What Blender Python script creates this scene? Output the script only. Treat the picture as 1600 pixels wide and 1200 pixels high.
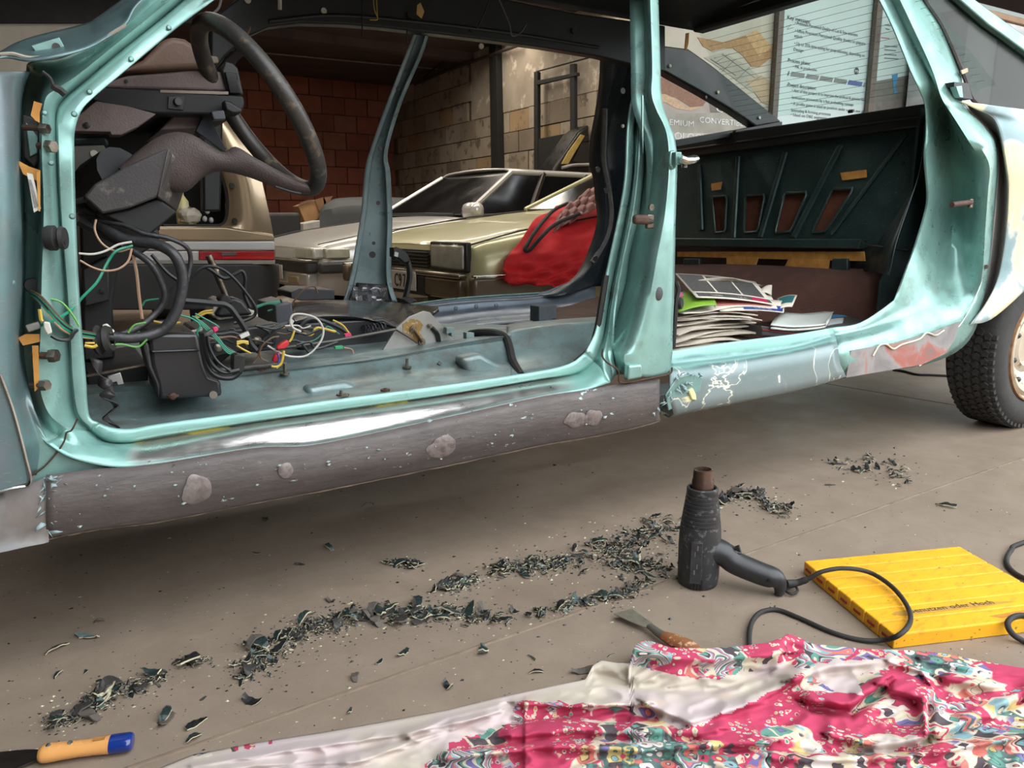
import bpy, bmesh, math, random
from mathutils import Vector, Matrix
random.seed(7)
for o in list(bpy.data.objects): bpy.data.objects.remove(o)
SC = bpy.context.scene
COL = SC.collection

# ---------------------------------------------------------------- camera
TH, FPX, HOR, CAMH = math.radians(31), 1200.0, 350.0, 0.78
PITCH = math.atan((600-HOR)/FPX)
cam_d = bpy.data.cameras.new('camera'); cam = bpy.data.objects.new('camera', cam_d); COL.objects.link(cam)
cam.location = (0, 0, CAMH); cam.rotation_euler = (math.pi/2-PITCH, 0, -TH)
cam_d.sensor_width = 36; cam_d.lens = 36*FPX/1600; cam_d.clip_start = .02; cam_d.clip_end = 200
SC.camera = cam
# ---------------------------------------------------------------- sky and exposure
W = bpy.data.worlds.new('overcast'); SC.world = W; W.use_nodes = True
bg = W.node_tree.nodes['Background']; bg.inputs[0].default_value = (.93, .97, 1.0, 1); bg.inputs[1].default_value = 5.1
SC.view_settings.view_transform = 'Standard'; SC.view_settings.look = 'None'
SC.view_settings.exposure = 0.0; SC.view_settings.gamma = 1; SC.view_settings.use_curve_mapping = False
# yellowed roof lights of the hall (lamps just under the skylights)
def skylight_lamp(loc, sx, sy, power, colour):
    l = bpy.data.lights.new('skylight_lamp', 'AREA'); l.shape = 'RECTANGLE'; l.size = sx; l.size_y = sy
    l.energy = power; l.color = colour
    o = bpy.data.objects.new('skylight_lamp', l); COL.objects.link(o); o.location = loc
    return o
skylight_lamp((3.2, 7.2, 3.52), 5.0, .55, 110, (1, .91, .76))
skylight_lamp((3.2, 9.6, 3.52), 5.0, .55, 110, (1, .90, .74))
skylight_lamp((2.2, 4.9, 3.52), 5.0, .55, 90, (1, .92, .80))

# ---------------------------------------------------------------- picking points in space
_F = Vector((math.sin(TH)*math.cos(PITCH), math.cos(TH)*math.cos(PITCH), -math.sin(PITCH)))
_R = Vector((math.cos(TH), -math.sin(TH), 0)); _U = _R.cross(_F); _C = Vector((0, 0, CAMH))
def P(x, y, Y=None, X=None, Z=None):
    d = _F + _R*((x-800)/FPX) - _U*((y-600)/FPX)
    if Y is not None: t = Y/d.y
    elif X is not None: t = X/d.x
    else: t = (Z-CAMH)/d.z
    return _C + d*t
def proj(p):
    d = Vector(p)-_C; z = d.dot(_F)
    return 800+FPX*d.dot(_R)/z, 600-FPX*d.dot(_U)/z

# ---------------------------------------------------------------- materials
def lin(c):
    return tuple(((v/255)/12.92 if v/255 <= .04045 else ((v/255+.055)/1.055)**2.4) for v in c[:3])+(1,)
class NT:
    def __init__(s, name):
        s.m = bpy.data.materials.new(name); s.m.use_nodes = True; s.t = s.m.node_tree; s.n = s.t.nodes; s.l = s.t.links
        s.b = s.n['Principled BSDF']; s._o = None
    def obj(s):
        if not s._o: s._o = s.n.new('ShaderNodeTexCoord')
        return s._o.outputs['Object']
    def uv(s): s.obj(); return s._o.outputs['UV']
    def gen(s): s.obj(); return s._o.outputs['Generated']
    def put(s, sock, v):
        if hasattr(v, 'is_linked'): s.l.new(v, sock)
        elif isinstance(v, (tuple, list)) and len(v) == 3 and sock.type == 'RGBA': sock.default_value = tuple(v)+(1,)
        else: sock.default_value = v
    def node(s, typ, ins={}, **kw):
        n = s.n.new(typ)
        for k, v in kw.items(): setattr(n, k, v)
        for k, v in ins.items(): s.put(n.inputs[k], v)
        return n
    def map(s, co, scale=(1, 1, 1), rot=(0, 0, 0), loc=(0, 0, 0)):
        return s.node('ShaderNodeMapping', {'Vector': co, 'Scale': scale, 'Rotation': rot, 'Location': loc}).outputs[0]
    def noise(s, scale, detail=4, rough=.55, co=None, dist=0):
        return s.node('ShaderNodeTexNoise', {'Vector': co or s.obj(), 'Scale': scale, 'Detail': detail, 'Roughness': rough, 'Distortion': dist}).outputs['Fac']
    def vor(s, scale, co=None, feature='F1', out='Distance', rnd=1):
        n = s.node('ShaderNodeTexVoronoi', feature=feature); s.put(n.inputs['Vector'], co or s.obj()); n.inputs['Scale'].default_value = scale
        n.inputs['Randomness'].default_value = rnd
        return n.outputs[out]
    def ramp(s, fac, stops, interp='LINEAR'):
        n = s.n.new('ShaderNodeValToRGB'); s.l.new(fac, n.inputs[0]); e = n.color_ramp.elements; n.color_ramp.interpolation = interp
        while len(e) < len(stops): e.new(.5)
        for i, (p, c) in enumerate(stops):
            e[i].position = p; e[i].color = (c, c, c, 1) if isinstance(c, (int, float)) else (tuple(c) if len(c) == 4 else lin(c))
        return n.outputs[0]
    def mix(s, fac, a, b, mode='MIX'):
        n = s.node('ShaderNodeMix', data_type='RGBA', blend_type=mode)
        s.put(n.inputs[0], fac); s.put(n.inputs[6], a); s.put(n.inputs[7], b); return n.outputs[2]
    def math(s, op, a, b=0.0, c=None):
        n = s.n.new('ShaderNodeMath'); n.operation = op; s.put(n.inputs[0], a); s.put(n.inputs[1], b)
        if c is not None: s.put(n.inputs[2], c)
        return n.outputs[0]
    def sep(s, co):
        return s.node('ShaderNodeSeparateXYZ', {'Vector': co}).outputs
    def bump(s, h, strength=.3, dist=.01):
        n = s.node('ShaderNodeBump', {'Height': h, 'Strength': strength, 'Distance': dist}); s.l.new(n.outputs[0], s.b.inputs['Normal'])
    def set(s, **kw):
        for k, v in kw.items():
            s.put(s.b.inputs[k.replace('_', ' ')], v)
        return s.m
_mats = {}
def mat(name, c, rough=.5, metal=0.0, c2=None, nscale=8, amt=.6, bump=0, bscale=60, spec=.5, coat=0.0, detail=5, c3=None, rvar=.25, world=False):
    """plain procedural material: colour broken up by noise, optional fine relief"""
    if name in _mats: return _mats[name]
    t = NT(name); a = lin(c)
    if world: t._o = None; t.obj = lambda g=t.node('ShaderNodeNewGeometry'): g.outputs['Position']
    if c2 is None: c2 = tuple(v*.8 for v in c)
    n = t.noise(nscale, detail)
    f = t.ramp(n, [(.5-.28*amt-.05, 0), (.5+.28*amt+.05, 1)])
    colr = t.mix(f, a, lin(c2))
    if c3:
        colr = t.mix(t.ramp(t.noise(nscale*2.3, 6, .65), [(.56, 0), (.64, 1)]), colr, lin(c3))
    t.set(Base_Color=colr, Metallic=metal, Specular_IOR_Level=spec, Coat_Weight=coat)
    t.set(Roughness=t.math('ADD', t.math('MULTIPLY', t.noise(nscale*1.7, 3), rvar), max(0, rough-rvar/2)))
    if bump: t.bump(t.noise(bscale, 4), bump, .004)
    _mats[name] = t.m; return t.m
def glass(name, tint=(.9, .95, .93), refl=.12, rough=.02, gcol=1.0):
    if name in _mats: return _mats[name]
    m = bpy.data.materials.new(name); m.use_nodes = True; nt = m.node_tree; nt.nodes.clear()
    o = nt.nodes.new('ShaderNodeOutputMaterial'); mx = nt.nodes.new('ShaderNodeMixShader'); tr = nt.nodes.new('ShaderNodeBsdfTransparent')
    gl = nt.nodes.new('ShaderNodeBsdfGlossy'); fr = nt.nodes.new('ShaderNodeLayerWeight'); pw = nt.nodes.new('ShaderNodeMath'); pw.operation = 'POWER'; pw.inputs[1].default_value = 4; ad = nt.nodes.new('ShaderNodeMath'); ad.operation = 'ADD'
    tr.inputs[0].default_value = tint+(1,); gl.inputs['Roughness'].default_value = rough; gl.inputs['Color'].default_value = (gcol,gcol,gcol*.97,1); fr.inputs[0].default_value = .5; ad.inputs[1].default_value = refl
    for a, b in ((fr.outputs['Facing'], pw.inputs[0]), (pw.outputs[0], ad.inputs[0]), (ad.outputs[0], mx.inputs[0]), (tr.outputs[0], mx.inputs[1]), (gl.outputs[0], mx.inputs[2]), (mx.outputs[0], o.inputs[0])): nt.links.new(a, b)
    _mats[name] = m; return m

# ---------------------------------------------------------------- meshes
def cr(p0, p1, p2, p3, t):
    return tuple(.5*((2*b)+(-a+c)*t+(2*a-5*b+4*c-d)*t*t+(-a+3*b-3*c+d)*t**3) for a, b, c, d in zip(p0, p1, p2, p3))
def spline(pts, n=6, closed=False):
    """Catmull-Rom through pts, n steps a span"""
    pts = [tuple(p) for p in pts]; m = len(pts); out = []
    if m < 3 and not closed:
        return [tuple(a+(b-a)*i/n for a, b in zip(pts[0], pts[1])) for i in range(n+1)]
    rng = range(m if closed else m-1)
    for i in rng:
        if closed: q = [pts[(i+k-1) % m] for k in range(4)]
        else:
            p1, p2 = pts[i], pts[i+1]
            p0 = pts[i-1] if i > 0 else tuple(2*a-b for a, b in zip(p1, p2))
            p3 = pts[i+2] if i+2 < m else tuple(2*b-a for a, b in zip(p1, p2))
            q = [p0, p1, p2, p3]
        out += [cr(*q, k/n) for k in range(n)]
    if not closed: out.append(pts[-1])
    return out
class MB:
    def __init__(s): s.v = []; s.f = []; s.mi = []; s.uv = None; s.cur = 0
    def face(s, ix): s.f.append(tuple(ix)); s.mi.append(s.cur)
    def add(s, pts): k = len(s.v); s.v += [tuple(p) for p in pts]; return k
    def grid(s, rows, closed_u=False, closed_v=False, uvs=False):
        """rows: list of equal-length point lists"""
        n, m = len(rows), len(rows[0]); k = s.add([p for r in rows for p in r])
        if uvs:
            if s.uv is None: s.uv = {}
            for i in range(n):
                for j in range(m): s.uv[k+i*m+j] = (i/(n-1), j/(m-1))
        for i in range(n if closed_u else n-1):
            for j in range(m if closed_v else m-1):
                a, b = k+i*m+j, k+i*m+(j+1) % m; i2 = (i+1) % n
                s.face((a, b, k+i2*m+(j+1) % m, k+i2*m+j))
        return k
    def patch(s, ctl, nu=5, nv=2, uvs=True, lin_v=False):
        """smooth surface through a control grid ctl[section][rail]"""
        rails = list(zip(*ctl)); rr = [spline(r, nu) for r in rails]
        secs = list(zip(*rr))
        if lin_v: rows = [[q for a, b in zip(x, x[1:]) for q in [tuple(p+(r-p)*i/nv for p, r in zip(a, b)) for i in range(nv)]]+[x[-1]] for x in secs]
        else: rows = [spline(x, nv) for x in secs]
        s.grid(rows, uvs=uvs); return s
    def box(s, c, size, rot=None):
        """box about c; rot a 3x3 matrix"""
        c = Vector(c); h = [v/2 for v in size]; M = rot or Matrix.Identity(3)
        k = s.add([c+M@Vector((h[0]*i, h[1]*j, h[2]*l)) for i in (-1, 1) for j in (-1, 1) for l in (-1, 1)])
        for q in ((0, 1, 3, 2), (4, 6, 7, 5), (0, 4, 5, 1), (2, 3, 7, 6), (0, 2, 6, 4), (1, 5, 7, 3)): s.face([k+i for i in q])
        return s
    def prism(s, pts, vec):
        """polygon extruded by vec"""
        vec = Vector(vec); n = len(pts); k = s.add(pts); s.add([Vector(p)+vec for p in pts])
        s.face(range(k+n-1, k-1, -1)); s.face(range(k+n, k+2*n))
        for i in range(n): j = (i+1) % n; s.face((k+i, k+j, k+n+j, k+n+i))
        return s
    def tube(s, pts, r, seg=8, cap=True, closed=False, flat=1.0):
        pts = [Vector(p) for p in pts]; n = len(pts); rows = []; up = None
        for i, p in enumerate(pts):
            if closed: t = pts[(i+1) % n]-pts[i-1]
            else: t = pts[min(i+1, n-1)]-pts[max(i-1, 0)]
            if t.length < 1e-9: t = Vector((0, 0, 1))
            t.normalize()
            if up is None: up = Vector((0, 0, 1)) if abs(t.z) < .9 else Vector((1, 0, 0))
            b = t.cross(up); b.normalize(); up = b.cross(t); up.normalize()
            ri = r[i] if isinstance(r, (list, tuple)) else r
            rows.append([p+(b*math.cos(a)+up*math.sin(a)*flat)*ri for a in [2*math.pi*q/seg for q in range(seg)]])
        k = s.grid(rows, closed_u=closed, closed_v=True)
        if cap and not closed:
            s.face(range(k, k+seg)); s.face(range(k+n*seg-1, k+(n-1)*seg-1, -1))
        return s
    def lathe(s, prof, org, axis, seg=24, ref=None, a0=0, a1=2*math.pi):
        """prof: (radius, height along axis)"""
        axis = Vector(axis).normalized(); org = Vector(org)
        u = Vector(ref) if ref else (axis.cross(Vector((0, 0, 1))) if abs(axis.z) < .9 else Vector((1, 0, 0)))
        u = (u-axis*u.dot(axis)).normalized(); w = axis.cross(u); full = abs(a1-a0-2*math.pi) < 1e-6
        m = seg if full else seg+1
        rows = [[org+axis*h+(u*math.cos(a)+w*math.sin(a))*r for a in [a0+(a1-a0)*q/seg for q in range(m)]] for r, h in prof]
        s.grid(rows, closed_v=full); return s
    def disc(s, c, n, r, seg=16, thick=.002, sy=1.0, ref=None):
        return s.lathe([(0, 0), (r, 0), (r, -thick), (0, -thick)], c, n, seg, ref)
    def sphere(s, c, r, seg=12, rings=8, sc=(1, 1, 1)):
        rows = []
        for i in range(rings+1):
            a = math.pi*i/rings
            rows.append([(c[0]+sc[0]*r*math.sin(a)*math.cos(2*math.pi*j/seg), c[1]+sc[1]*r*math.sin(a)*math.sin(2*math.pi*j/seg), c[2]+sc[2]*r*math.cos(a)) for j in range(seg)])
        s.grid(rows, closed_v=True); return s
    def mesh(s, name, smooth=True, angle=40, weld=True):
        me = bpy.data.meshes.new(name); me.from_pydata([tuple(v) for v in s.v], [], s.f); me.validate(clean_customdata=False)
        if s.uv is not None:
            l = me.uv_layers.new(name='UVMap')
            for lp in me.loops: l.data[lp.index].uv = s.uv.get(lp.vertex_index, (0, 0))
        if max(s.mi, default=0) and len(s.mi) == len(me.polygons): me.polygons.foreach_set('material_index', s.mi)
        bm = bmesh.new(); bm.from_mesh(me)
        if weld: bmesh.ops.remove_doubles(bm, verts=bm.verts, dist=1e-6)
        bmesh.ops.recalc_face_normals(bm, faces=bm.faces); bm.to_mesh(me); bm.free()
        if smooth:
            me.polygons.foreach_set('use_smooth', [True]*len(me.polygons)); me.set_sharp_from_angle(angle=math.radians(angle))
        return me
    def build(s, name, m, parent=None, smooth=True, angle=40, solid=0, bevel=0, segs=2, subd=0, off=0, label=None):
        me = s.mesh(name, smooth, angle)
        for x in (m if isinstance(m, (list, tuple)) else [m]): me.materials.append(x)
        return link(name, me, parent, solid, bevel, segs, subd, off, label)
def link(name, me, parent=None, solid=0, bevel=0, segs=2, subd=0, off=0, label=None):
    o = bpy.data.objects.new(name, me); COL.objects.link(o)
    if solid:
        q = o.modifiers.new('thickness', 'SOLIDIFY'); q.thickness = solid; q.offset = off
    if bevel:
        q = o.modifiers.new('rounding', 'BEVEL'); q.width = bevel; q.segments = segs; q.limit_method = 'ANGLE'; q.angle_limit = math.radians(35); q.use_clamp_overlap = True
    if subd:
        q = o.modifiers.new('subdivision', 'SUBSURF'); q.levels = subd; q.render_levels = subd
    if parent is not None: child(o, parent)
    if label: o['label'] = label
    return o
def child(o, parent):
    o.parent = parent
    w = Matrix.Identity(4); q = parent; chain = []
    while q is not None: chain.append(q); q = q.parent
    for q in reversed(chain): w = w @ q.matrix_parent_inverse @ q.matrix_basis
    o.matrix_parent_inverse = w.inverted()
def tag(o, label, cat, group=None, kind=None):
    o['label'] = label; o['category'] = cat
    if group: o['group'] = group
    if kind: o['kind'] = kind
    return o
def thing(name, loc, label, cat, group=None):
    o = bpy.data.objects.new(name, None); COL.objects.link(o); o.location = loc; o.empty_display_size = .05
    return tag(o, label, cat, group)
def struct(o): o['kind'] = 'structure'; return o
def slab(px, Y, thick, mb=None):
    """outline picked in the picture, standing in the plane at distance Y, with real thickness away from the viewer"""
    mb = mb or MB(); mb.prism([P(x, y, Y=Y) for x, y in px], (0, thick, 0)); return mb
def wpts(px, Y, n=5):
    """smooth space curve; px entries (x, y) or (x, y, Y)"""
    return spline([P(q[0], q[1], Y=(q[2] if len(q) > 2 else Y)) for q in px], n)
_fonts = {}
def text_mesh(txt, size, extrude=.0004, align='LEFT', shear=0, spacing=1.0):
    c = bpy.data.curves.new('t', 'FONT'); c.body = txt; c.size = size; c.extrude = extrude; c.align_x = align; c.shear = shear; c.space_character = spacing; c.resolution_u = 2
    o = bpy.data.objects.new('t', c); COL.objects.link(o); dg = bpy.context.evaluated_depsgraph_get()
    me = bpy.data.meshes.new_from_object(o.evaluated_get(dg)); bpy.data.objects.remove(o); bpy.data.curves.remove(c)
    return me
def text(name, txt, size, M, m, parent, extrude=.0004, align='LEFT', sx=1.0, spacing=1.0):
    me = text_mesh(txt, size, extrude, align, 0, spacing); me.name = name
    me.transform(M @ Matrix.Diagonal((sx, 1, 1, 1))); me.materials.append(m)
    return link(name, me, parent)
# ================================================================ the hall
YB, XW, ZC = 14.5, 5.98, 3.36
def concrete():
    t = NT('concrete_floor'); o = t.obj()
    a = t.ramp(t.noise(1.3, 6, .6), [(.3, (128, 114, 100)), (.7, (142, 127, 112))])
    b = t.ramp(t.noise(9, 6, .7, dist=.6), [(.35, (122, 108, 94)), (.65, (146, 131, 116))])
    c = t.mix(.45, a, b)
    st = t.ramp(t.noise(2.1, 5, .62, co=t.map(o, (1, 2.2, 1), (0, 0, .5))), [(.55, 0), (.72, 1)])
    c = t.mix(t.math('MULTIPLY', st, .2), c, lin((92, 80, 70)))
    sp = t.ramp(t.vor(140), [(.05, 1), (.13, 0)])
    c = t.mix(t.math('MULTIPLY', sp, .35), c, lin((84, 76, 70)))
    t.set(Base_Color=c, Roughness=t.ramp(t.noise(5, 5), [(.3, .42), (.7, .62)]), Specular_IOR_Level=.35)
    t.bump(t.math('ADD', t.noise(60, 5), t.math('MULTIPLY', t.noise(400, 2), .5)), .18, .004); return t.m
M_floor = concrete()
M_joint = mat('joint_filler', (134, 119, 103), .9, c2=(88, 76, 66), nscale=30, amt=1)
def clip(poly, a, n):
    out = []
    for i in range(len(poly)):
        p, q = poly[i], poly[(i+1) % len(poly)]; dp, dq = (p-a).dot(n), (q-a).dot(n)
        if dp >= 0: out.append(p)
        if dp*dq < 0: out.append(p+(q-p)*(dp/(dp-dq)))
    return out
fb = MB(); fb.box((3, 3.2, -.06), (26, 24, .1)); floor = struct(fb.build('floor', M_joint, smooth=False))
l1a, l1b = P(200, 1200, Z=0), P(1600, 715, Z=0); l2a, l2b = P(1300, 601, Z=0), P(1450, 626, Z=0)
def nrm(a, b): d = (b-a); n = Vector((-d.y, d.x, 0)); return n.normalized()
n1, n2 = nrm(l1a, l1b), nrm(l2a, l2b); g = .0055
rect = [Vector(p) for p in ((-10, -8.8, 0), (16, -8.8, 0), (16, 15.2, 0), (-10, 15.2, 0))]
for s1 in (1, -1):
    for s2 in (1, -1):
        poly = clip(clip(rect, l1a+n1*s1*g, n1*s1), l2a+n2*s2*g, n2*s2)
        if len(poly) > 2: MB().prism([p+Vector((0, 0, -.012)) for p in poly], (0, 0, .012)).build('floor_slab', M_floor, floor, smooth=False)

M_ceil = mat('sooty_plaster', (96, 78, 74), .9, c2=(66, 52, 50), nscale=1.5, amt=.8, bump=.2, bscale=20)
cm = MB()
for x0, x1, y0, y1 in ((-6, -.5, -1.2, .7), (-6, 16, .7, 4.6), (-6, .5, 4.6, 15), (5.9, 16, 4.6, 15), (.5, 5.9, 5.2, 6.9), (.5, 5.9, 7.5, 9.3), (.5, 5.9, 9.9, 15)):
    cm.box(((x0+x1)/2, (y0+y1)/2, ZC+.1), (x1-x0, y1-y0, .2))
ceiling = struct(cm.build('ceiling', M_ceil, smooth=False))
M_sky = mat('yellowed_skylight_sheet', (205, 180, 120), .5)
for i, y in enumerate((4.9, 7.2, 9.6)):
    struct(MB().box((3.2, y, ZC+.28), (5.4, .62, .01)).build('window_%d' % (i+1), M_sky, smooth=False))
cb = MB().tube([(-1, 13.0, ZC-.03), (6, 12.4, ZC-.03)], .012, 6); cb.build('ceiling_cable', mat('pale_cable', (150, 145, 140)), ceiling)
cb = MB().box((1.5, 11.2, ZC-.06), (15, .22, .12)); cb.build('ceiling_beam', M_ceil, ceiling, smooth=False)

# red hollow-brick wall at the back
M_mort = mat('mortar_red', (104, 72, 58), .95, c2=(80, 56, 48), nscale=6, bump=.3)
wb = struct(MB().box((1, YB+.16, 1.8), (16, .3, 3.6)).build('wall_back', M_mort, smooth=False))
M_brk = [mat('brick_red_%d' % i, c, .9, c2=c2, nscale=5, amt=1, bump=.5, bscale=45, world=True) for i, (c, c2) in enumerate((((158, 92, 70), (132, 74, 58)), ((168, 100, 74), (140, 80, 62)), ((148, 84, 66), (122, 68, 54)), ((164, 106, 82), (134, 84, 66))))]
bw, bh = .44, .31
def brick_mesh(l, h, d, jit, m, axis):
    b = MB().box((0, 0, 0), (l, d, h) if axis == 'x' else (d, l, h)); me = b.mesh('brick', smooth=False)
    for v in me.vertices: v.co += Vector([random.uniform(-jit, jit) for _ in range(3)])
    me.materials.append(m); return me
BM = [brick_mesh(bw-.016, bh-.016, .07, .002, random.choice(M_brk), 'x') for _ in range(14)]
for r in range(1, 11):
    for c in range(11):
        o = link('brick', random.choice(BM), wb); o.location = (1.55+c*bw+(r % 2)*bw/2, YB+random.uniform(-.004, .012), r*bh+.12)

# pale block wall on the far right
M_mb = mat('mortar_grey', (112, 100, 88), .95, c2=(86, 77, 69), nscale=7, bump=.3)
wr = struct(MB().box((XW+.2, 10.2, 1.8), (.3, 9.4, 3.6)).build('wall_right', M_mb, smooth=False))
tints = (((150, 136, 118), (118, 104, 90)), ((162, 148, 130), (128, 112, 96)), ((136, 122, 106), (104, 92, 80)), ((170, 158, 142), (138, 122, 104)), ((168, 140, 104), (132, 110, 84)))
M_blk = [mat('block_pale_%d' % i, c, .92, c2=c2, nscale=2.2, amt=1, bump=.5, bscale=30, c3=(104, 92, 78), world=True) for i, (c, c2) in enumerate(tints)]
lw, lh = .52, .29
BK = [brick_mesh(lw-.014, lh-.014, .08, .0015, random.choice(M_blk), 'y') for _ in range(16)]
for r in range(0, 11):
    for c in range(15):
        y = YB-.3-c*lw-(r % 2)*lw/2
        if r >= 8 and y < 11.2: continue       # rendered over up there
        o = link('block', random.choice(BK), wr); o.location = (XW+.05+random.uniform(-.008, .008), y, r*lh+.2)
M_ren = mat('patchy_render', (176, 164, 148), .95, c2=(132, 120, 108), nscale=1.6, amt=.7, bump=.3, bscale=20, c3=(196, 184, 168))
MB().box((XW+.03, 8.5, 2.97), (.06, 5.4, 1.2)).build('render_coat', M_ren, wr, bevel=.01)
M_blackst = mat('black_steel', (20, 20, 20), .7, c2=(32, 30, 28))
def on_right(px, X, thick, name, m, parent, bevel=.004):
    b = MB(); b.prism([P(x, y, X=X) for x, y in px], (thick, 0, 0)); return b.build(name, m, parent, smooth=False, bevel=bevel)
XF = XW-.1
on_right([(763, 40), (774, 40), (780, 300), (768, 300)], XF, .1, 'wall_post', M_blackst, wr)
ladder = thing('door_frame', P(868, 300, X=XF), 'black steel door frame leaning on the pale block wall', 'frame')
on_right([(834, 112), (840, 112), (840, 300), (834, 300)], XF-.04, .05, 'upright', M_blackst, ladder)
on_right([(890, 100), (897, 99), (898, 300), (891, 300)], XF-.04, .05, 'upright', M_blackst, ladder)
on_right([(838, 126), (901, 113), (901, 118), (838, 133)], XF-.05, .05, 'crossbar', M_blackst, ladder)
on_right([(834, 218), (892, 207), (892, 300), (834, 300)], XF-.03, .05, 'lower_panel', M_blackst, ladder)
b = MB()
b.tube(spline([P(648, 132, X=XF), P(700, 110, X=XF), P(750, 92, X=XF), P(812, 70, X=XF)], 5), .022, 6); b.build('wall_pipe', mat('rusty_pipe', (58, 46, 40), .8), wr)
MB().tube([P(660, 122, X=XF), P(718, 76, X=XF), P(765, 70, X=XF)], .012, 6).build('wall_cable', M_blackst, wr)
MB().tube([P(838, 112, X=XF), P(935, 86, X=XF)], .01, 6).build('wall_cable', M_blackst, wr)

# pale partition far left, black sheet above it paints the hall's darkness
M_pale = mat('pale_partition', (205, 200, 190), .8, c2=(180, 174, 164), nscale=2)
b = MB(); b.prism([P(-300, 36, Y=9.0), P(150, 36.5, Y=9.0), P(150, 420, Y=9.0), P(-300, 420, Y=9.0)], (0, .12, 0)); struct(b.build('wall_left', M_pale, smooth=False))
b = MB(); b.prism([P(-320, -60, Y=8.95), P(300, -60, Y=8.95), P(300, 35.5, Y=8.95), P(-320, 35.5, Y=8.95)], (0, .2, 0)); struct(b.build('hall_darkness', M_blackst, smooth=False))
struct(MB().box((-5.4, 6.9, 1.7), (.2, 15.4, 3.4)).build('wall_side', mat('side_wall', (96, 90, 84), .9), smooth=False))
struct(MB().box((13.5, 6.9, 1.7), (.2, 15.4, 3.4)).build('wall_end', mat('side_wall', (96, 90, 84), .9), smooth=False))
# unseen wall across the yard, added to block the low sky
struct(MB().box((3, -7.4, 1.5), (30, .4, 3.0)).build('sky_block_wall', mat('sky_block_grey', (120,112,104), .9, c2=(100,94,88), nscale=1.5), smooth=False))
# front wall left of the wide door opening
struct(MB().box((-3.25, -1.1, 1.7), (5.5, .2, 3.4)).build('wall_front', mat('side_wall', (96, 90, 84), .9), smooth=False))
# ================================================================ the stripped saloon: painted shell
Y0 = 1.43
car = thing('stripped_car', P(800, 740, Z=0), 'stripped mint green saloon body with no doors or seats, standing in the foreground', 'car')
def paint(name, c=(142, 182, 174), dark=(118, 154, 148), dirt=(104, 92, 80), wear=.56, metal=.5, rough=.32, blue=None):
    t = NT(name); o = t.obj()
    col = t.mix(t.ramp(t.noise(7, 5), [(.38, 0), (.64, 1)]), lin(c), lin(dark))
    if blue: col = t.mix(t.ramp(t.noise(3.5, 4), [(.45, 0), (.6, 1)]), col, lin(blue))
    d = t.ramp(t.noise(11, 7, .68), [(wear, 0), (wear+.16, 1)])
    col = t.mix(t.math('MULTIPLY', d, .55), col, lin(dirt))
    sc = t.ramp(t.noise(55, 3, .6, co=t.map(o, (1, 1, 14), (0, .5, 0))), [(.66, 0), (.7, 1)])
    col = t.mix(t.math('MULTIPLY', sc, .35), col, lin((176, 214, 205)))
    t.set(Base_Color=col, Metallic=metal, Roughness=t.ramp(t.noise(16, 5), [(.35, rough-.06), (.7, rough+.16)]), Specular_IOR_Level=.5)
    t.bump(t.noise(24, 4), .07, .01); return t.m
M_mint = paint('mint_paint')
M_mintd = paint('mint_paint_dusty', (128, 166, 160), (108, 138, 134), wear=.5, rough=.42)
M_blueg = paint('rubbed_blue_grey_paint', (112, 140, 142), (92, 120, 122), (126, 124, 118), wear=.52, metal=.5, rough=.36, blue=(124, 136, 142))
M_flo = paint('floor_pan_paint', (128, 148, 148), (108, 128, 128), (98, 88, 78), wear=.46, metal=.35, rough=.36)
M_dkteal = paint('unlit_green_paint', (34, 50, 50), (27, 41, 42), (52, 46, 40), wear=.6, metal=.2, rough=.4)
M_blkgrn = mat('black_green', (26, 31, 31), .5, c2=(20, 23, 23), nscale=6)  # near-black green of the roof, far rails, far pillars and shelf
M_black = mat('black_plastic', (24, 24, 25), .45, c2=(34, 33, 33), nscale=20, amt=1)
M_rubber = mat('black_rubber', (30, 29, 29), .7, c2=(44, 42, 40), nscale=25, amt=1)
M_steel = mat('dull_steel', (150, 142, 130), .38, 1.0, c2=(98, 84, 70), nscale=60)
M_chrome = mat('chrome', (215, 215, 210), .16, 1.0)
M_rust = mat('rusty_steel', (92, 64, 48), .7, .3, c2=(60, 44, 38), nscale=60)
M_tape = mat('old_masking_tape', (196, 142, 66), .8, c2=(160, 108, 48), nscale=30)

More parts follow.
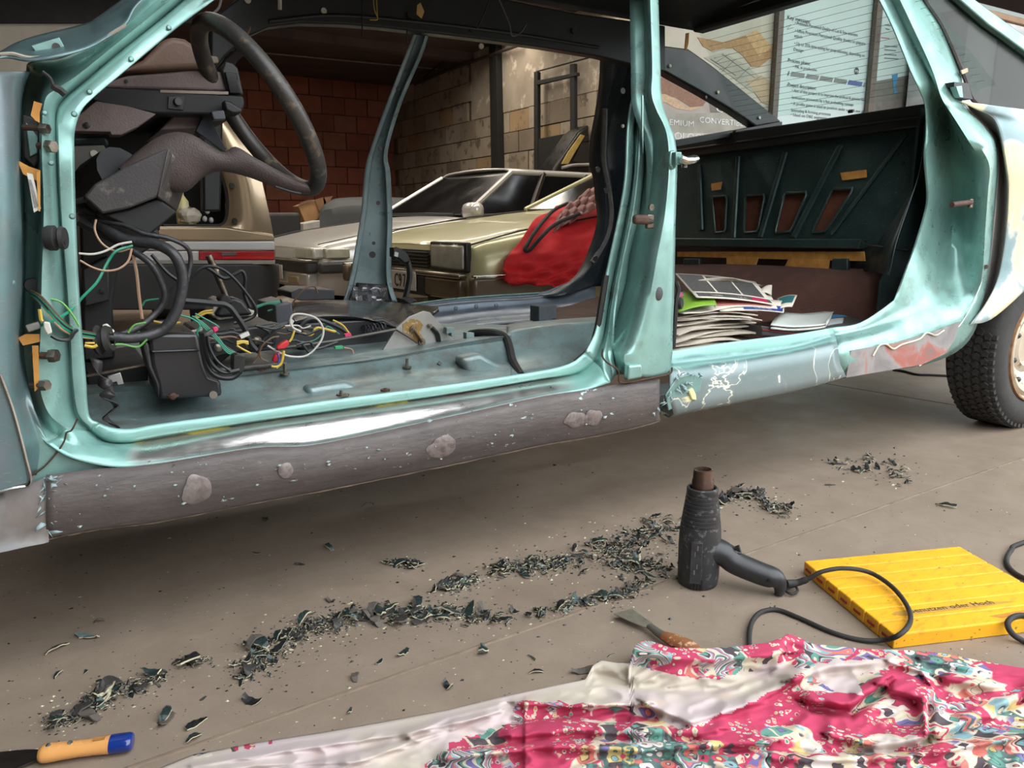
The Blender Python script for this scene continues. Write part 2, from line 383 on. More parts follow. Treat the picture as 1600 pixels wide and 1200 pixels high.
def sill_mat():
    """stripes along the sill: mint flange, filler streaks, bare bright steel"""
    t = NT('sanded_sill'); o = t.obj(); x, y, z = t.sep(o)
    v = t.sep(t.uv())[1]; u = t.sep(t.uv())[0]
    w = t.math('ADD', v, t.math('MULTIPLY', t.math('SUBTRACT', t.noise(9, 5, .6, co=t.map(o, (1, 1, 5))), .5), .26))
    mint, teal = lin((136, 182, 173)), lin((104, 144, 139))
    col = t.ramp(w, [(0, mint), (.20, lin((138, 184, 176))), (.27, teal), (.36, lin((150, 190, 182))), (.42, lin((116, 112, 106))), (.50, lin((188, 186, 180))), (.60, lin((226, 225, 222))), (.80, lin((214, 212, 208))), (.90, lin((120, 150, 146))), (1, lin((112, 104, 100)))])
    cream = t.ramp(t.noise(6, 5, .6, co=t.map(o, (1, 1, 9), loc=(3, 0, 2))), [(.55, 0), (.585, 1)])
    band = t.ramp(v, [(.25, 0), (.33, 1), (.44, 1), (.5, 0)])
    col = t.mix(t.math('MULTIPLY', cream, band), col, lin((222, 214, 140)))
    red = t.ramp(t.noise(14, 5, .6, co=t.map(o, (1, 1, 5), loc=(9, 0, 2))), [(.57, 0), (.61, 1)])
    col = t.mix(t.math('MULTIPLY', t.math('MULTIPLY', red, band), .6), col, lin((150, 92, 80)))
    ends = t.ramp(u, [(.0, 1), (.23, 1), (.29, 0), (.80, 0), (.87, 1), (1, 1)])
    side = t.mix(t.ramp(t.noise(12, 6), [(.5, 0), (.7, 1)]), mint, teal)
    col = t.mix(ends, col, side)
    met = t.math('MULTIPLY', t.ramp(w, [(.40, .3), (.52, .95), (.82, .95), (.92, .3)]), 1.0)
    t.set(Base_Color=col, Metallic=t.mix(ends, met, (.3, .3, .3)), Roughness=t.ramp(t.noise(30, 4), [(.3, .26), (.7, .42)]))
    t.bump(t.noise(18, 4, co=t.map(o, (1, 1, 4))), .12, .01); return t.m
M_sill = sill_mat()
def under_mat():
    """brown-grey stone-chip coat, half scraped: streaks, pits, pale flecks along the bottom edge"""
    t = NT('scraped_stone_chip_coat'); o = t.obj(); v = t.sep(t.uv())[1]
    so = t.map(o, (1, 1, 3.4), (0, .03, 0))
    col = t.mix(t.ramp(t.noise(5, 6, .62, co=so), [(.35, 0), (.65, 1)]), lin((98, 90, 87)), lin((80, 74, 72)))
    gr = t.ramp(t.noise(46, 6, .7, co=so), [(.4, 0), (.7, 1)]); col = t.mix(t.math('MULTIPLY', gr, .35), col, lin((66, 60, 58)))
    fl = t.math('MULTIPLY', t.ramp(t.noise(24, 6, .62, co=t.map(o, (1, 1, 2.6), loc=(5, 0, 1))), [(.66, 0), (.675, 1)]), t.ramp(t.noise(4.0, 3), [(.46, 0), (.58, 1)]))
    col = t.mix(fl, col, lin((176, 200, 196)))
    dk = t.ramp(t.noise(30, 5, .6, co=t.map(o, (1, 1, 3.5), loc=(1, 0, 7))), [(.69, 0), (.7, 1)]); col = t.mix(dk, col, lin((40, 36, 36)))
    edge = t.math('ADD', v, t.math('MULTIPLY', t.math('SUBTRACT', t.noise(13, 5), .5), .22))
    col = t.mix(t.ramp(edge, [(.76, 0), (.84, .7), (.93, .9)]), col, lin((168, 160, 156)))
    t.set(Base_Color=col, Roughness=t.ramp(t.noise(20, 4, co=so), [(.3, .38), (.7, .58)]), Specular_IOR_Level=.45)
    t.bump(t.math('ADD', t.noise(26, 6, .65, co=so), t.math('MULTIPLY', fl, .6)), .35, .006); return t.m
M_under = under_mat()
def rear_sill_mat():
    t = NT('sanded_rear_sill'); o = t.obj(); v = t.sep(t.uv())[1]; u = t.sep(t.uv())[0]
    w = t.math('ADD', v, t.math('MULTIPLY', t.math('SUBTRACT', t.noise(7, 5, .6), .5), .28))
    mint = lin((136, 182, 173))
    col = t.ramp(w, [(0, mint), (.18, mint), (.24, lin((104, 140, 140))), (.36, lin((122, 160, 154))), (.42, lin((134, 180, 172))), (.48, lin((104, 126, 126))), (.7, lin((122, 136, 136))), (1, lin((116, 118, 119)))])
    blob = t.ramp(t.noise(5.5, 4, .5, dist=1.2), [(.52, 0), (.55, 1)]); low = t.ramp(v, [(.4, 0), (.55, 1)])
    col = t.mix(t.math('MULTIPLY', t.math('MULTIPLY', blob, low), .4), col, lin((146, 162, 164)))
    line = t.math('MULTIPLY', t.ramp(t.math('ABSOLUTE', t.math('SUBTRACT', t.noise(5.5, 4, .5, dist=1.2), .555)), [(.004, 1), (.008, 0)]), low)
    col = t.mix(line, col, lin((226, 226, 210)))
    cr_ = t.math('MULTIPLY', t.ramp(t.noise(4, 3, .5, co=t.map(o, (1, 1, 3), loc=(4, 0, 0))), [(.66, 0), (.68, 1)]), low); col = t.mix(cr_, col, lin((228, 224, 178)))
    t.set(Base_Color=col, Metallic=.25, Roughness=.36); t.bump(t.noise(20, 4), .1, .01); return t.m
M_rsill = rear_sill_mat()

def tum(y, k=.17): return k*max(0, (230-y)/230.0)
def ring(secs, ys, tumble=True):
    return [[P(x, y, Y=Y+(tum(y) if tumble else 0)) for (x, y), Y in zip(s, ys_)] for s, ys_ in zip(secs, ys)]
# ---- frame of the front door opening: inner flange I, crease C, groove G, face edge R, D, outer O
post = [ # A-pillar and hinge post
 [(362,-20),(340,-38),(337,-41),(327,-52),(318,-62),(305,-76)],
 [(281,40),(262,27),(259,24),(249,14),(241,5),(226,-10)],
 [(200,107),(181,92),(178,89),(169,79),(162,71),(152,61)],
 [(151,148),(137,130),(133,127),(123,116),(112,103),(98,90)],
 [(128,172),(106,157),(101,154),(88,140),(72,116),(48,98)],
 [(117,204),(93,181),(88,178),(70,160),(60,140),(42,112)],
 [(116,240),(93,235),(88,234),(66,230),(60,228),(32,200)],
 [(118,330),(97,330),(93,330),(69,330),(62,330),(36,330)],
 [(122,430),(105,430),(101,430),(66,432),(56,434),(37,436)],
 [(128,520),(111,520),(107,520),(64,522),(56,524),(35,526)],
 [(134,590),(115,593),(111,595),(62,596),(53,600),(33,604)],
 [(139,648),(123,645),(118,648),(76,645),(64,655),(47,660)],
 [(155,661),(144,669),(139,673),(104,671),(92,682),(72,692)],
]
Ypost = [[1.50,1.497,1.515,1.475,1.50,1.47]]*4 + [[1.50,1.497,1.515,1.468,1.53,1.475]] + [[1.50,1.497,1.512,1.462,1.57,1.60]]*6 + [[1.50,1.497,1.512,1.465,1.50,1.47],[1.50,1.497,1.512,1.468,1.475,1.45]]
sillf = [
 [(155,661),(144,669),(139,673),(104,671),(92,682),(72,692)],
 [(175,668),(168,685),(165,690),(140,694),(128,706),(112,716)],
 [(205,670),(203,687),(202,692),(195,702),(188,717),(180,730)],
 [(250,662),(250,679),(250,684),(250,700),(250,714),(250,725)],
 [(400,642),(400,656),(400,660),(400,673),(400,694),(400,700)],
 [(500,627),(500,642),(500,646),(500,660),(500,687),(500,694)],
 [(700,601),(700,614),(700,617),(700,629),(700,646),(700,652)],
 [(840,580),(840,591),(841,594),(842,604),(843,614),(844,621)],
 [(890,568),(899,580),(902,584),(908,592),(912,601),(916,609)],
 [(914,551),(925,562),(929,566),(938,574),(944,585),(953,598)],
]
Ysill = [[1.50,1.497,1.512,1.468,1.475,1.45]] + [[1.50,1.497,1.512,1.475,1.452,1.44]]*7 + [[1.50,1.497,1.512,1.48,1.455,1.44]]*2
bfr = [
 [(914,551),(925,562),(929,566),(938,574),(944,585),(953,598)],
 [(930,517),(939,523),(943,526),(948,531),(951,545),(957,568)],
 [(936,480),(945,485),(949,487),(954,490),(957,493),(961,500)],
 [(943,442),(953,442),(957,442),(962,442),(965,442),(968,444)],
 [(952,400),(961,400),(966,400),(970.5,400),(972.5,400),(975,400)],
 [(965,340),(973.5,340),(978,340),(983,340),(985,340),(987,340)],
 [(975,280),(984,280),(988.5,280),(991.5,280),(993,280),(995,280)],
 [(978.5,210),(987,210),(991.5,210),(996,210),(997,210),(998.5,210)],
 [(983,170),(993,170),(996,170),(1000,170),(1000.6,170),(1001.3,170)],
 [(988.5,145),(999,145),(1000.5,145),(1002,145),(1002.6,145),(1003.3,145)],
 [(992,100),(1001,100),(1002.5,100),(1003.5,100),(1004.2,100),(1005,100)],
 [(992,-30),(1000,-30),(1001,-30),(1002,-30),(1002.6,-30),(1003.2,-30)],
]
_of = (.02,.05,.075,.08,.08,.08,.08,.075,.06,.05,.05)
Ybfr = [[1.50,1.497,1.512,1.48,1.455,1.44]] + [[v+f for v in (1.50,1.497,1.518,1.488,1.494,1.488)] for f in _of]
b = MB(); b.patch(ring(post, Ypost), 5, 3); b.build('hinge_pillar', M_mint, car, solid=.003, angle=60)
b = MB(); b.patch(ring(sillf, Ysill), 6, 3); b.build('sill_top', M_sill, car, solid=.003, angle=60)
b = MB(); b.patch(ring(bfr, Ybfr), 5, 3); b.build('pillar_flange', M_mint, car, solid=.003, angle=60)
# far edge of the pillar flange, a dark rubber lip behind the corner
b = MB().tube(wpts([(900,566),(922,545),(932,518),(939,480),(947,430)], 1.53), .008, 6); b.build('rubber_lip', M_rubber, car)

# ---- front sill face (coated), outline down to the bottom flange and under
cols = [(72,742,790,832,840),(150,733,780,818,825),(250,725,772,806,812),(400,700,745,777,783),(500,694,735,759,765),(700,652,695,719,725),(844,621,662,688,694),(916,609,650,676,682),(985,597,640,663,668),(1030,592,630,650,656)]
g_ = []
for x, a, m_, c, d in cols:
    g_.append([P(x, a, Y=1.441), P(x, m_, Y=1.428), P(x, c, Y=1.445), P(x, d, Y=1.462), P(x, d, Y=1.462)+Vector((0, .07, .012)), P(x, d, Y=1.462)+Vector((0, .22, .03))])
b = MB(); b.patch(g_, 6, 3); b.build('sill_face', M_under, car, solid=.003, angle=60)
# pale rag of old sealant along the bottom edge
b = MB(); q = []
for i, (x, *_, d) in enumerate(cols): q.append((x, d+1))
b.tube(wpts(q, 1.46, 12), [.0024+.0018*random.random() for _ in range(12*(len(q)-1)+1)], 5); b.build('sealant_bead', mat('pale_sealant', (196, 182, 170), .7, c2=(140, 120, 108), nscale=40, amt=1), car)
# front end of the sill, sanded grey
g_ = [[P(x, a, Y=1.446), P(x, m_, Y=1.434), P(x, d-7, Y=1.445), P(x, d, Y=1.462), P(x, d, Y=1.462)+Vector((0, .2, .02))] for x, a, m_, d in ((-60,782,826,868),(0,768,815,857),(40,758,802,848),(66,748,794,843),(76,741,790,840))]
g_.insert(0, [q+Vector((-.55,-.02,0)) for q in g_[0]])
b = MB(); b.patch(g_, 4, 3)
def sanded(name, cs, sc=6):
    t = NT(name); n = t.noise(sc, 4, .5, dist=1.0); k = len(cs)
    t.set(Base_Color=t.ramp(n, [(.28+.44*i/(k-1), c) for i, c in enumerate(cs)]), Roughness=.45, Metallic=.15); t.bump(t.noise(30, 4), .08, .01); return t.m
b.build('sill_front_end', sanded('sanded_grey_primer', [(140, 146, 156), (150, 154, 162), (164, 164, 164), (140, 132, 128), (126, 118, 114)], 5), car, solid=.003, angle=60)
# ragged torn coat between the two
M_rag = mat('torn_paint_edge', (168, 192, 194), .5, c2=(120, 140, 142), nscale=50, amt=1)
b = MB(); random.seed(5)
for i in range(38):
    x0, y0 = 70+random.uniform(-3, 14), random.uniform(745, 835); p = P(x0, y0, Y=1.437)
    d = Vector((random.uniform(-.02, .02), random.uniform(-.012, -.002), random.uniform(-.016, .016))); w_ = Vector((random.uniform(-.003, .003), 0, random.uniform(.001, .004)))
    k = b.add([p-w_, p+w_, p+d*.6+w_, p+d]); b.face((k, k+1, k+2, k+3))
b.build('torn_edge', M_rag, car, solid=.0008)
# bare round repair spots
FACE = [(x, a, c) for x, a, m_, c, d in ((72,742,790,832,840),(150,733,780,818,825),(250,725,772,806,812),(400,700,745,777,783),(500,694,735,759,765),(700,652,695,719,725),(844,621,662,688,694),(916,609,650,676,682),(985,597,640,663,668),(1030,592,630,650,656))]
def on_face(x, y, lift):
    """point on the curved sill face, lifted off it a little"""
    for (x0,a0,c0),(x1,a1,c1) in zip(FACE, FACE[1:]):
        if x0 <= x <= x1: f = (x-x0)/(x1-x0); a, c = a0+(a1-a0)*f, c0+(c1-c0)*f; break
    v = (y-a)/(c-a); return P(x, y, Y=1.4255+.0165*((v-.5)*2)**2-lift)
def spot(cx, cy, rx, ry, seed, m):
    random.seed(seed); n = 40; rs = [random.uniform(.78, 1.18) for _ in range(10)]; rows = []
    for q, lift in ((.02,.0028),(.5,.0026),(.85,.0024),(.97,.0016),(1.0,-.003)):
        r_ = []
        for i in range(n):
            k_ = i/4; f_ = k_-int(k_); f_ = f_*f_*(3-2*f_); r = (rs[int(k_) % 10]*(1-f_)+rs[(int(k_)+1) % 10]*f_)*q; a = 2*math.pi*i/n
            r_.append(on_face(cx+rx*r*math.cos(a), cy+ry*r*math.sin(a)-.17*rx*r*math.cos(a), lift))
        rows.append(r_)
    b = MB(); b.grid(rows, closed_v=True); b.build('bare_spot', m, car)
M_bare = sanded('bare_filler_spot', [(120, 111, 108), (136, 127, 123), (118, 107, 104), (100, 88, 86)], 60)
for i, s in enumerate(((307, 765, 27, 24), (447, 737, 13, 13), (690, 698, 22, 16), (898, 657, 17, 13), (926, 653, 17, 14))): spot(*s, i+3, M_bare)
# loose flakes still sticking to the coat
M_flake = mat('lifted_flake', (170, 178, 176), .5, c2=(124, 146, 144), nscale=80)
b = MB(); random.seed(11)
for i in range(80):
    x = random.uniform(85, 1030); lo = 742-(x-72)*.165; hi = 836-(x-72)*.19; y = lo+(hi-lo)*random.random()**.8*.96+2
    p = P(x, y, Y=1.4235); s = random.uniform(.001, .0038)*(1+(random.random() < .15)); a = random.uniform(0, 6.3)
    e1 = Vector((math.cos(a)*s*1.5, -.001, math.sin(a)*s*.5)); e2 = Vector((-math.sin(a)*s*.4, -.002, math.cos(a)*s*.5))
    k = b.add([p-e1, p+e2, p+e1*.8, p-e2]); b.face((k, k+1, k+2, k+3))
o = b.build('lifted_flakes', M_flake, car, solid=.0006); o['kind'] = 'stuff'

# ---- centre pillar body: seam, strip, dark shut face, outer face, rear return
bp = [ # y: seam, strip right, dark right, mid, right edge
 (598,(953,598),(963,585),(984,585),(1020,590),(1046,582)),
 (560,(942,556),(955,548),(975,560),(1012,556),(1050,552)),
 (545,(941,545),(952,535),(985,540),(1015,540),(1050,542)),
 (500,(950,500),(961,500),(998,500),(1026,500),(1051,500)),
 (442,(964,442),(976,442),(1011,442),(1033,442),(1053,442)),
 (400,(972,400),(982,400),(1019,400),(1038,400),(1054,400)),
 (340,(985,340),(996,340),(1032,340),(1045,340),(1055,340)),
 (280,(993,280),(1003.5,280),(1039,280),(1049,280),(1057,280)),
 (245,(996,245),(1006,245),(1040,245),(1050,245),(1057,245)),
 (215,(998,215),(1005.5,215),(1038,215),(1047,215),(1053,215)),
 (195,(999,195),(1004,195),(1033,195),(1040,195),(1045,195)),
 (170,(1001,170),(1003.5,170),(1021,170),(1031,170),(1036.5,170)),
 (145,(1002.5,145),(1004,145),(1014,145),(1026,145),(1032,145)),
 (100,(1004,100),(1005,100),(1016,100),(1025,100),(1031,100)),
 (-30,(1001.5,-30),(1003,-30),(1012,-30),(1021,-30),(1027,-30)),
]
g_ = []
for y, *pp in bp:
    d = (0 if y > 590 else .02 if y > 550 else .05 if y > 530 else .075 if y > 480 else .08 if y > 200 else .06 if y > 150 else .05)
    ys = (1.488+d, 1.484+d, 1.49+d, 1.442, 1.437, 1.45)
    pts = [pp[0], pp[1], (pp[1][0]*.9+pp[2][0]*.1, pp[1][1]*.9+pp[2][1]*.1), pp[2], pp[3], pp[4]]
    row = [P(x, yy, Y=Y+tum(yy)) for (x, yy), Y in zip(pts, ys)]
    row.append(row[-1]+Vector((.004, .05, 0))); row.append(row[-1]+Vector((-.03, .03, 0))); g_.append(row)
b = MB(); b.patch(g_, 5, 3); b.build('centre_pillar', M_mint, car, solid=.003, angle=60)
# the pillar foot: bottom plate with a dog-leg seam, small pressed box
b = MB(); b.tube(wpts([(942,545),(941,556),(948,566),(962,575),(967,583),(968,597),(985,597),(1010,592),(1046,584),(1050,574)], 1.434, 4), .0022, 6); b.build('seam', M_rust, car)
slab([(983,571),(1004,569),(1005,590),(981,595)], 1.424, .02).build('pressed_pad', M_mint, car, bevel=.006, segs=3)
slab([(1003.5,148),(1005.5,150),(1005,240),(1003.5,205)], 1.476, .004).build('weld_seam', M_mint, car)
# black grommet, door latch pin, hinge leaf
b = MB().lathe([(0,.004),(.010,.004),(.0125,.002),(.0125,-.004)], P(1029, 459, Y=1.434), (0,-1,0), 20); 
for i, v in enumerate(b.v): b.v[i] = (v[0], v[1], P(1029, 459, Y=1.434).z+(v[2]-P(1029, 459, Y=1.434).z)*1.35)
b.build('grommet', mat('grey_rubber_plug', (76, 74, 74), .6), car)
st = MB().box(P(1015, 346, Y=1.452), (.022, .012, .034)).build('latch_plate', M_steel, car, bevel=.003)
b = MB(); b.tube([P(1018, 346, Y=1.445), P(1010, 345, Y=1.40)], .006, 10); b.build('latch_neck', M_steel, st)
MB().box(P(1001, 343, Y=1.392), (.045, .016, .022)).build('latch_pin', M_rust, st, bevel=.008, segs=4)
b = MB().lathe([(0,0),(.008,0),(.008,.004),(0,.004)], P(1017,324,Y=1.452), (0,-1,0), 12); b.build('pillar_hole_ring', M_steel, car)
hg = slab([(1048,236),(1056,234),(1058,262),(1051,266),(1046,255)], 1.424, .02).build('door_hinge', M_mint, car, bevel=.004, segs=3)
slab([(1056,237),(1066,237),(1066,257),(1056,258)], 1.41, .02).build('hinge_leaf', M_mint, hg, bevel=.003)
b = MB().tube([P(1064,248,Y=1.40), P(1072,251,Y=1.395), P(1080,250,Y=1.395), P(1086,248,Y=1.40)], .012, 10, flat=.8); b.build('hinge_knuckle', M_chrome, hg)
b = MB().lathe([(0,0),(.007,0),(.007,.012),(0,.012)], P(1069,262,Y=1.41), (0,0,1), 8); b.build('hinge_nut', M_steel, hg)

# ---- rear sill
cols = [(1046,549,558,571,581,618,652),(1090,542,552,566,576,608,642),(1150,533,545,559,567,600,630),(1240,522,533,545,552,585,612)]
g_ = [[P(x, y, Y=Y) for y, Y in zip(c, (1.50,1.495,1.487,1.447,1.433,1.455))]+[P(x, c[-1], Y=1.455)+Vector((0, .2, .03))] for x, *c in cols]
g_.append([P(x, y, Y=Y) for (x, y), Y in zip(((1300,512),(1302,518),(1305,526),(1308,539),(1312,568),(1316,591)), (1.50,1.495,1.487,1.447,1.433,1.455))]+[P(1316, 591, Y=1.455)+Vector((0, .2, .03))])
b = MB(); b.patch(g_, 6, 3); b.build('rear_sill', M_rsill, car, solid=.003, angle=60)
M_pit = mat('hole_shadow', (48, 78, 76), .8)
slab([(1040,618),(1058,590),(1078,584),(1098,590),(1094,612),(1070,628),(1045,642)], 1.431, .006).build('torn_patch', M_mintd, car, bevel=.002)
slab([(1076,610),(1083,606),(1088,616),(1089,626),(1081,625)], 1.424, .01).build('sealer_lump', mat('cream_sealer', (226, 224, 170), .7), car, bevel=.003)
random.seed(9); b = MB()
for (xa, ya), (xb, yb) in (((1052,588),(1100,584)),((1095,590),(1062,604)),((1062,604),(1040,622)),((1040,622),(1020,648)),((1070,612),(1066,600))):
    for i in range(9):
        t_ = random.random(); p = P(xa+(xb-xa)*t_+random.uniform(-3,3), ya+(yb-ya)*t_+random.uniform(-3,3), Y=1.428)
        d = Vector((random.uniform(-.012,.012), random.uniform(-.01,0), random.uniform(-.01,.01))); w_ = Vector((.0015,0,.0025))
        k = b.add([p-w_, p+w_, p+d+w_*.5, p+d-w_*.5]); b.face((k,k+1,k+2,k+3))
b.build('torn_edge', M_rag, car, solid=.0008)
# ---- rear door shut ring and rear corner
rr = [
 [(1300,512),(1302,518),(1305,526),(1308,539),(1312,568),(1316,591)],
 [(1344,504),(1350,508),(1358,513),(1366,527),(1378,556),(1390,578)],
 [(1390,474),(1396,480),(1412,489),(1426,513),(1437,545),(1446,569)],
 [(1399,462),(1407,463),(1452,470),(1481,496),(1488,521),(1495,549)],
 [(1419,410),(1427,412),(1476,440),(1514,478),(1517,493),(1524,513)],
 [(1431,375),(1439,378),(1486,388),(1528,430),(1537,430),(1542,436)],
 [(1444,330),(1452,331),(1488,340),(1533,350),(1544,355),(1551,357)],
 [(1447,300),(1455,300),(1488,300),(1536,300),(1549,300),(1556,300)],
 [(1443,245),(1451,245),(1483,245),(1537,258),(1552,255),(1559,252)],
 [(1446,205),(1455,200),(1479,197),(1515,222),(1546,220),(1553,218)],
 [(1445,165),(1451,160),(1474,160),(1486,176),(1520,186),(1528,188)],
 [(1436,140),(1446,135),(1463,135),(1471,152),(1494,160),(1503,160)],
 [(1422,110),(1434,110),(1446,108),(1456,108),(1480,114),(1500,112)],
 [(1393,40),(1400,40),(1412,40),(1425,40),(1446,38),(1468,38)],
 [(1360,-25),(1368,-25),(1381,-25),(1394,-25),(1412,-25),(1432,-25)],
]
yr = [[1.50,1.495,1.487,1.447,1.433,1.455]] + [[1.50,1.495,1.49,1.45,1.437,1.455]]*2 + [[1.50,1.495,1.50,1.446,1.442,1.455],[1.51,1.505,1.53,1.446,1.442,1.455],[1.54,1.535,1.57,1.446,1.442,1.455]] + [[1.56,1.555,1.60,1.44,1.44,1.475]]*4 + [[1.53,1.525,1.55,1.46,1.45,1.47]] + [[1.50,1.495,1.49,1.46,1.46,1.475]]*4
b = MB(); b.patch(ring(rr, yr), 5, 3); b.build('rear_pillar', M_mint, car, solid=.003, angle=60)
# sanded lower corner over the paint
slab([(1330,548),(1400,536),(1460,518),(1500,503),(1492,530),(1478,552),(1440,570),(1380,580),(1322,590)], 1.4335, .004).build('sanded_corner', sanded('sanded_corner', [(118,112,112),(132,128,128),(150,146,144),(166,96,84),(120,112,110)], 7), car)
b = MB().tube(wpts([(1364,556),(1374,540),(1385,538),(1396,545),(1410,538),(1436,530),(1448,520),(1462,524),(1475,516)], 1.43, 5), .0028, 6); b.build('filler_squiggle', mat('pale_filler', (226,224,196), .6), car)
b = MB().tube(wpts([(1541,417),(1528,455),(1504,502),(1481,527),(1459,556),(1436,572)], 1.436, 5), .002, 6); b.build('corner_ridge', M_chrome, car)
# latch striker on the rear pillar
st = MB().box(P(1516,318,Y=1.452), (.018,.012,.03)).build('striker_plate', M_steel, car, bevel=.003)
b = MB().tube([P(1517,316,Y=1.445),P(1500,318,Y=1.40),P(1487,320,Y=1.39)], .0085, 10); b.build('striker_pin', M_rust, st)
# grey shut-gap panel and the quarter panel with its filler
M_gap = mat('grey_primer', (150,146,142), .5, c2=(134,132,130), nscale=10)
g_ = [[P(a[0],a[1],Y=1.475+tum(a[1])), P(m_[0],m_[1],Y=1.49+tum(m_[1])), P(c[0],c[1],Y=1.435+tum(c[1]))] for a, m_, c in (((1503,160),(1512,164),(1524,170)),((1528,188),(1538,190),(1550,182)),((1553,218),(1558,214),(1563,208)),((1559,252),(1566,254),(1573,262)),((1556,300),(1566,302),(1576,300)),((1551,357),(1563,360),(1572,366)),((1542,430),(1552,436),(1561,430)),((1530,470),(1538,478),(1543,470)),((1512,505),(1515,508),(1519,506)))]
b = MB(); b.patch(g_, 4, 4); b.build('shut_gap_panel', M_gap, car, solid=.002)
def quarter_mat():
    t = NT('filled_quarter_panel'); o = t.obj(); n = t.noise(4.2, 4, .5, dist=.8)
    z = t.sep(o)[2]; hi = t.ramp(z, [(1.06, 0), (1.12, 1)])
    col = t.ramp(n, [(.36, (128,158,162)), (.45, (150,170,174)), (.49, (206,206,196)), (.53, (238,226,178)), (.66, (240,230,188)), (.70, (120,160,160))])
    col = t.mix(hi, col, t.ramp(t.noise(9, 5, .6, co=t.map(o,(1,1,3))), [(.35,(128,150,158)),(.65,(164,178,184))]))
    t.set(Base_Color=col, Roughness=.45, Metallic=.1); t.bump(t.noise(30,4), .08, .01); return t.m
ql = [(1500,158),(1524,170),(1550,182),(1563,208),(1573,262),(1576,300),(1572,366),(1561,430),(1543,470),(1516,507)]
qr = [(1640,176),(1640,190),(1640,205),(1640,225),(1640,262),(1640,300),(1640,345),(1640,380),(1640,405),(1640,424)]
qe = [(a[0]+(c[0]-a[0])*.5, a[1]+(c[1]-a[1])*.5) for a, c in zip(ql, qr)]; qe[-1] = (1556,494); qe[-2] = (1586,440); qe[-3] = (1598,405); qr[-1] = (1640,418)
g_ = [[P(a[0],a[1],Y=1.437+tum(a[1])), P(m_[0],m_[1],Y=1.41+tum(m_[1])), P(c[0],c[1],Y=1.40+tum(c[1]))] for a, m_, c in zip(ql, qe, qr)]
b = MB(); b.patch(g_, 5, 8); b.build('quarter_panel', quarter_mat(), car, solid=.006, off=1, angle=70)
# dark hole in the shelf corner and its tab
slab([(1491,128),(1513,130),(1520,155),(1502,153),(1500,138),(1491,135)], 1.50, .03).build('corner_hole', M_black, car)
slab([(1494,135),(1503,134),(1505,152),(1500,152)], 1.495, .02).build('corner_tab', M_mint, car)
# clip bolts
b = MB().tube([P(1541,416,Y=1.46),P(1541,417,Y=1.43)], .007, 8); b.build('trim_bolt', M_steel, car)

# ---- front wing end and cowl (left edge of the picture)
g_ = []
for y, a, h, c, d in ((112,-60,2,30,46),(150,-60,8,24,34),(250,-60,14,26,33),(350,-60,16,30,36),(450,-60,14,30,37),(540,-60,12,26,35),(620,-60,16,34,47),(690,-60,30,56,74),(742,-60,20,50,84)):
    g_.append([P(-460,y,Y=1.33), P(a,y,Y=1.37), P((a+h)/2,y,Y=1.385), P(h,y,Y=1.405), P(c,y,Y=1.45), P(d,y,Y=1.60 if y < 600 else 1.46)])
b = MB(); b.patch(g_, 4, 4); b.build('front_wing', M_blueg, car, solid=.004, angle=70)
slab([(30,600),(52,650),(76,692),(115,717),(182,731),(160,738),(76,745),(48,760),(36,715)], 1.452, .006).build('wing_valley', M_mintd, car, bevel=.002)
b = MB().tube(wpts([(121,655),(112,672),(104,676),(100,690),(88,708),(70,728),(48,744)], 1.448, 4), .0016, 6); b.build('valley_seam', M_rust, car)
slab([(-60,560),(0,585),(20,640),(40,715),(47,755),(-60,786)], 1.355, .006).build('wing_lower_edge', M_blueg, car, bevel=.003, segs=3)
b = MB().tube(wpts([(0,585),(20,640),(40,715),(47,755),(20,763),(-60,783)], 1.352, 4), .0026, 6); b.build('wing_hem', M_chrome, car)
g_ = [[P(x0,y0,Y=Ya), P((x0+x1)/2,(y0+y1)/2,Y=(Ya+Yb)/2-.02), P(x1,y1,Y=Yb)] for x0,y0,Ya,x1,y1,Yb in ((-460,150,1.62,-460,180,1.40),(-60,110,1.62,-60,112,1.46),(0,82,1.62,0,90,1.50),(25,68,1.64,45,95,1.49),(60,56,1.68,92,88,1.485),(133,38,1.72,132,77,1.495),(152,28,1.72,160,63,1.515),(176,11,1.72,196,38,1.55),(200,-6,1.74,214,8,1.57),(240,-40,1.76,262,-34,1.60))]
b = MB(); b.patch(g_, 5, 5); b.build('cowl_corner', M_blueg, car, solid=.003, angle=70)
slab([(48,71),(93,58),(103,78),(58,84)], 1.535, .004).build('cowl_bracket', M_mintd, car, bevel=.001)
b = MB().lathe([(0,.001),(.006,.001),(.006,-.002)], P(88,73,Y=1.533), (0,-1,0), 12); b.build('bracket_hole', M_black, car)
b = MB().tube(wpts([(0,85),(20,84),(44,90),(70,89),(95,84)], 1.505, 4), .003, 6); b.build('cowl_seal', mat('dry_sealant', (168,160,146), .8), car)
b = MB().tube(wpts([(160,64),(175,52),(192,42),(196,38)], 1.53, 4), .0028, 6); b.build('cowl_sealant', mat('dry_sealant', (168,160,146), .8), car)
b = MB().tube(wpts([(66,112),(78,122),(84,135),(94,141),(102,148)], 1.452, 4), [.003]*8+[.006]*9, 6); b.build('hinge_rubber', M_rubber, car)
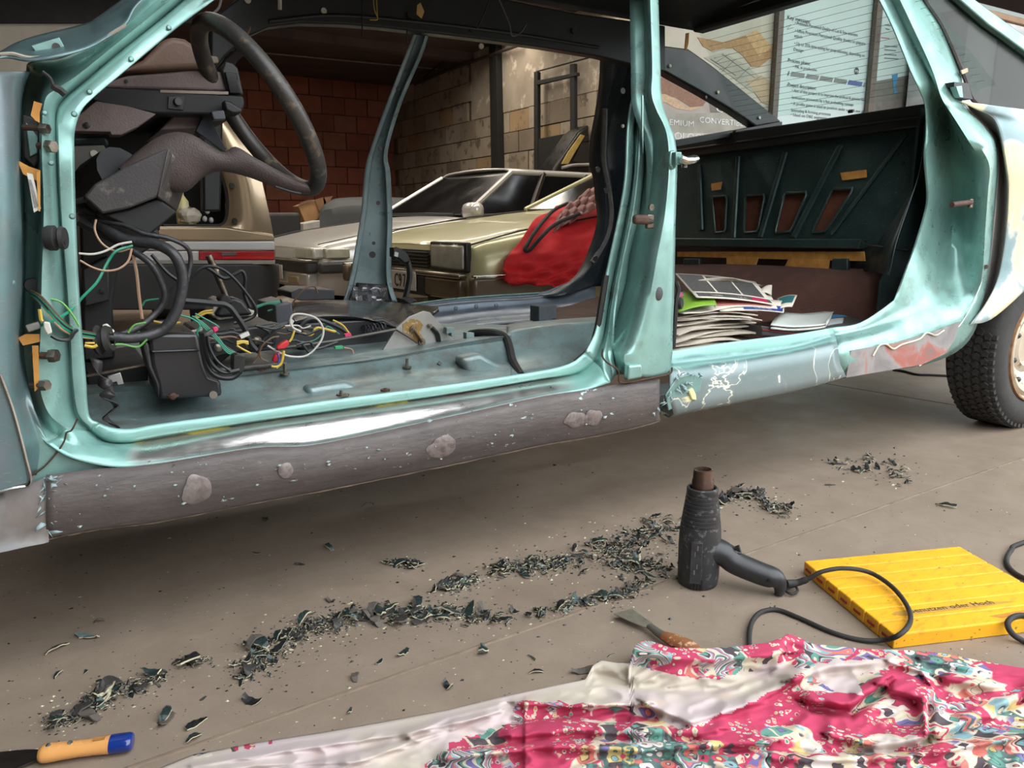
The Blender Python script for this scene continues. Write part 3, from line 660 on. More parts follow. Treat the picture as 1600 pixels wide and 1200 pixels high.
# hinge pockets, bolts, tape, sticker on the hinge post
slab([(35,178),(58,186),(62,200),(60,252),(54,262),(36,246)], 1.535, .01).build('hinge_pocket', mat('dark_steel', (58,54,50), .7, c2=(40,40,38), nscale=30), car, bevel=.003)  # dark brown-grey plate where the hinge slot opens
slab([(40,190),(60,214),(59,240),(46,246)], 1.53, .006).build('hinge_reinforcement', M_mintd, car, bevel=.002)
def bolt(x0, y0, x1, y1, Y, r, head, m=M_steel):
    a, c = P(x0,y0,Y=Y), P(x1,y1,Y=Y-.02); d = (c-a).normalized(); o = MB().tube([a, c], r, 8).build('hinge_bolt', m, car)
    if head: MB().lathe([(0,.006),(r*1.7,.006),(r*1.9,.003),(r*1.9,-.006),(0,-.006)], c, d, 6).build('bolt_head', M_steel, o)
bolt(36,199,70,201,1.49,.0045,True,M_rust); bolt(60,228,80,229,1.485,.0055,True,M_rust)
bolt(50,555,84,556,1.47,.006,True,M_rust); bolt(48,601,70,602,1.47,.005,True,M_rust)
def tape(px, Y, name='masking_tape', m=None): return slab(px, Y, .0012).build(name, m or M_tape, car, smooth=False)
tape([(53,158),(66,162),(62,176),(62,192),(55,188),(48,180)], 1.46); tape([(27,250),(45,260),(63,266),(63,282),(58,283),(36,272)], 1.468)
tape([(57,270),(63,266),(63,330),(60,330)], 1.455); tape([(28,528),(40,522),(62,522),(62,534),(36,540)], 1.462); tape([(50,540),(60,540),(62,605),(54,612)], 1.456)
stk = slab([(42,270),(51,272),(64,326),(53,332)], 1.458, .001).build('paper_sticker', mat('paper_sticker', (214,210,200), .7), car)
slab([(44,280),(49,281),(60,322),(54,325)], 1.4568, .001).build('sticker_print', mat('sticker_print', (150,146,140), .7, c2=(90,88,86), nscale=160, amt=1.5), stk)
sp = MB().lathe([(0,.0),(.018,.0),(.020,.004),(.020,.014),(.015,.017),(.015,.019),(.019,.022),(.017,.028),(0,.028)], P(72,372,Y=1.455), (1,-.35,0), 16).build('bump_stop', M_rubber, car)
MB().tube([P(90,376,Y=1.445),P(103,378,Y=1.44)], .0045, 8).build('bump_stop_pin', M_rubber, sp)
b = MB().lathe([(0,.001),(.011,.001),(.012,-.003)], P(50,446,Y=1.51), (.2,-1,0), 14); b.build('harness_hole', M_black, car)
random.seed(21)
for x, y in ((70,176),(205,92),(264,43),(140,143),(80,254),(113,338),(10,350),(19,441),(11,466),(116,178),(170,80)):
    b = MB().lathe([(0,.0015),(.003,.0012),(.005,-.002)], P(x,y,Y=(1.455 if x > 60 else 1.41)+tum(y)+(.035 if y < 150 else 0)), (0,-1,.1), 10); b.build('spot_weld', M_mintd, car)

qe_ = [P(x,y,Y=1.40+tum(y)) for x,y in qr]; zc_ = qe_[-1].z; X1 = qe_[0].x
rows = []
for k, p in enumerate(qe_):
    f = k/(len(qe_)-1)
    rows.append([p, Vector((p.x+.30, p.y+.01, max(p.z-.02, .66 if k == len(qe_)-1 else p.z-.04))), Vector((p.x+.55, p.y+.03, p.z-.10 if k < len(qe_)-1 else .56)), Vector((p.x+.80, p.y+.09, p.z-.20 if k < len(qe_)-1 else .36))])
b = MB(); b.patch(rows, 3, 4); b.build('rear_wing', M_mint, car, solid=.006, off=1, angle=70)
e_ = [r[-1] for r in rows]; b = MB(); b.patch([[q, q+Vector((.05,.6,.02)), q+Vector((0,1.35,0))] for q in e_], 2, 4); b.build('tail_panel', M_mint, car, solid=.005)
b = MB(); b.patch([[q, q+Vector((0,.7,.04)), q+Vector((0,1.4,0))] for q in rows[0]], 3, 4); b.build('boot_lid', M_mint, car, solid=.005)
# ================================================================ cabin of the stripped saloon
def slabp(name, px, Y, thick, m, bevel=.004, segs=2, parent=None):
    return slab(px, Y, thick).build(name, m, parent or car, bevel=bevel, segs=segs)
# roof skin, far roof rail, far pillars
rows = [[(x, y, z) for y, z in ((1.62,1.50),(1.75,1.56),(2.05,1.585),(2.35,1.57),(2.47,1.545))] for x in (.50,.9,1.4,1.9,2.37)]
b = MB(); b.patch(rows, 4, 3); b.build('roof_skin', M_blkgrn, car, solid=.004)
b = MB(); b.box((2.36, 2.04, 1.56), (.06, .86, .05)); b.build('rear_header', M_blkgrn, car, bevel=.01)
b = MB(); b.box((1.35, 2.04, 1.565), (.07, .80, .03)); b.build('roof_bow', M_blkgrn, car, bevel=.008)
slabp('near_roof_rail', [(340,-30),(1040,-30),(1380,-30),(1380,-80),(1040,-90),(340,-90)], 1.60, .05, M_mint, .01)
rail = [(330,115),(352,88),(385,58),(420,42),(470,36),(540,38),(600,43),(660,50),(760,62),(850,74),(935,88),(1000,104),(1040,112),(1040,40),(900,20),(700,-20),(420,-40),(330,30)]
slabp('far_roof_rail', rail, 2.46, .05, M_blkgrn, .006)
b = MB().tube(wpts([(420,33),(520,24),(650,34),(800,52),(935,74)], 2.455), .006, 6); b.build('rail_bead', M_blkgrn, car)
for x, y, m in ((506,17,'w'),(387,0,'w'),(640,24,'d'),(737,45,'d'),(896,48,'d'),(752,72,'w')):
    b = MB().lathe([(0,.002),(.009,.002),(.01,-.002)], P(x,y,Y=2.455), (0,-1,0), 12); b.build('rail_plug', mat('pale_plug', (190,186,170), .6) if m == 'w' else M_black, car)
slabp('hanging_wire_tag', [(652,8),(657,4),(663,18),(659,29),(651,22)], 2.40, .002, mat('tan_paper', (196,160,98), .8), 0)
def wire(px, Y, r, m, name='loose_wire', n=5, seg=6, parent=None):
    return MB().tube(wpts(px, Y, n), r, seg).build(name, m, parent or car)
CW = {k: mat('wire_'+k, c, .45) for k, c in dict(black=(24,24,24), grey=(90,88,86), green=(44,140,110), lime=(98,166,74), yellow=(214,178,66), tan=(186,150,120), white=(206,202,192), brown=(98,70,48), red=(206,44,50), blue=(40,70,150), pink=(226,58,110)).items()}
wire([(583,-4),(585,15),(590,30),(578,31)], 2.40, .0016, CW['yellow']); wire([(588,-4),(589,15),(590,30)], 2.40, .0016, CW['yellow'])
wire([(566,-4),(566,58)], 2.42, .002, CW['black']); wire([(636,45),(636,72)], 2.42, .002, CW['black']); wire([(765,-2),(755,25),(745,45)], 2.40, .0018, CW['black']); wire([(780,0),(795,35),(800,55),(812,52),(822,38)], 2.40, .003, CW['grey'])
wire([(437,0),(437,15)], 2.40, .006, CW['white']); wire([(332,22),(342,12),(346,-4)], 2.0, .003, CW['grey']); wire([(376,72),(388,50),(390,42)], 2.42, .004, CW['brown'])
# far front pillar
slabp('far_front_pillar', [(330,118),(352,90),(386,60),(400,70),(372,95),(350,125),(345,330),(318,330),(316,140)], 2.62, .06, M_blkgrn, .006)
# far centre pillar
lft = [(650,46),(636,80),(601,170),(580,230),(571,262),(567,300),(563,340),(553,400),(545,440),(536,472)]
rgt = [(672,46),(660,85),(628,160),(606,235),(610,270),(612,310),(613,350),(611,420),(614,450),(621,472)]
yy = [2.50,2.56,2.68,2.78,2.82,2.86,2.89,2.92,2.93,2.93]
g_ = []
for (x0,y0),(x1,y1),Y in zip(lft, rgt, yy):
    w = x1-x0; f = min(7, w*.2)
    g_.append([P(x0,y0,Y=Y), P(x0+f,y0,Y=Y), P(x0+f+2,y0,Y=Y+.045), P(x1-f-2,y1,Y=Y+.045), P(x1-f,y1,Y=Y), P(x1,y1,Y=Y)])
b = MB(); b.patch(g_, 5, 2, lin_v=True); b.build('far_centre_pillar', paint('far_pillar_paint', (156,172,174), (132,150,152), (110,104,98), wear=.55, metal=.4, rough=.32), car, solid=.003)
for x, y, r in ((591,317,.008),(584,380,.007),(582,398,.013),(622,139,.007),(594,232,.007)):
    Y = 2.84 if y > 250 else 2.62; Y = 2.895 if y > 350 else Y
    MB().lathe([(0,.001),(r,.001),(r,-.002)], P(x,y,Y=Y), (0,-1,0), 12).build('pillar_hole', M_black, car)
slabp('pillar_slot', [(560,442),(606,446),(608,470),(556,470)], 2.925, .03, M_black, .004)
# far rear pillar with seam-sealed ribs
M_navy = paint('dark_blue_grey_paint', (52,60,66), (42,50,56), (60,58,54), wear=.55, metal=.25, rough=.38)
fr = [ [(938,84),(962,84),(985,84),(1010,84)], [(936,130),(956,130),(975,130),(1010,130)], [(930,175),(945,175),(962,175),(1005,175)], [(922,220),(938,220),(950,220),(1003,220)], [(921,255),(940,255),(952,255),(1000,255)], [(927,280),(945,280),(955,280),(996,280)], [(930,310),(946,310),(958,312),(990,312)], [(933,345),(946,345),(960,340),(985,340)], [(922,385),(940,378),(956,366),(976,366)], [(900,430),(926,412),(946,396),(966,396)], [(862,456),(905,440),(935,428),(958,420)], [(842,462),(880,462),(925,448),(956,448)]]
g_ = [[P(x,y,Y=Y-.25*tum(y)/.17*1.2) for (x,y),Y in zip(s,(2.86,2.80,2.83,2.70))] for s in fr]
b = MB(); b.patch(g_, 4, 3); b.build('far_rear_pillar', M_navy, car, solid=.003, angle=60)
b = MB().tube(wpts([(945,170,2.68),(944,210,2.72),(943,250,2.77),(950,290,2.79),(955,330,2.80),(950,365,2.80),(935,395,2.80),(925,410,2.80)], 2.78), .012, 6, flat=.5); b.build('seam_sealant', mat('grey_seam_sealant', (92,92,90), .6, c2=(70,70,68), nscale=30), car)
for x, y in ((934,265),(947,298),(973,142),(931,404)): MB().lathe([(0,.002),(.012,.002),(.013,-.003)], P(x,y,Y=2.72 if y > 200 else 2.60), (0,-1,0), 12).build('pillar_hole', M_black, car)
MB().lathe([(0,.004),(.007,.003),(.007,-.003)], P(973,197,Y=2.58), (0,-1,0), 10).build('pale_plug', mat('pale_plug', (190,186,170), .6), car)
# far sill: flange, inner panel with dimples
g_ = [[P(x,y,Y=Y) for y,Y in ((a,2.90),(a+6,2.895),(a+8,2.86),(c,2.84),(d,2.76),(e,2.60))] for x,a,c,d,e in ((480,486,500,518,530),(560,480,498,516,524),(652,473,494,512,520),(700,467,490,506,516),(760,462,484,498,508),(842,457,476,492,500),(880,444,468,486,497),(930,425,455,476,492))]
M_sideb = paint('blue_grey_inner_panel', (116,126,138), (98,108,120), (104,98,92), wear=.56, metal=.35, rough=.34)
b = MB(); b.patch(g_, 5, 3); b.build('far_sill', M_sideb, car, solid=.003, angle=60)
b = MB().tube(wpts([(640,476),(701,468),(759,463),(842,458)], 2.893), .006, 6, flat=.7); b.build('far_sill_flange', M_mint, car)
for x, y in ((712,482),(744,479),(775,477),(670,497),(690,506),(705,520),(739,498)): MB().sphere(P(x,y,Y=2.80), .010, 8, 6, (1,.5,1)).build('dimple', M_sideb, car)
# floor pan
xs = (110,250,400,500,600,700,770,800)
rl = [(1.52,(700,675,650,635,620,606,596,592)),(1.58,(672,664,644,631,616,602,592,588)),(1.70,(650,640,618,606,590,576,568,565)),(1.76,(620,606,586,574,562,545,535,530)),(1.80,(604,594,578,566,554,536,525,522)),(2.30,(560,548,532,522,514,514,512,512)),(2.75,(525,515,508,503,500,506,506,506))]
g_ = [[P(x, r[1][i], Y=r[0]) for r in rl] for i, x in enumerate(xs)]
b = MB(); b.patch(g_, 6, 3); b.build('floor_pan', M_flo, car, solid=.003, angle=60)
g_ = [[P(x,y,Y=Y) for y,Y in r] for x, r in ((792,((592,1.60),(560,1.72),(532,1.78),(520,1.84),(508,2.4))),(815,((590,1.60),(555,1.72),(522,1.78),(512,1.86),(503,2.4))),(870,((584,1.60),(545,1.70),(514,1.76),(505,1.84),(498,2.4))),(930,((574,1.60),(540,1.68),(507,1.74),(500,1.84),(494,2.4))),(990,((566,1.60),(530,1.68),(500,1.72),(494,1.82),(490,2.4))))]
b = MB(); b.patch(g_, 5, 3); b.build('rear_floor_step', M_flo, car, solid=.003, angle=60)
b = MB().tube(wpts([(735,521,1.90),(752,519,1.84),(773,520,1.79),(790,527,1.76),(797,545,1.72),(802,565,1.68),(814,586,1.62)], 1.75), .010, 8); b.build('rubber_hose', M_rubber, car)
# pressed pads, studs and clips on the floor
for px, Y in (([(478,606),(540,596),(566,606),(556,624),(500,634),(486,632)],1.63),([(720,560),(752,552),(786,572),(784,588),(752,594),(730,580)],1.63)):
    slabp('pressed_pad', px, Y+.035, .05, M_flo, .02, 4)
def stud(x, y, y2, Y, m=M_steel):
    o = MB().lathe([(0,.004),(.011,.004),(.011,0),(.004,0)], P(x,y,Y=Y), (0,0,1), 10).build('stud_washer', m, car)
    MB().tube([P(x,y,Y=Y), P(x,y2,Y=Y)], .0038, 8).build('threaded_stud', M_steel, o)
stud(445,585,568,1.74); stud(636,575,560,1.72); stud(533,618,610,1.58); stud(538,618,614,1.60); stud(602,611,606,1.58,M_rust); stud(270,620,615,1.62,M_rust); stud(410,580,577,1.78,M_rust)
MB().lathe([(0,.002),(.006,.002),(.007,-.002)], P(687,568,Y=1.715), (0,-1,.6), 4).build('square_hole', M_black, car)
for x, y in ((735,528),(704,520)): slabp('pan_clip', [(x-6,y-8),(x+6,y-8),(x+7,y+6),(x+2,y+6),(x+1,y),(x-6,y+2)], 1.83, .02, M_flo, .001)
MB().box(P(849,489,Y=2.25), (.075,.06,.055)).build('foam_block', mat('dark_foam', (70,76,80), .9, c2=(56,60,64), nscale=40), car, bevel=.003)
M_felt = mat('brown_felt', (92,70,56), .98, c2=(66,48,40), nscale=14, amt=1, bump=.8, bscale=120)
b = MB(); b.patch([[P(x,y,Y=Y) for y,Y in ((a,2.62),(c,2.5),(d,2.2))] for x,a,c,d in ((866,484,492,500),(895,478,486,498),(925,468,484,497),(975,458,478,492))], 4, 4); b.build('felt_mat', M_felt, car, solid=.012)
# strap and cable-guide bits at the near left of the floor
b = MB(); pts = wpts([(150,560,1.60),(155,590,1.60),(166,600,1.60),(176,610,1.58),(164,622,1.58),(182,636,1.58),(166,648,1.57),(172,658,1.57),(182,668,1.57)], 1.6, 4)

for _i, _p in enumerate(pts):
    _t = _i*.42; pts[_i] = [Vector(_p)+Vector((math.cos(_t)*.010, math.sin(_t)*.008, -.006)), Vector(_p)-Vector((math.cos(_t)*.010, math.sin(_t)*.008, -.006))]
b.grid(pts); b.build('twisted_strap', mat('dark_strap', (54,52,52), .4), car, solid=.0015)
slabp('seat_belt_clip', [(168,588),(188,582),(194,600),(184,602),(182,596),(170,600)], 1.62, .006, mat('galvanised', (170,172,172), .35, .8), .001)

# ---------------- dashboard
M_dash = mat('brown_dash_vinyl', (112,97,94), .55, c2=(94,80,78), nscale=18, bump=.25, bscale=260)
M_dasht = mat('faded_dash_leather', (126,100,82), .5, c2=(100,78,66), nscale=9, bump=.2, bscale=200)
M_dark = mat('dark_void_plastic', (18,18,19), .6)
dash = slabp('dashboard', [(140,135),(200,118),(254,114),(320,108),(346,112),(356,143),(300,141),(250,140),(170,138)], 1.86, .55, M_dash, .006, 3)
b = MB(); sec = [(188,112),(225,92),(252,64),(266,56),(290,60),(312,76),(325,92),(327,102),(318,107),(290,109),(240,112)]
b.prism([P(x,y,Y=1.92) for x,y in sec], (0,.5,0)); b.build('dash_top_pad', M_dasht, dash, bevel=.022, segs=5)
slabp('dash_lower_box', [(118,150),(160,136),(250,140),(357,148),(381,150),(383,164),(376,178),(330,179),(262,178),(243,178),(180,168)], 1.84, .5, M_dark, .005, 3, dash)
slabp('dash_trim_line', [(250,140),(357,143),(357,148),(250,145)], 1.838, .01, mat('pale_trim', (140,124,112), .5), .001, 2, dash)
slabp('cluster_housing', [(346,110),(352,96),(364,98),(372,106),(381,148),(357,148)], 1.85, .3, M_black, .004, 3, dash)
slabp('cluster_lens', [(351,112),(370,114),(377,146),(359,146)], 1.843, .01, mat('gloss_black', (10,11,13), .15), .002, 2, dash)
slabp('cluster_hood', [(322,86),(340,88),(343,98),(334,100),(326,96)], 1.90, .2, mat('tan_bracket', (120,108,92), .6), .003, 2, dash)
kn = MB().lathe([(0,.016),(.0075,.016),(.0085,.0),(.0085,-.004)], P(276,160,Y=1.838), (.1,-1,0), 14).build('dash_knob', mat('dark_knob', (66,64,64), .5), dash)
slabp('knob_plate', [(263,150),(288,150),(287,172),(262,170)], 1.836, .004, M_black, .001, 2, dash)
slabp('indicator_stalk', [(349,156),(360,158),(379,170),(378,177),(364,178),(352,172)], 1.80, .03, M_black, .005, 3, dash)
slabp('stalk_box', [(330,174),(350,172),(353,186),(334,187)], 1.79, .03, mat('slate_plastic', (74,76,84), .35), .002, 2, dash)
MB().lathe([(0,.002),(.004,.001),(.004,-.002)], P(197,127,Y=1.858), (0,-1,0), 8).build('dash_screw', M_black, dash)
slabp('lower_dash_panel', [(112,205),(122,180),(150,158),(200,166),(244,178),(216,198),(190,211),(174,211),(172,206),(115,205)], 1.78, .05, M_dash, .004, 3, dash)
MB().lathe([(0,.004),(.006,.002),(.006,-.003)], P(136,196,Y=1.778), (0,-1,0), 10).build('panel_plug', M_black, dash)
slabp('knee_panel', [(250,203),(262,190),(272,179),(312,178),(320,200),(300,202)], 1.90, .3, M_dash, .004, 3, dash)
slabp('knee_blade', [(306,205),(318,180),(330,186),(353,232),(350,237)], 1.88, .02, mat('gloss_slate', (40,44,52), .2), .001, 2, dash)
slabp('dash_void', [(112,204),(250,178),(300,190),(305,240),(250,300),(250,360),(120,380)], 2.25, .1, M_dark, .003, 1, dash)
slabp('cross_tube', [(112,215),(165,212),(172,224),(165,230),(112,228)], 1.95, .1, M_dkteal, .01, 4, dash)
br = slabp('column_bracket', [(114,228),(162,227),(166,233),(122,296),(114,290)], 1.80, .006, mat('grey_bracket', (84,80,72), .5), .001)
slabp('bracket_flange', [(166,233),(173,241),(130,300),(122,296)], 1.80, .012, mat('grey_bracket_edge', (104,92,84), .45), .001, 2, br)
MB().lathe([(0,.001),(.007,.001),(.007,-.002)], P(147,240,Y=1.798), (0,-1,0), 14).build('bracket_hole', mat('daylit_hole', (190,186,170), .8), br)
slabp('heater_box', [(124,330),(150,328),(190,345),(250,360),(248,380),(185,420),(176,470),(180,560),(130,566)], 1.95, .35, M_black, .006, 2)
slabp('heater_flap', [(128,420),(170,400),(172,470),(132,480)], 1.90, .05, mat('dark_grey_plastic', (42,42,44), .5), .004, 2)
MB().lathe([(0,.004),(.006,.003),(.006,-.002)], P(160,455,Y=1.898), (0,-1,0), 10).build('flap_plug', M_black, car)
# column box: big dark housing with a worn grey cover
M_boxc = mat('dusty_black_vinyl', (58,54,53), .6, c2=(42,40,40), nscale=10, bump=.3, bscale=200, c3=(92,84,78))
bx = slabp('column_box', [(131,307),(150,286),(200,258),(262,231),(270,240),(258,283),(247,308),(200,326),(160,334)], 1.66, .16, M_boxc, .004, 2)
b = MB(); b.prism([P(263,231,Y=1.655), P(290,268,Y=1.70), P(287,300,Y=1.74), P(277,330,Y=1.74), P(246,308,Y=1.655)], (0,.14,0)); b.build('box_end_cover', mat('dusty_cover', (88,82,78), .55, c2=(64,60,58), nscale=12, c3=(130,122,112)), bx, bevel=.003)
slabp('box_underside', [(160,335),(200,327),(246,309),(277,331),(234,368),(196,352)], 1.68, .14, M_dark, .004, 2, bx)
# steering wheel: single spoke
CWH, NWH, RWH = Vector((.416,1.718,1.012)), None, .185
ti, ya = .5715, .0549
NWH = Vector((math.cos(ti)*math.cos(ya), math.cos(ti)*math.sin(ya), math.sin(ti))); AWH = Vector((-math.sin(ya), math.cos(ya), 0)); BWH = NWH.cross(AWH)
M_rim = mat('worn_wheel_vinyl', (62,58,54), .42, c2=(44,42,40), nscale=14, amt=1, bump=.15, bscale=180, c3=(92,80,66))
sw = MB().tube([CWH+(AWH*math.cos(a)+BWH*math.sin(a))*RWH for a in [2*math.pi*i/72 for i in range(72)]], .0175, 14, closed=True).build('steering_wheel', M_rim, car)
up = [(184,262),(228,226),(262,208),(300,210),(345,237),(368,229),(398,246),(438,268),(476,286)]
lo = [(215,290),(262,300),(292,299),(318,277),(345,268),(385,276),(425,291),(455,301),(484,304)]
rows = []
for i, (a, c) in enumerate(zip(up, lo)):
    Ya = 1.70-.011*i; A, Cc = P(*a, Y=Ya+.02), P(*c, Y=Ya+.02); mid = (A+Cc)/2; e = (Cc-A)/2; th = .030-.0016*i
    rows.append([mid+e*math.cos(q)+Vector((0,1,0))*math.sin(q)*th for q in [2*math.pi*k/14 for k in range(14)]])
rows = list(zip(*[spline(r, 4) for r in zip(*rows)]))
b = MB(); b.grid(rows, closed_v=True); b.build('wheel_spoke', mat('spoke_vinyl', (84,72,70), .5, c2=(70,60,58), nscale=12, bump=.45, bscale=330), sw)
b = MB().tube([P(190,268,Y=1.74), P(140,300,Y=1.84)], .05, 14); b.build('steering_column', M_dark, sw)
wire([(430,292),(455,300),(470,303)], 1.585, .003, M_dark, 'spoke_edge', 3)

# ---------------- centre tray, heater duct, lever, levers plate
duct = slabp('footwell_duct', [(231,525),(240,520),(310,521),(314,545),(320,572),(326,590),(345,595),(348,620),(249,625),(245,600),(236,570)], 1.62, .16, mat('black_duct', (30,30,33), .32, c2=(40,40,42)), .008, 3)
slabp('duct_flange', [(221,540),(229,532),(233,540),(238,572),(250,602),(249,625),(242,600),(230,575)], 1.615, .05, M_black, .004, 2, duct)
slabp('duct_rib', [(236,548),(312,545),(313,549),(237,552)], 1.612, .02, mat('black_duct', (30,30,33), .32), .004, 3, duct)
MB().lathe([(0,.003),(.008,.003),(.009,0),(.009,-.003)], P(333,617,Y=1.618), (0,-1,.1), 14).build('duct_washer', M_chrome, duct)
MB().lathe([(0,.006),(.007,.004),(.008,-.002)], P(270,619,Y=1.618), (0,-1,.1), 7).build('duct_screw', M_rust, duct)
slabp('black_floor_tray', [(135,585),(232,568),(232,600),(138,612)], 1.80, .3, M_dark, .004)
slabp('tray_rail', [(135,586),(232,568),(232,571),(135,590)], 1.70, .01, M_steel, .001)
con = slabp('lower_console', [(312,522),(430,505),(433,540),(345,558),(318,570)], 1.82, .25, M_black, .006, 2)
slabp('console_wall', [(336,575),(362,554),(420,548),(490,542),(490,520),(430,505),(340,520)], 1.90, .05, mat('dark_grey_plastic', (42,42,44), .5), .004, 2, con)
slabp('console_lip', [(326,578),(450,566),(450,569),(326,582)], 1.78, .02, mat('grey_lip', (96,94,92), .4), .001, 2, con)
for x, y in ((341,543),(402,532)): MB().lathe([(0,.004),(.006,.004),(.010,.001),(.010,-.002)], P(x,y,Y=1.815), (0,-1,.2), 12).build('console_grommet', M_steel, con)
slabp('console_tray', [(470,505),(600,497),(640,520),(575,552),(490,560),(470,545)], 2.0, .2, mat('black_duct', (30,30,33), .32), .006, 2)
b = MB(); b.patch([[P(x,y,Y=Y) for y,Y in ((a,2.60),(c,2.3),(d,2.02),(e,2.0))] for x,a,c,d,e in ((453,474,480,500,510),(500,470,476,492,498),(560,471,478,494,498),(620,474,484,508,512),(640,476,488,512,516),(685,480,482,484,486))], 5, 3); b.build('console_cover', mat('glossy_black_cover', (20,23,28), .2, c2=(28,30,36)), car, solid=.006)
slabp('console_corner', [(430,478),(455,472),(462,508),(432,512)], 2.02, .2, mat('slate_plastic', (50,54,64), .35), .003)
sb = slabp('switch_module', [(454,457),(468,451),(523,453),(523,468),(470,470),(455,466)], 2.35, .16, mat('grey_module', (44,45,50), .45), .003)
# plate with the worn linkage
pl = slabp('linkage_plate', [(595,552),(620,512),(640,495),(662,486),(672,488),(682,500),(700,520),(716,537),(668,545)], 1.86, .006, mat('galvanised_plate', (164,162,156), .42, .6, c2=(140,138,134), nscale=12), .001)
slabp('linkage_foot', [(594,551),(668,545),(716,538),(714,542),(668,549),(597,555)], 1.835, .03, mat('galvanised_plate', (164,162,156), .42, .6), .001, 2, pl)
slabp('grease_stain', [(630,506),(642,498),(655,500),(661,508),(656,520),(662,530),(650,534),(640,524),(630,518)], 1.858, .001, mat('old_grease', (150,118,48), .6, c2=(110,82,36), nscale=60, amt=1.4, c3=(164,160,150)), 0, 1, pl)
b = MB().tube(wpts([(675,512),(683,522),(686,535)], 1.856, 4), .0075, 6, flat=.8); b.build('linkage_slot', M_black, pl)
for x, y, r in ((645,514,.009),(659,534,.010),(671,509,.006)):
    q = MB().lathe([(0,.010),(r*.6,.010),(r*.6,.005),(r,.005),(r,-.002)], P(x,y,Y=1.856), (0,-1,0), 10).build('linkage_pivot', M_steel, pl)
b = MB().tube([P(645,514,Y=1.85),P(659,534,Y=1.85)], .0055, 6, flat=.6); b.build('linkage_arm', M_rust, pl)
MB().tube(wpts([(617,514),(640,528),(652,536)], 1.85, 3), .0025, 6).build('linkage_edge', M_rust, pl)
MB().tube([P(432,545,Y=1.80),P(520,533,Y=1.82),P(617,515,Y=1.85)], .0042, 8).build('control_rod', mat('dark_rod', (84,80,76), .4, .8), car)
b = MB(); n = 60; ax0, ax1 = P(568,516,Y=1.98), P(604,512,Y=1.98)
b.tube([ax0+(ax1-ax0)*(i/n)+Vector((0,math.cos(i*.75)*.014,math.sin(i*.75)*.014)) for i in range(n+1)], .002, 5); b.build('coil_spring', M_black, car)
# shift lever on its white carrier
gl = slabp('lever_carrier', [(336,470),(345,466),(350,472),(398,486),(403,490),(403,506),(350,506),(330,492)], 2.02, .1, mat('off_white_plastic', (196,190,176), .5), .003)
slabp('lever_gate', [(335,492),(352,468),(366,464),(380,470),(396,492),(345,496)], 2.00, .06, M_black, .008, 3, gl)
MB().tube([P(326,399,Y=2.02),P(337,424,Y=2.02),P(353,463,Y=2.03)], [.0085,.0085,.0075], 10).build('lever_rod', M_steel, gl)
MB().tube([P(336,421,Y=2.02),P(338,424,Y=2.02)], .0105, 10).build('lever_collar', M_steel, gl)
slabp('lever_boot', [(343,466),(352,460),(362,466),(364,474),(352,478),(344,474)], 1.99, .05, M_rubber, .005, 3, gl)
# bag of crumpled foil stuck in the far pillar slot
b = MB(); random.seed(3); rows = []
for i in range(8):
    rows.append([P(552+i*7.2+random.uniform(-2,2), 447+j*5+random.uniform(-3,3), Y=2.88+random.uniform(-.02,.03)) for j in range(6)])
b.grid(rows); foil = b.build('crumpled_bag', mat('silvery_bag', (205,205,208), .25, .6, c2=(30,30,32), nscale=26, amt=1.2), solid=.002, angle=20)
tag(foil, 'crumpled black and silver plastic bag in the slot at the foot of the far pillar', 'bag')
# ---------------- wiring
Bk, Gy = CW['black'], CW['grey']
def harness(px, Y, r, name='harness'): return MB().tube(wpts(px, Y, 6), r, 10).build(name, mat('taped_harness', (34,34,36), .42, c2=(56,56,58), nscale=50, amt=1.4, bump=.4, bscale=120), car)
harness([(122,318,1.75),(150,345,1.72),(185,370,1.68),(215,378,1.66),(245,382,1.64),(272,398,1.62),(285,430,1.62),(282,465,1.62),(268,500,1.62),(245,520,1.62),(205,528,1.61),(160,525,1.61)], 1.65, .0105)
harness([(208,392,1.66),(235,412,1.64),(252,440,1.64),(258,465,1.64),(245,488,1.64),(215,512,1.63),(170,530,1.62)], 1.64, .0065)
harness([(125,335,1.74),(160,345,1.70),(195,352,1.68),(225,365,1.66),(262,372,1.65),(290,385,1.65),(298,405,1.66),(292,440,1.66)], 1.66, .0045)
wire([(118,315),(145,310),(155,322),(150,335),(130,325)], 1.72, .006, Bk, n=5)
wire([(122,345),(150,360),(180,375),(190,385)], 1.72, .010, Bk)
wire([(123,396),(145,397),(165,392),(185,382),(206,378)], 1.62, .0022, CW['white']); wire([(125,407),(145,418),(165,423),(185,420),(200,408),(206,388)], 1.61, .002, CW['tan'])
wire([(150,343),(148,358),(155,375),(168,387),(185,393),(203,388)], 1.63, .002, CW['tan'])
wire([(62,509,1.46),(85,500,1.45),(110,485,1.48),(130,463,1.56),(152,440,1.60),(168,410,1.62),(182,392,1.62),(207,384,1.63)], 1.55, .0026, CW['green'])
for i, (dy, c, r) in enumerate(((0,'green',.0026),(3,'grey',.0024),(6,'green',.0026),(9,'green',.0024),(-3,'brown',.0024),(12,'tan',.002),(4,'black',.0028))):
    wire([(48,456+dy*.4,1.50),(62,464+dy*.7,1.46),(80,484+dy,1.45),(98,505+dy*.9,1.46),(120,517+dy*.7,1.52),(148,523+dy*.5,1.58)], 1.5, r, CW[c])
wire([(73,466),(95,472),(112,490),(124,510)], 1.47, .002, CW['lime']); wire([(80,524,1.45),(92,530,1.45),(108,530,1.46),(115,520,1.48),(125,512,1.52)], 1.46, .0035, Bk)
wire([(62,483),(64,498),(66,502)], 1.45, .003, CW['yellow']); wire([(132,540),(145,542),(152,539)], 1.56, .003, CW['yellow']); wire([(133,536),(148,536)], 1.56, .002, CW['yellow'])
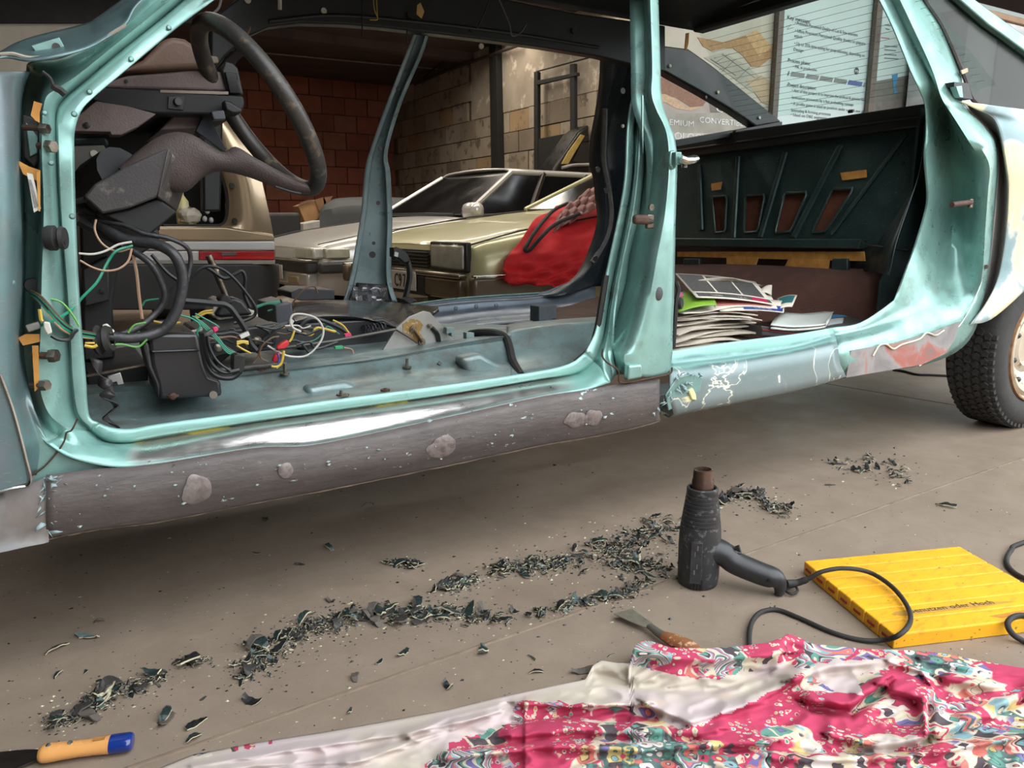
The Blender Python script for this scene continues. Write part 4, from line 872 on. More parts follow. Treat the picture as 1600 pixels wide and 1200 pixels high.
slabp('connector', [(39,509),(60,503),(64,513),(44,520)], 1.45, .014, mat('grey_connector', (120,118,112), .5), .002); slabp('connector', [(68,503),(78,504),(82,520),(74,524),(68,512)], 1.44, .014, CW['white'], .002)
MB().lathe([(.014,0),(.026,0),(.028,.006),(.020,.010),(.020,.016),(.026,.02),(.022,.028),(.012,.028)], P(150,532,Y=1.60), (.9,-.4,.1), 20).build('harness_grommet', M_rubber, car)
slabp('connector', [(160,508),(168,506),(180,518),(174,522),(164,520)], 1.60, .012, CW['white'], .002)
wire([(200,520),(210,508),(228,504)], 1.60, .002, CW['lime']); wire([(168,540),(190,538),(215,542),(230,530)], 1.60, .002, CW['lime']); wire([(222,478),(228,470),(248,467)], 1.70, .002, CW['green'])
wire([(208,398),(214,430),(217,460),(222,498)], 1.66, .0032, CW['tan']); wire([(214,420),(218,470),(224,500)], 1.665, .002, CW['brown'])
wire([(237,398),(260,425),(280,440)], 1.72, .004, Bk); wire([(292,440),(310,422),(326,416),(345,420),(362,432),(380,452),(398,478),(398,492),(385,500),(365,505)], 1.85, .004, Bk, n=8)
wire([(285,444),(300,432),(320,418),(350,435),(368,428),(378,424),(383,435),(382,460),(390,480)], 1.95, .005, Bk, n=8); wire([(250,470),(275,445),(300,425)], 1.7, .003, Bk)
wire([(285,470),(330,474),(355,478),(370,495),(383,515),(390,535),(400,548)], 1.78, .0075, Bk, n=8)
slabp('cable_marker', [(374,524),(388,518),(391,524),(377,530)], 1.755, .012, CW['white'], .001)
wire([(315,520),(318,550),(325,575),(340,588),(362,590),(376,580)], 1.60, .006, Bk); wire([(318,520),(323,548),(332,570),(350,582),(374,578)], 1.595, .005, Bk); wire([(324,525),(328,545),(340,565),(360,580)], 1.59, .003, Bk)
slabp('connector', [(365,556),(372,553),(383,556),(382,580),(370,585),(364,578)], 1.62, .03, M_black, .002)
for k in range(3): wire([(300+k*2,494),(318,505+k*3),(340,527+k*3),(355,545+k*3),(372,553+k)], 1.70, .0018, CW['green'])
wire([(280,492),(300,498),(312,508),(308,520),(312,530)], 1.70, .0022, CW['green']); wire([(305,490),(320,498),(338,508),(342,512)], 1.70, .002, CW['green'])
slabp('wire_joint', [(313,525),(332,514),(335,520),(316,531)], 1.68, .012, CW['grey'], .002); slabp('wire_joint', [(332,512),(340,510),(342,516),(335,521)], 1.68, .012, CW['pink'], .002)
wire([(240,502),(262,506),(282,504)], 1.72, .0026, CW['yellow']); wire([(225,500),(250,503),(275,500)], 1.73, .0026, CW['blue']); wire([(255,517),(285,519),(305,517),(316,512)], 1.72, .003, CW['white']); wire([(257,519),(285,521),(316,515)], 1.72, .003, CW['white'])
wire([(305,495),(318,487),(332,485)], 1.9, .0028, CW['yellow']); wire([(308,497),(320,490),(332,489)], 1.9, .0025, CW['yellow'])
for k in range(4): wire([(401,478+k),(415,474+k*.5),(428,472+k),(438,471+k*2)], 2.05, .0022, CW['green'])
wire([(418,486),(430,482),(442,474)], 2.05, .0025, CW['green'])
slabp('cable_end', [(439,468),(450,466),(457,474),(452,478),(444,478)], 2.05, .02, mat('beige_plastic', (158,146,126), .6), .002)
for k in range(3): wire([(370,534+k*2),(380,533+k),(388,534+k*2)], 1.75, .0024, CW['yellow'])
wire([(370,540),(380,546),(392,552)], 1.75, .0024, CW['yellow']); wire([(400,508),(420,520),(410,535),(402,550)], 1.80, .0045, Bk); wire([(402,552),(412,530),(425,515),(440,508),(455,506)], 1.82, .006, Bk)
wire([(418,506),(428,508),(436,512),(445,512)], 1.85, .0025, CW['yellow']); wire([(432,520),(450,522),(464,514),(478,520)], 1.80, .0022, CW['brown']); wire([(395,568),(402,560),(410,540),(425,528),(436,526)], 1.72, .002, CW['brown']); wire([(405,550),(408,560),(420,566)], 1.72, .002, CW['brown'])
slabp('fuse_holder', [(432,543),(440,536),(450,531),(453,538),(446,545),(434,547)], 1.72, .014, CW['red'], .003); slabp('fuse_holder', [(426,564),(430,555),(438,550),(437,560),(430,568)], 1.71, .014, CW['red'], .003)
wire([(460,516),(456,528),(452,534)], 1.73, .0025, CW['yellow']); wire([(444,548),(442,560),(438,570),(430,573),(424,572)], 1.70, .0025, CW['yellow']); wire([(443,548),(440,566),(432,575)], 1.70, .0025, CW['yellow']); wire([(433,552),(436,560),(434,568)], 1.70, .002, CW['blue'])
wire([(418,540),(435,550),(455,557),(480,555),(500,535),(505,515),(495,498),(475,491),(458,492),(454,502),(458,512),(470,518)], 1.74, .0024, CW['white'], n=8)
wire([(458,500),(455,480),(466,462),(480,449),(492,448),(496,458)], 2.1, .0025, CW['brown'], n=6); wire([(463,520),(480,500),(500,500),(530,512),(545,522)], 1.9, .006, Bk); wire([(520,500),(535,508),(545,520)], 1.88, .0026, CW['yellow'])
slabp('crimp', [(538,522),(548,520),(550,525),(540,527)], 1.87, .01, CW['pink'], .001); slabp('crimp', [(523,541),(536,540),(537,545),(524,546)], 1.86, .01, mat('green_crimp', (60,180,120), .5), .001); wire([(537,543),(550,546),(552,555)], 1.86, .0018, CW['tan'])
wire([(455,530),(470,534),(490,532),(505,520),(512,510),(530,522)], 1.85, .0018, CW['green'])
slabp('wire_clip', [(452,502),(456,498),(460,502),(457,508),(452,508)], 1.80, .01, CW['white'], .001)
for k in range(14):
    random.seed(100+k); x, y = random.uniform(300,470), random.uniform(500,545)
    wire([(x,y),(x+random.uniform(8,25),y+random.uniform(-8,6)),(x+random.uniform(25,45),y+random.uniform(-10,12)),(x+random.uniform(40,70),y+random.uniform(-5,18))], 1.79+random.uniform(-.03,.05), random.uniform(.0016,.0035), random.choice([Bk,Bk,Bk,Gy,CW['brown'],CW['white'],CW['yellow']]))
# hanging pipe near the far door opening
wire([(617,390,2.75),(630,396,2.75),(637,410,2.74),(640,430,2.73),(637,450,2.72),(632,470,2.70)], 2.7, .012, Bk, 'black_hose')
slabp('hose_connector', [(614,386),(628,390),(638,398),(642,410),(632,412),(622,404),(614,402)], 2.72, .04, M_black, .006); slabp('connector', [(617,393),(623,395),(622,402),(616,400)], 2.715, .01, CW['white'], .001)
slabp('grommet_foot', [(630,468),(642,464),(652,470),(640,476)], 2.66, .05, M_rubber, .004)

# ---------------- rear bulkhead, shelf, rear glass
XBk = 2.70
def bk(px, X, thick, name, m, parent=None, bevel=.004, segs=2):
    return MB().prism([P(x,y,X=X) for x,y in px], (thick,0,0)).build(name, m, parent or car, bevel=bevel, segs=segs)
def bkpt(u, v, dx=0):
    """point on the leaning bulkhead: u 0 far .. 1 near, v 0 top .. 1 bottom"""
    tl, tr_, bl, br_ = (1050,232),(1446,172),(1050,372),(1352,374)
    x = (tl[0]*(1-u)+tr_[0]*u)*(1-v)+(bl[0]*(1-u)+br_[0]*u)*v; y = (tl[1]*(1-u)+tr_[1]*u)*(1-v)+(bl[1]*(1-u)+br_[1]*u)*v
    return P(x, y, X=2.72-.10*v+dx)
M_bulk = paint('bulkhead_green', (44,64,62), (36,54,53), (50,44,38), wear=.6, metal=.25, rough=.38)
# sheet with four slanted windows
wins = [[(1112,308),(1136,306),(1133,362),(1117,364)],[(1165,306),(1195,304),(1184,362),(1162,364)],[(1226,302),(1262,300),(1236,362),(1211,364)],[(1300,296),(1335,294),(1290,362),(1268,364)]]
bulk = bpy.data.objects.new('rear_bulkhead', None)
def xof(y): return 2.72-.10*max(0, min(1, (y-190)/184))
def bpt(x, y, dx=0): return P(x, y, X=xof(y)+dx)
xsb = [1040]; 
b = MB()
edges = [[(1040,228),(1040,374)]]+[[w[0],w[1],w[2],w[3]] for w in wins]
# vertical strips between windows, and bands above and below
def quad(pts, th=.004, m=b): m.prism([bpt(x,y) for x,y in pts], (th,0,0))
quad([(1036,232),(1446,172),(1446,290),(1335,294),(1300,296),(1262,300),(1226,302),(1195,304),(1165,306),(1136,306),(1112,308),(1036,312)])
quad([(1036,312),(1112,308),(1117,364),(1036,366)]); quad([(1136,306),(1165,306),(1162,364),(1133,362)]); quad([(1195,304),(1226,302),(1211,364),(1184,362)]); quad([(1262,300),(1300,296),(1268,364),(1236,362)]); quad([(1335,294),(1446,290),(1400,380),(1290,362)])
quad([(1036,366),(1117,364),(1133,362),(1162,364),(1184,362),(1211,364),(1236,362),(1268,364),(1290,362),(1400,380),(1345,388),(1036,384)])
blk = b.build('rear_bulkhead', M_bulk, car, smooth=False)
M_fibre = mat('brown_fibreboard', (104,58,36), .95, c2=(80,44,30), nscale=30, bump=.3)
for w in wins:
    cx, cy = sum(p[0] for p in w)/4, sum(p[1] for p in w)/4
    MB().prism([bpt(cx+(x-cx)*1.15, cy+(y-cy)*1.1, .02) for x,y in w], (.006,0,0)).build('fibreboard_panel', M_fibre, blk, smooth=False)
    MB().tube([bpt(a_[0]+(c_[0]-a_[0])*f_, a_[1]+(c_[1]-a_[1])*f_, -.006) for a_, c_ in zip(w, w[1:]+w[:1]) for f_ in (.08,.3,.5,.7,.92)], .006, 8, closed=True).build('window_lip', M_bulk, blk)
for (x0,y0),(x1,y1) in (((1153,245),(1146,372)),((1227,238),(1188,370)),((1314,226),(1240,370)),((1416,210),(1299,366)),((1092,258),(1096,360))):
    MB().tube(spline([bpt(x0,y0,-.008), bpt((x0+x1)/2,(y0+y1)/2,-.010), bpt(x1,y1,-.008)], 6), .013, 8, flat=.7).build('pressed_rib', M_bulk, blk)
for x,y in ((1153,262),(1152,284),(1163,276),(1225,257),(1403,240),(1410,255)): MB().lathe([(0,.001),(.006,.001),(.006,-.002)], bpt(x,y,-.006), (-1,0,0), 10).build('bulkhead_hole', M_black, blk)
MB().prism([bpt(x,y,-.012) for x,y in ((1313,270),(1354,265),(1354,277),(1316,282))], (.002,0,0)).build('masking_tape', M_tape, blk, smooth=False); MB().prism([bpt(x,y,-.012) for x,y in ((1111,287),(1128,284),(1126,296),(1112,298))], (.002,0,0)).build('masking_tape', M_tape, blk, smooth=False)
# lip, tape and slats at the foot of the bulkhead
bk([(1040,372),(1345,374),(1342,389),(1040,385)], 2.585, .05, 'bulkhead_lip', M_bulk, blk, .004)
bk([(1058,393),(1350,393),(1352,408),(1290,407),(1058,401)], 2.61, .004, 'tape_strip', M_tape, blk, .001)
bk([(1135,400),(1185,402),(1180,418),(1168,420),(1135,418)], 2.605, .004, 'tape_flap', M_tape, blk, .001); bk([(1232,404),(1296,406),(1294,424),(1230,424),(1217,428),(1226,416)], 2.605, .004, 'tape_flap', M_tape, blk, .001)
for x in (1068,1300): bk([(x,404),(x+24,404),(x+24,426),(x-2,424)], 2.60, .02, 'seat_catch', M_bulk, blk, .004)
MB().tube([P(1345,375,X=2.57),P(1352,382,X=2.55),P(1420,392,X=2.5)], .004, 6).build('latch_rod', M_black, blk)
# rear wheel-house cone on the near side and the dark side trim
b = MB(); b.patch([[P(x,y,Y=Y) for x,y,Y in r] for r in (((1446,190,1.62),(1447,190,1.70),(1440,192,1.75)),((1438,262,1.60),(1446,260,1.68),(1428,262,1.80)),((1420,320,1.58),(1410,320,1.72),(1395,322,1.86)),((1400,380,1.56),(1370,384,1.76),(1350,386,1.92)),((1390,430,1.56),(1350,424,1.80),(1330,428,1.95)))], 4, 4); b.build('wheel_house', M_dkteal, car, solid=.003)
# parcel shelf beam
bk([(1040,222),(1450,161),(1450,186),(1452,196),(1040,250)], 2.66, .10, 'parcel_shelf_beam', M_blkgrn, None, .006, 3)
bk([(1040,236),(1450,178),(1450,182),(1040,240)], 2.652, .02, 'shelf_bead', M_blkgrn, None, .004, 3)
slab([(1040,222),(1180,198),(1222,190),(1222,196),(1180,206),(1040,232)], 2.55, .1).build('far_shelf_corner', M_blkgrn, car)
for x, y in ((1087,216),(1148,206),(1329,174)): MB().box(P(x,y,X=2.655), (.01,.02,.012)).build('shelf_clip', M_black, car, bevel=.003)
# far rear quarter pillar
slabp('far_quarter_pillar', [(1028,70),(1076,76),(1110,100),(1160,140),(1222,190),(1182,198),(1150,176),(1100,146),(1060,124),(1028,106)], 2.60, .06, M_blkgrn, .008, 3)
for x, y, m in ((1047,103,1),(1122,144,1),(1187,184,1),(1103,152,0)): MB().lathe([(0,.003),(.007,.002),(.008,-.003)], P(x,y,Y=2.595), (0,-1,0), 10).build('pillar_plug', mat('pale_plug', (190,186,170), .6) if m else M_black, car)
slabp('hanging_tab', [(1072,52),(1077,51),(1076,68),(1073,79),(1070,76)], 2.45, .004, M_tape, .001)
# rear glass with heater lines
c0, c1, c2_, c3_ = (2.40,2.50,1.545), (2.42,1.60,1.545), (2.80,1.50,1.235), (2.78,2.62,1.235)
def gl_pt(u, v): return tuple((a*(1-u)+bb*u)*(1-v)+(d*(1-u)+c*u)*v - (0.05*math.sin(math.pi*u) if k == 0 else 0)*0 for k,(a,bb,c,d) in enumerate(zip(c0,c1,c2_,c3_)))
b = MB(); b.grid([[gl_pt(u/8,v/6) for v in range(7)] for u in range(9)]); rg = b.build('rear_glass', glass('rear_glass', (.86,.95,.93), .03), car)
for i in range(15):
    v = .08+.86*i/14; MB().tube([gl_pt(.02,v), gl_pt(.98,v)], .0006, 4).build('heater_line', mat('heater_line', (130,128,118), .6), rg)
# near quarter glass, rubber edge and its outer frame
qg = [(1448,4),(1470,37),(1488,75),(1507,120),(1526,161),(1580,170),(1640,178),(1640,100),(1600,74),(1540,34),(1496,0),(1470,-20),(1440,-20)]
b = MB().prism([P(x,y,Y=1.475+tum(y)) for x,y in qg], (0,.004,0)); b.build('quarter_glass', glass('dusty_glass', (.30,.33,.31), .10, .25, .22), car, smooth=False)
b = MB().tube(wpts([(1436,-20,1.64),(1448,4,1.63),(1470,37,1.61),(1488,75,1.58),(1507,120,1.545),(1526,161,1.515),(1580,169,1.50),(1640,178,1.50)], 1.6, 5), .007, 6); b.build('glass_rubber', mat('perished_rubber', (78,68,66), .7, c2=(50,46,46), nscale=40), car)
b = MB().prism([P(x,y,Y=1.45+tum(y)) for x,y in ((1490,-10),(1512,-10),(1600,54),(1660,96),(1660,124),(1600,78),(1545,38))], (0,.04,0)); b.build('quarter_frame', M_mint, car, bevel=.006, segs=3)
slab([(1502,110),(1512,106),(1513,112),(1504,116)], 1.54, .004).build('glass_clip', mat('beige_clip', (206,184,150), .6), car)
# rear seat floor covered in brown felt
b = MB(); b.patch([[P(x,y,Y=Y) for y,Y in r] for x, r in ((1036,((415,2.9),(430,2.75),(470,2.4),(550,2.02))),(1150,((415,2.42),(430,2.31),(470,2.15),(545,1.98))),(1280,((420,2.0),(434,1.92),(470,1.87),(530,1.84))),(1425,((424,1.64),(440,1.62),(470,1.61),(520,1.60))))], 6, 5); b.build('felt_seat_base', mat('dark_brown_felt', (84,52,42), .98, c2=(62,40,34), nscale=14, amt=1, bump=.8, bscale=140), car, solid=.012)
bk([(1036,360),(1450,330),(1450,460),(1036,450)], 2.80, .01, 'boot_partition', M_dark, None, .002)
slab([(1440,168),(1530,170),(1530,520),(1372,500),(1378,440),(1404,380),(1424,312)], 1.64, .01).build('inner_quarter_trim', M_dkteal, car)
# ================================================================ rear wheel of the stripped saloon
WY, WR = 1.45, .318
wcx = P(1552,575,Y=WY).x+.312; WC = Vector((wcx, WY, WR-.002))
M_tyre = mat('tyre_rubber', (44,43,43), .75, c2=(58,56,54), nscale=20, amt=1, bump=.3, bscale=90)
prof = [(.200,.012),(.215,.0),(.25,-.006),(.285,-.004),(.300,.008),(.308,.022),(.311,.05),(.311,.14),(.306,.175),(.29,.19),(.25,.195),(.20,.18)]
tyre = MB().lathe(prof, WC, (0,1,0), 72).build('rear_tyre', M_tyre, car)
# star-shaped tread blocks on the part of the tread in view
def block_mesh():
    n = 10; pts = []
    for i in range(n):
        a = 2*math.pi*i/n; r = 1 if i % 2 == 0 else .74; pts.append((.0150*r*math.cos(a), .0155*r*math.sin(a), .3085))
    me = MB().prism(pts, (0,0,.0085)).mesh('tread_block', smooth=False); me.materials.append(M_tyre); return me
BLK = block_mesh(); nring = 64
for k in range(nring):
    ang = 2*math.pi*k/nring
    for j in range(5):
        a = ang+(j % 2)*math.pi/nring
        if not (math.radians(165) < (a % (2*math.pi)) < math.radians(292)): continue
        o = bpy.data.objects.new('tread_block', BLK); COL.objects.link(o)
        # local z to the outward radius, local y along the axle
        o.matrix_basis = Matrix.Translation(WC+Vector((0,.034+.031*j,0))) @ Matrix.Rotation(math.pi/2-a, 4, 'Y')
        child(o, tyre)
    a = ang
    if math.radians(165) < a < math.radians(292):
        b = MB().box((0,0,.305), (.016,.016,.014)); 
        if k == 0 or 'SHO' not in globals():
            SHO = b.mesh('shoulder_lug', smooth=False); SHO.materials.append(M_tyre)
        o = bpy.data.objects.new('shoulder_lug', SHO); COL.objects.link(o); o.matrix_basis = Matrix.Translation(WC+Vector((0,.012,0))) @ Matrix.Rotation(math.pi/2-a, 4, 'Y'); child(o, tyre)
M_wheel = mat('weathered_wheel_paint', (206,196,178), .4, .2, c2=(176,160,136), nscale=12, c3=(134,98,66))
rim = MB().lathe([(.0,.05),(.06,.05),(.075,.035),(.10,.045),(.135,.03),(.160,.008),(.175,.004),(.186,.016),(.194,.004),(.202,-.002),(.206,.004),(.204,.016)], WC, (0,1,0), 64).build('wheel_rim', M_wheel, car)
MB().lathe([(.200,-.004),(.206,-.004),(.208,.004),(.2,.006)], WC, (0,1,0), 64).build('rusty_rim_edge', mat('rusty_rim_edge', (170,130,92), .6, .2, c2=(120,84,58), nscale=40), rim)
for k in range(10):
    a = 2*math.pi*k/10+.25; c = WC+Vector((math.cos(a)*.150, .014, math.sin(a)*.150)); b = MB().sphere(c, .018, 10, 6, (1,.5,.6)); b.build('rim_slot', M_black, rim)
# inner arch lining above the tyre
b = MB().lathe([(.35,.02),(.36,.2),(.30,.24),(.2,.24)], WC, (0,1,0), 24, (0,0,1), -1.2, 1.6); b.build('wheel_arch', M_dkteal, car, solid=.003)

# ================================================================ display boards behind the rear glass
YP = 3.3
def rect_px(x0, x1, z0, z1, Y, th, name, m, parent, bevel=.002):
    a, c = P(x0,200,Y=Y).x, P(x1,200,Y=Y).x; return MB().box(((a+c)/2, Y+th/2, (z0+z1)/2), (c-a, th, z1-z0)).build(name, m, parent, smooth=False, bevel=bevel)
M_white = mat('matt_white_print', (190,204,200), .6, c2=(180,196,192), nscale=2); M_beige = mat('beige_print', (186,178,160), .6, c2=(166,158,140), nscale=5)
M_postm = mat('brown_grey_post', (110,98,88), .6); M_ink = mat('dark_ink', (66,74,80), .7); M_ink2 = mat('grey_ink', (100,110,114), .7)
def board(name, x0, x1, label, m):
    t = thing(name, P((x0+x1)/2,560,Y=YP), label, 'display board'); t.location.z = 0
    rect_px(x0, x1, .12, 2.3, YP, .02, 'panel', m, t)
    for x in (x0+12, x1-12):
        p = P(x,200,Y=YP); MB().box((p.x, YP+.02, .06), (.05,.3,.12)).build('foot', M_postm, t, smooth=False)
    return t
def flat(px, name, m, parent, lift=.002): return MB().prism([P(x,y,Y=YP-lift) for x,y in px], (0,.0015,0)).build(name, m, parent, smooth=False)
TM = Matrix(((1,0,0,0),(0,0,-1,0),(0,1,0,0),(0,0,0,1)))
def ptext(txt, x, y, hpx, m, parent, sx=1.0, lift=.003, spacing=1.0, wpx=None):
    p = P(x, y, Y=YP-lift); size = (P(x,y-hpx,Y=YP).z-p.z)/.72; o = text('printed_text', txt, size, Matrix.Translation(p) @ TM, m, parent, .0003, 'LEFT', sx, spacing)
    if wpx:
        me = o.data; w = max(v.co.x for v in me.vertices)-p.x; k = (P(wpx,y,Y=YP).x-p.x)/w
        for v in me.vertices: v.co.x = p.x+(v.co.x-p.x)*k
    return o
b1 = board('display_board', 1000, 1206, 'beige display board with foam pad photographs and white capital lettering', M_beige)
b2 = board('display_board', 1214, 1355, 'white display board with dark bullet text and a process bar', M_white)
b3 = board('display_board', 1363, 1720, 'white display board with faint red and grey lines, right of the text board', M_white)
for x0, x1 in ((1206,1214),(1354.5,1362.5)):
    p = thing('board_post', P((x0+x1)/2,560,Y=YP), 'brown grey upright post between the %s display boards' % ('beige and white' if x0 < 1300 else 'two white'), 'post'); p.location.z = 0
    rect_px(x0, x1, 0, 2.35, YP-.04, .03, 'upright', M_postm, p); rect_px(x0-.5, x1+.5, 2.35, 2.37, YP-.042, .034, 'end_cap', M_black, p)
M_sponge = mat('printed_brown_sponge', (160,122,100), .8, c2=(116,86,72), nscale=70, amt=1.3); M_spl = mat('printed_light_sponge', (206,178,146), .8, c2=(172,142,114), nscale=60, amt=1)
M_suede = mat('printed_tan_suede', (178,142,100), .8, c2=(140,104,70), nscale=40, amt=1); M_gr = mat('printed_grey', (128,120,112), .8, c2=(100,94,88), nscale=10)
flat([(1015,112),(1052,116),(1110,148),(1110,177),(1015,177)], 'photo_ground', mat('photo_ground', (150,140,132), .7, c2=(176,166,154), nscale=8), b1, .0022)
flat([(1015,104),(1040,112),(1052,118),(1040,119),(1015,124)], 'photo_sky', M_white, b1, .0024)
flat([(1015,124),(1032,122),(1045,118),(1060,122),(1080,138),(1100,148),(1104,158),(1098,166),(1080,168),(1055,152),(1015,146)], 'photo_pad', M_sponge, b1, .0036)
flat([(1015,146),(1040,147),(1060,157),(1072,168),(1098,166),(1080,173),(1058,170),(1040,160),(1015,158)], 'photo_pad', M_spl, b1, .0044)
flat([(1104,140),(1125,146),(1170,175),(1110,176)], 'photo_block', M_gr, b1, .0026)
flat([(1015,177),(1200,177),(1200,208),(1015,208)], 'print_band', mat('print_band', (168,162,148), .7), b1, .003)
flat([(1015,208),(1200,208),(1200,240),(1015,240)], 'print_band', mat('print_band_light', (196,190,178), .7), b1, .003)
M_wl = mat('white_lettering', (236,236,232), .6)
ptext('PREMIUM', 1030, 193.5, 9, M_wl, b1, wpx=1083, lift=.005); ptext('CONVERTIBLE', 1092, 191, 9, M_wl, b1, wpx=1166, lift=.005); ptext('TECHNOLOGICAL', 1000, 213.5, 12, M_wl, b1, wpx=1126, lift=.005); ptext('COVER', 1118, 174.5, 11, M_wl, b1, wpx=1180, lift=.005)
flat([(1090,58),(1130,66),(1165,55),(1182,46),(1207,74),(1205,90),(1186,105),(1174,104),(1160,86),(1146,76),(1132,75),(1112,80),(1098,72)], 'photo_pad', M_suede, b1, .003)
flat([(1165,55),(1182,46),(1207,74),(1186,88)], 'photo_pad', mat('printed_light_suede', (196,164,120), .8, c2=(168,134,94), nscale=50), b1, .0036)
flat([(1100,90),(1130,82),(1160,98),(1190,122),(1206,130),(1206,160),(1170,140),(1130,110)], 'photo_quilt', mat('printed_quilt', (170,166,150), .8, c2=(150,146,132), nscale=8), b1, .0026)
for q in (((1110,92),(1150,118)),((1128,84),(1180,122)),((1128,112),(1150,92)),((1150,126),(1172,104)),((1165,135),(1190,118)),((1118,98),(1140,84))):
    MB().tube([P(*q[0],Y=YP-.0045), P(*q[1],Y=YP-.0045)], .0012, 4).build('quilt_stitch', M_gr, b1)
flat([(1165,125),(1190,118),(1206,128),(1206,165),(1190,160)], 'photo_disc', mat('printed_disc', (190,166,134), .8), b1, .0035)
for txt, x, y, hh, wx, m in (('Key message:',1230,29.5,6,1266,M_ink),('\u2022 Premium Perceived Quality of Cut & Sew interiors',1242,38,5.5,1341,M_ink2),('\u2022 Ultra Premium Perceived Quality thanks to guipure',1242,50,5.5,1357,M_ink2),('stitch',1241,58,5,1253,M_ink2),('\u2022 Up to 25% time saving for prepositioning, depending on',1241,70,5.5,1352,M_ink2),('Design',1240,79,5,1255,M_ink2),
    ('Process phase:',1231,96.5,6,1266,M_ink),('\u2022 M4, in production',1239,106,5,1276,M_ink2),('-Project description:',1229,134.5,6,1275,M_ink),('\u2022 Aim of this project is to improve the artificial & genuine hide',1237,143.5,5,1353,M_ink2),('lamination processes by a fast preheating concept',1237,154,5,1334,M_ink2),('\u2022 A profile game is used to position under a cut & sew skin',1236,163.5,5,1353,M_ink2),('laminating & forming processes',1236,174,5,1298,M_ink2),('\u2022 Used on D&E segments',1235,181,5,1292,M_ink2)):
    ptext(txt, x, y, hh, m, b2, wpx=min(wx,1353))
M_bar = mat('bar_grey', (138,142,138), .7); M_barb = mat('bar_blue', (92,104,158), .7)
def sl(x): return 111+(x-1231)*.148
for i, (x0, x1, m) in enumerate(((1231,1234,M_ink2),(1236,1258,M_bar),(1260,1280,M_bar),(1281.5,1302,M_bar),(1303.5,1324,M_bar),(1325.5,1348,M_barb),(1349.5,1353.5,M_bar))):
    flat([(x0+1.5,sl(x0)),(x1,sl(x1)),(x1-2,sl(x1)+7),(x0-1,sl(x0)+7)], 'process_bar', m, b2)
ctr = P(1338.5,111,Y=YP-.003); MB().lathe([(0,.001),(.021,.001),(.021,-.001)], ctr, (0,-1,0), 20).build('process_badge', M_ink, b2)
ptext('M4', 1335.2, 113.6, 5, M_wl, b2, wpx=1342, lift=.0055)
MB().tube([P(1228,42+sl(0)*0,Y=YP-.003),P(1236,38,Y=YP-.003),P(1230,46,Y=YP-.003),P(1240,43,Y=YP-.003)], .0016, 4).build('print_scribble', mat('olive_ink', (150,152,120), .7), b2)
for y, x0, x1, m in ((58,1377,1390,mat('red_ink', (190,96,104), .7)),(38,1383,1392,M_ink2),(44,1384,1390,M_ink2),(71,1382,1402,M_ink2),(77,1382,1400,M_ink2),(84,1382,1401,M_ink2),(90,1382,1404,M_ink2)):
    flat([(x0,y),(x1,y+1.5),(x1,y+3),(x0,y+1.5)], 'print_line', m, b3)
flat([(1363,128),(1450,112),(1450,200),(1363,210)], 'reflection_panel', mat('workshop_reflection', (120,116,110), .7, c2=(92,88,82), nscale=9), b3); flat([(1394,117),(1403,115),(1402,128),(1399,134),(1402,146),(1397,146),(1396,134)], 'reflection_figure', mat('reflection_blue', (74,150,190), .7), b3, .004)  # flat grey and blue shapes paint a reflection of the workshop
# things beyond the quarter window
cab = thing('white_cabinet', P(1600,560,Y=2.9), 'white cabinet with a wooden top seen past the rear quarter window', 'cabinet'); cab.location.z = 0
a, c = P(1515,20,Y=2.9), P(1720,20,Y=2.9)
MB().box(((a.x+c.x)/2, 3.08, a.z/2), (c.x-a.x, .36, a.z)).build('body', mat('white_lacquer', (214,214,212), .4), cab, bevel=.004); MB().box(((a.x+c.x)/2, 3.08, a.z+.02), (c.x-a.x+.03, .40, .035)).build('top', mat('oak_top', (176,140,104), .5, c2=(150,114,82), nscale=12), cab, bevel=.003)
d_ = P(1562,50,Y=2.89); MB().box(((d_.x+c.x)/2, 2.895, d_.z-.35), (c.x-d_.x, .016, .6)).build('door', mat('grey_lacquer', (112,108,108), .5), cab, bevel=.003)
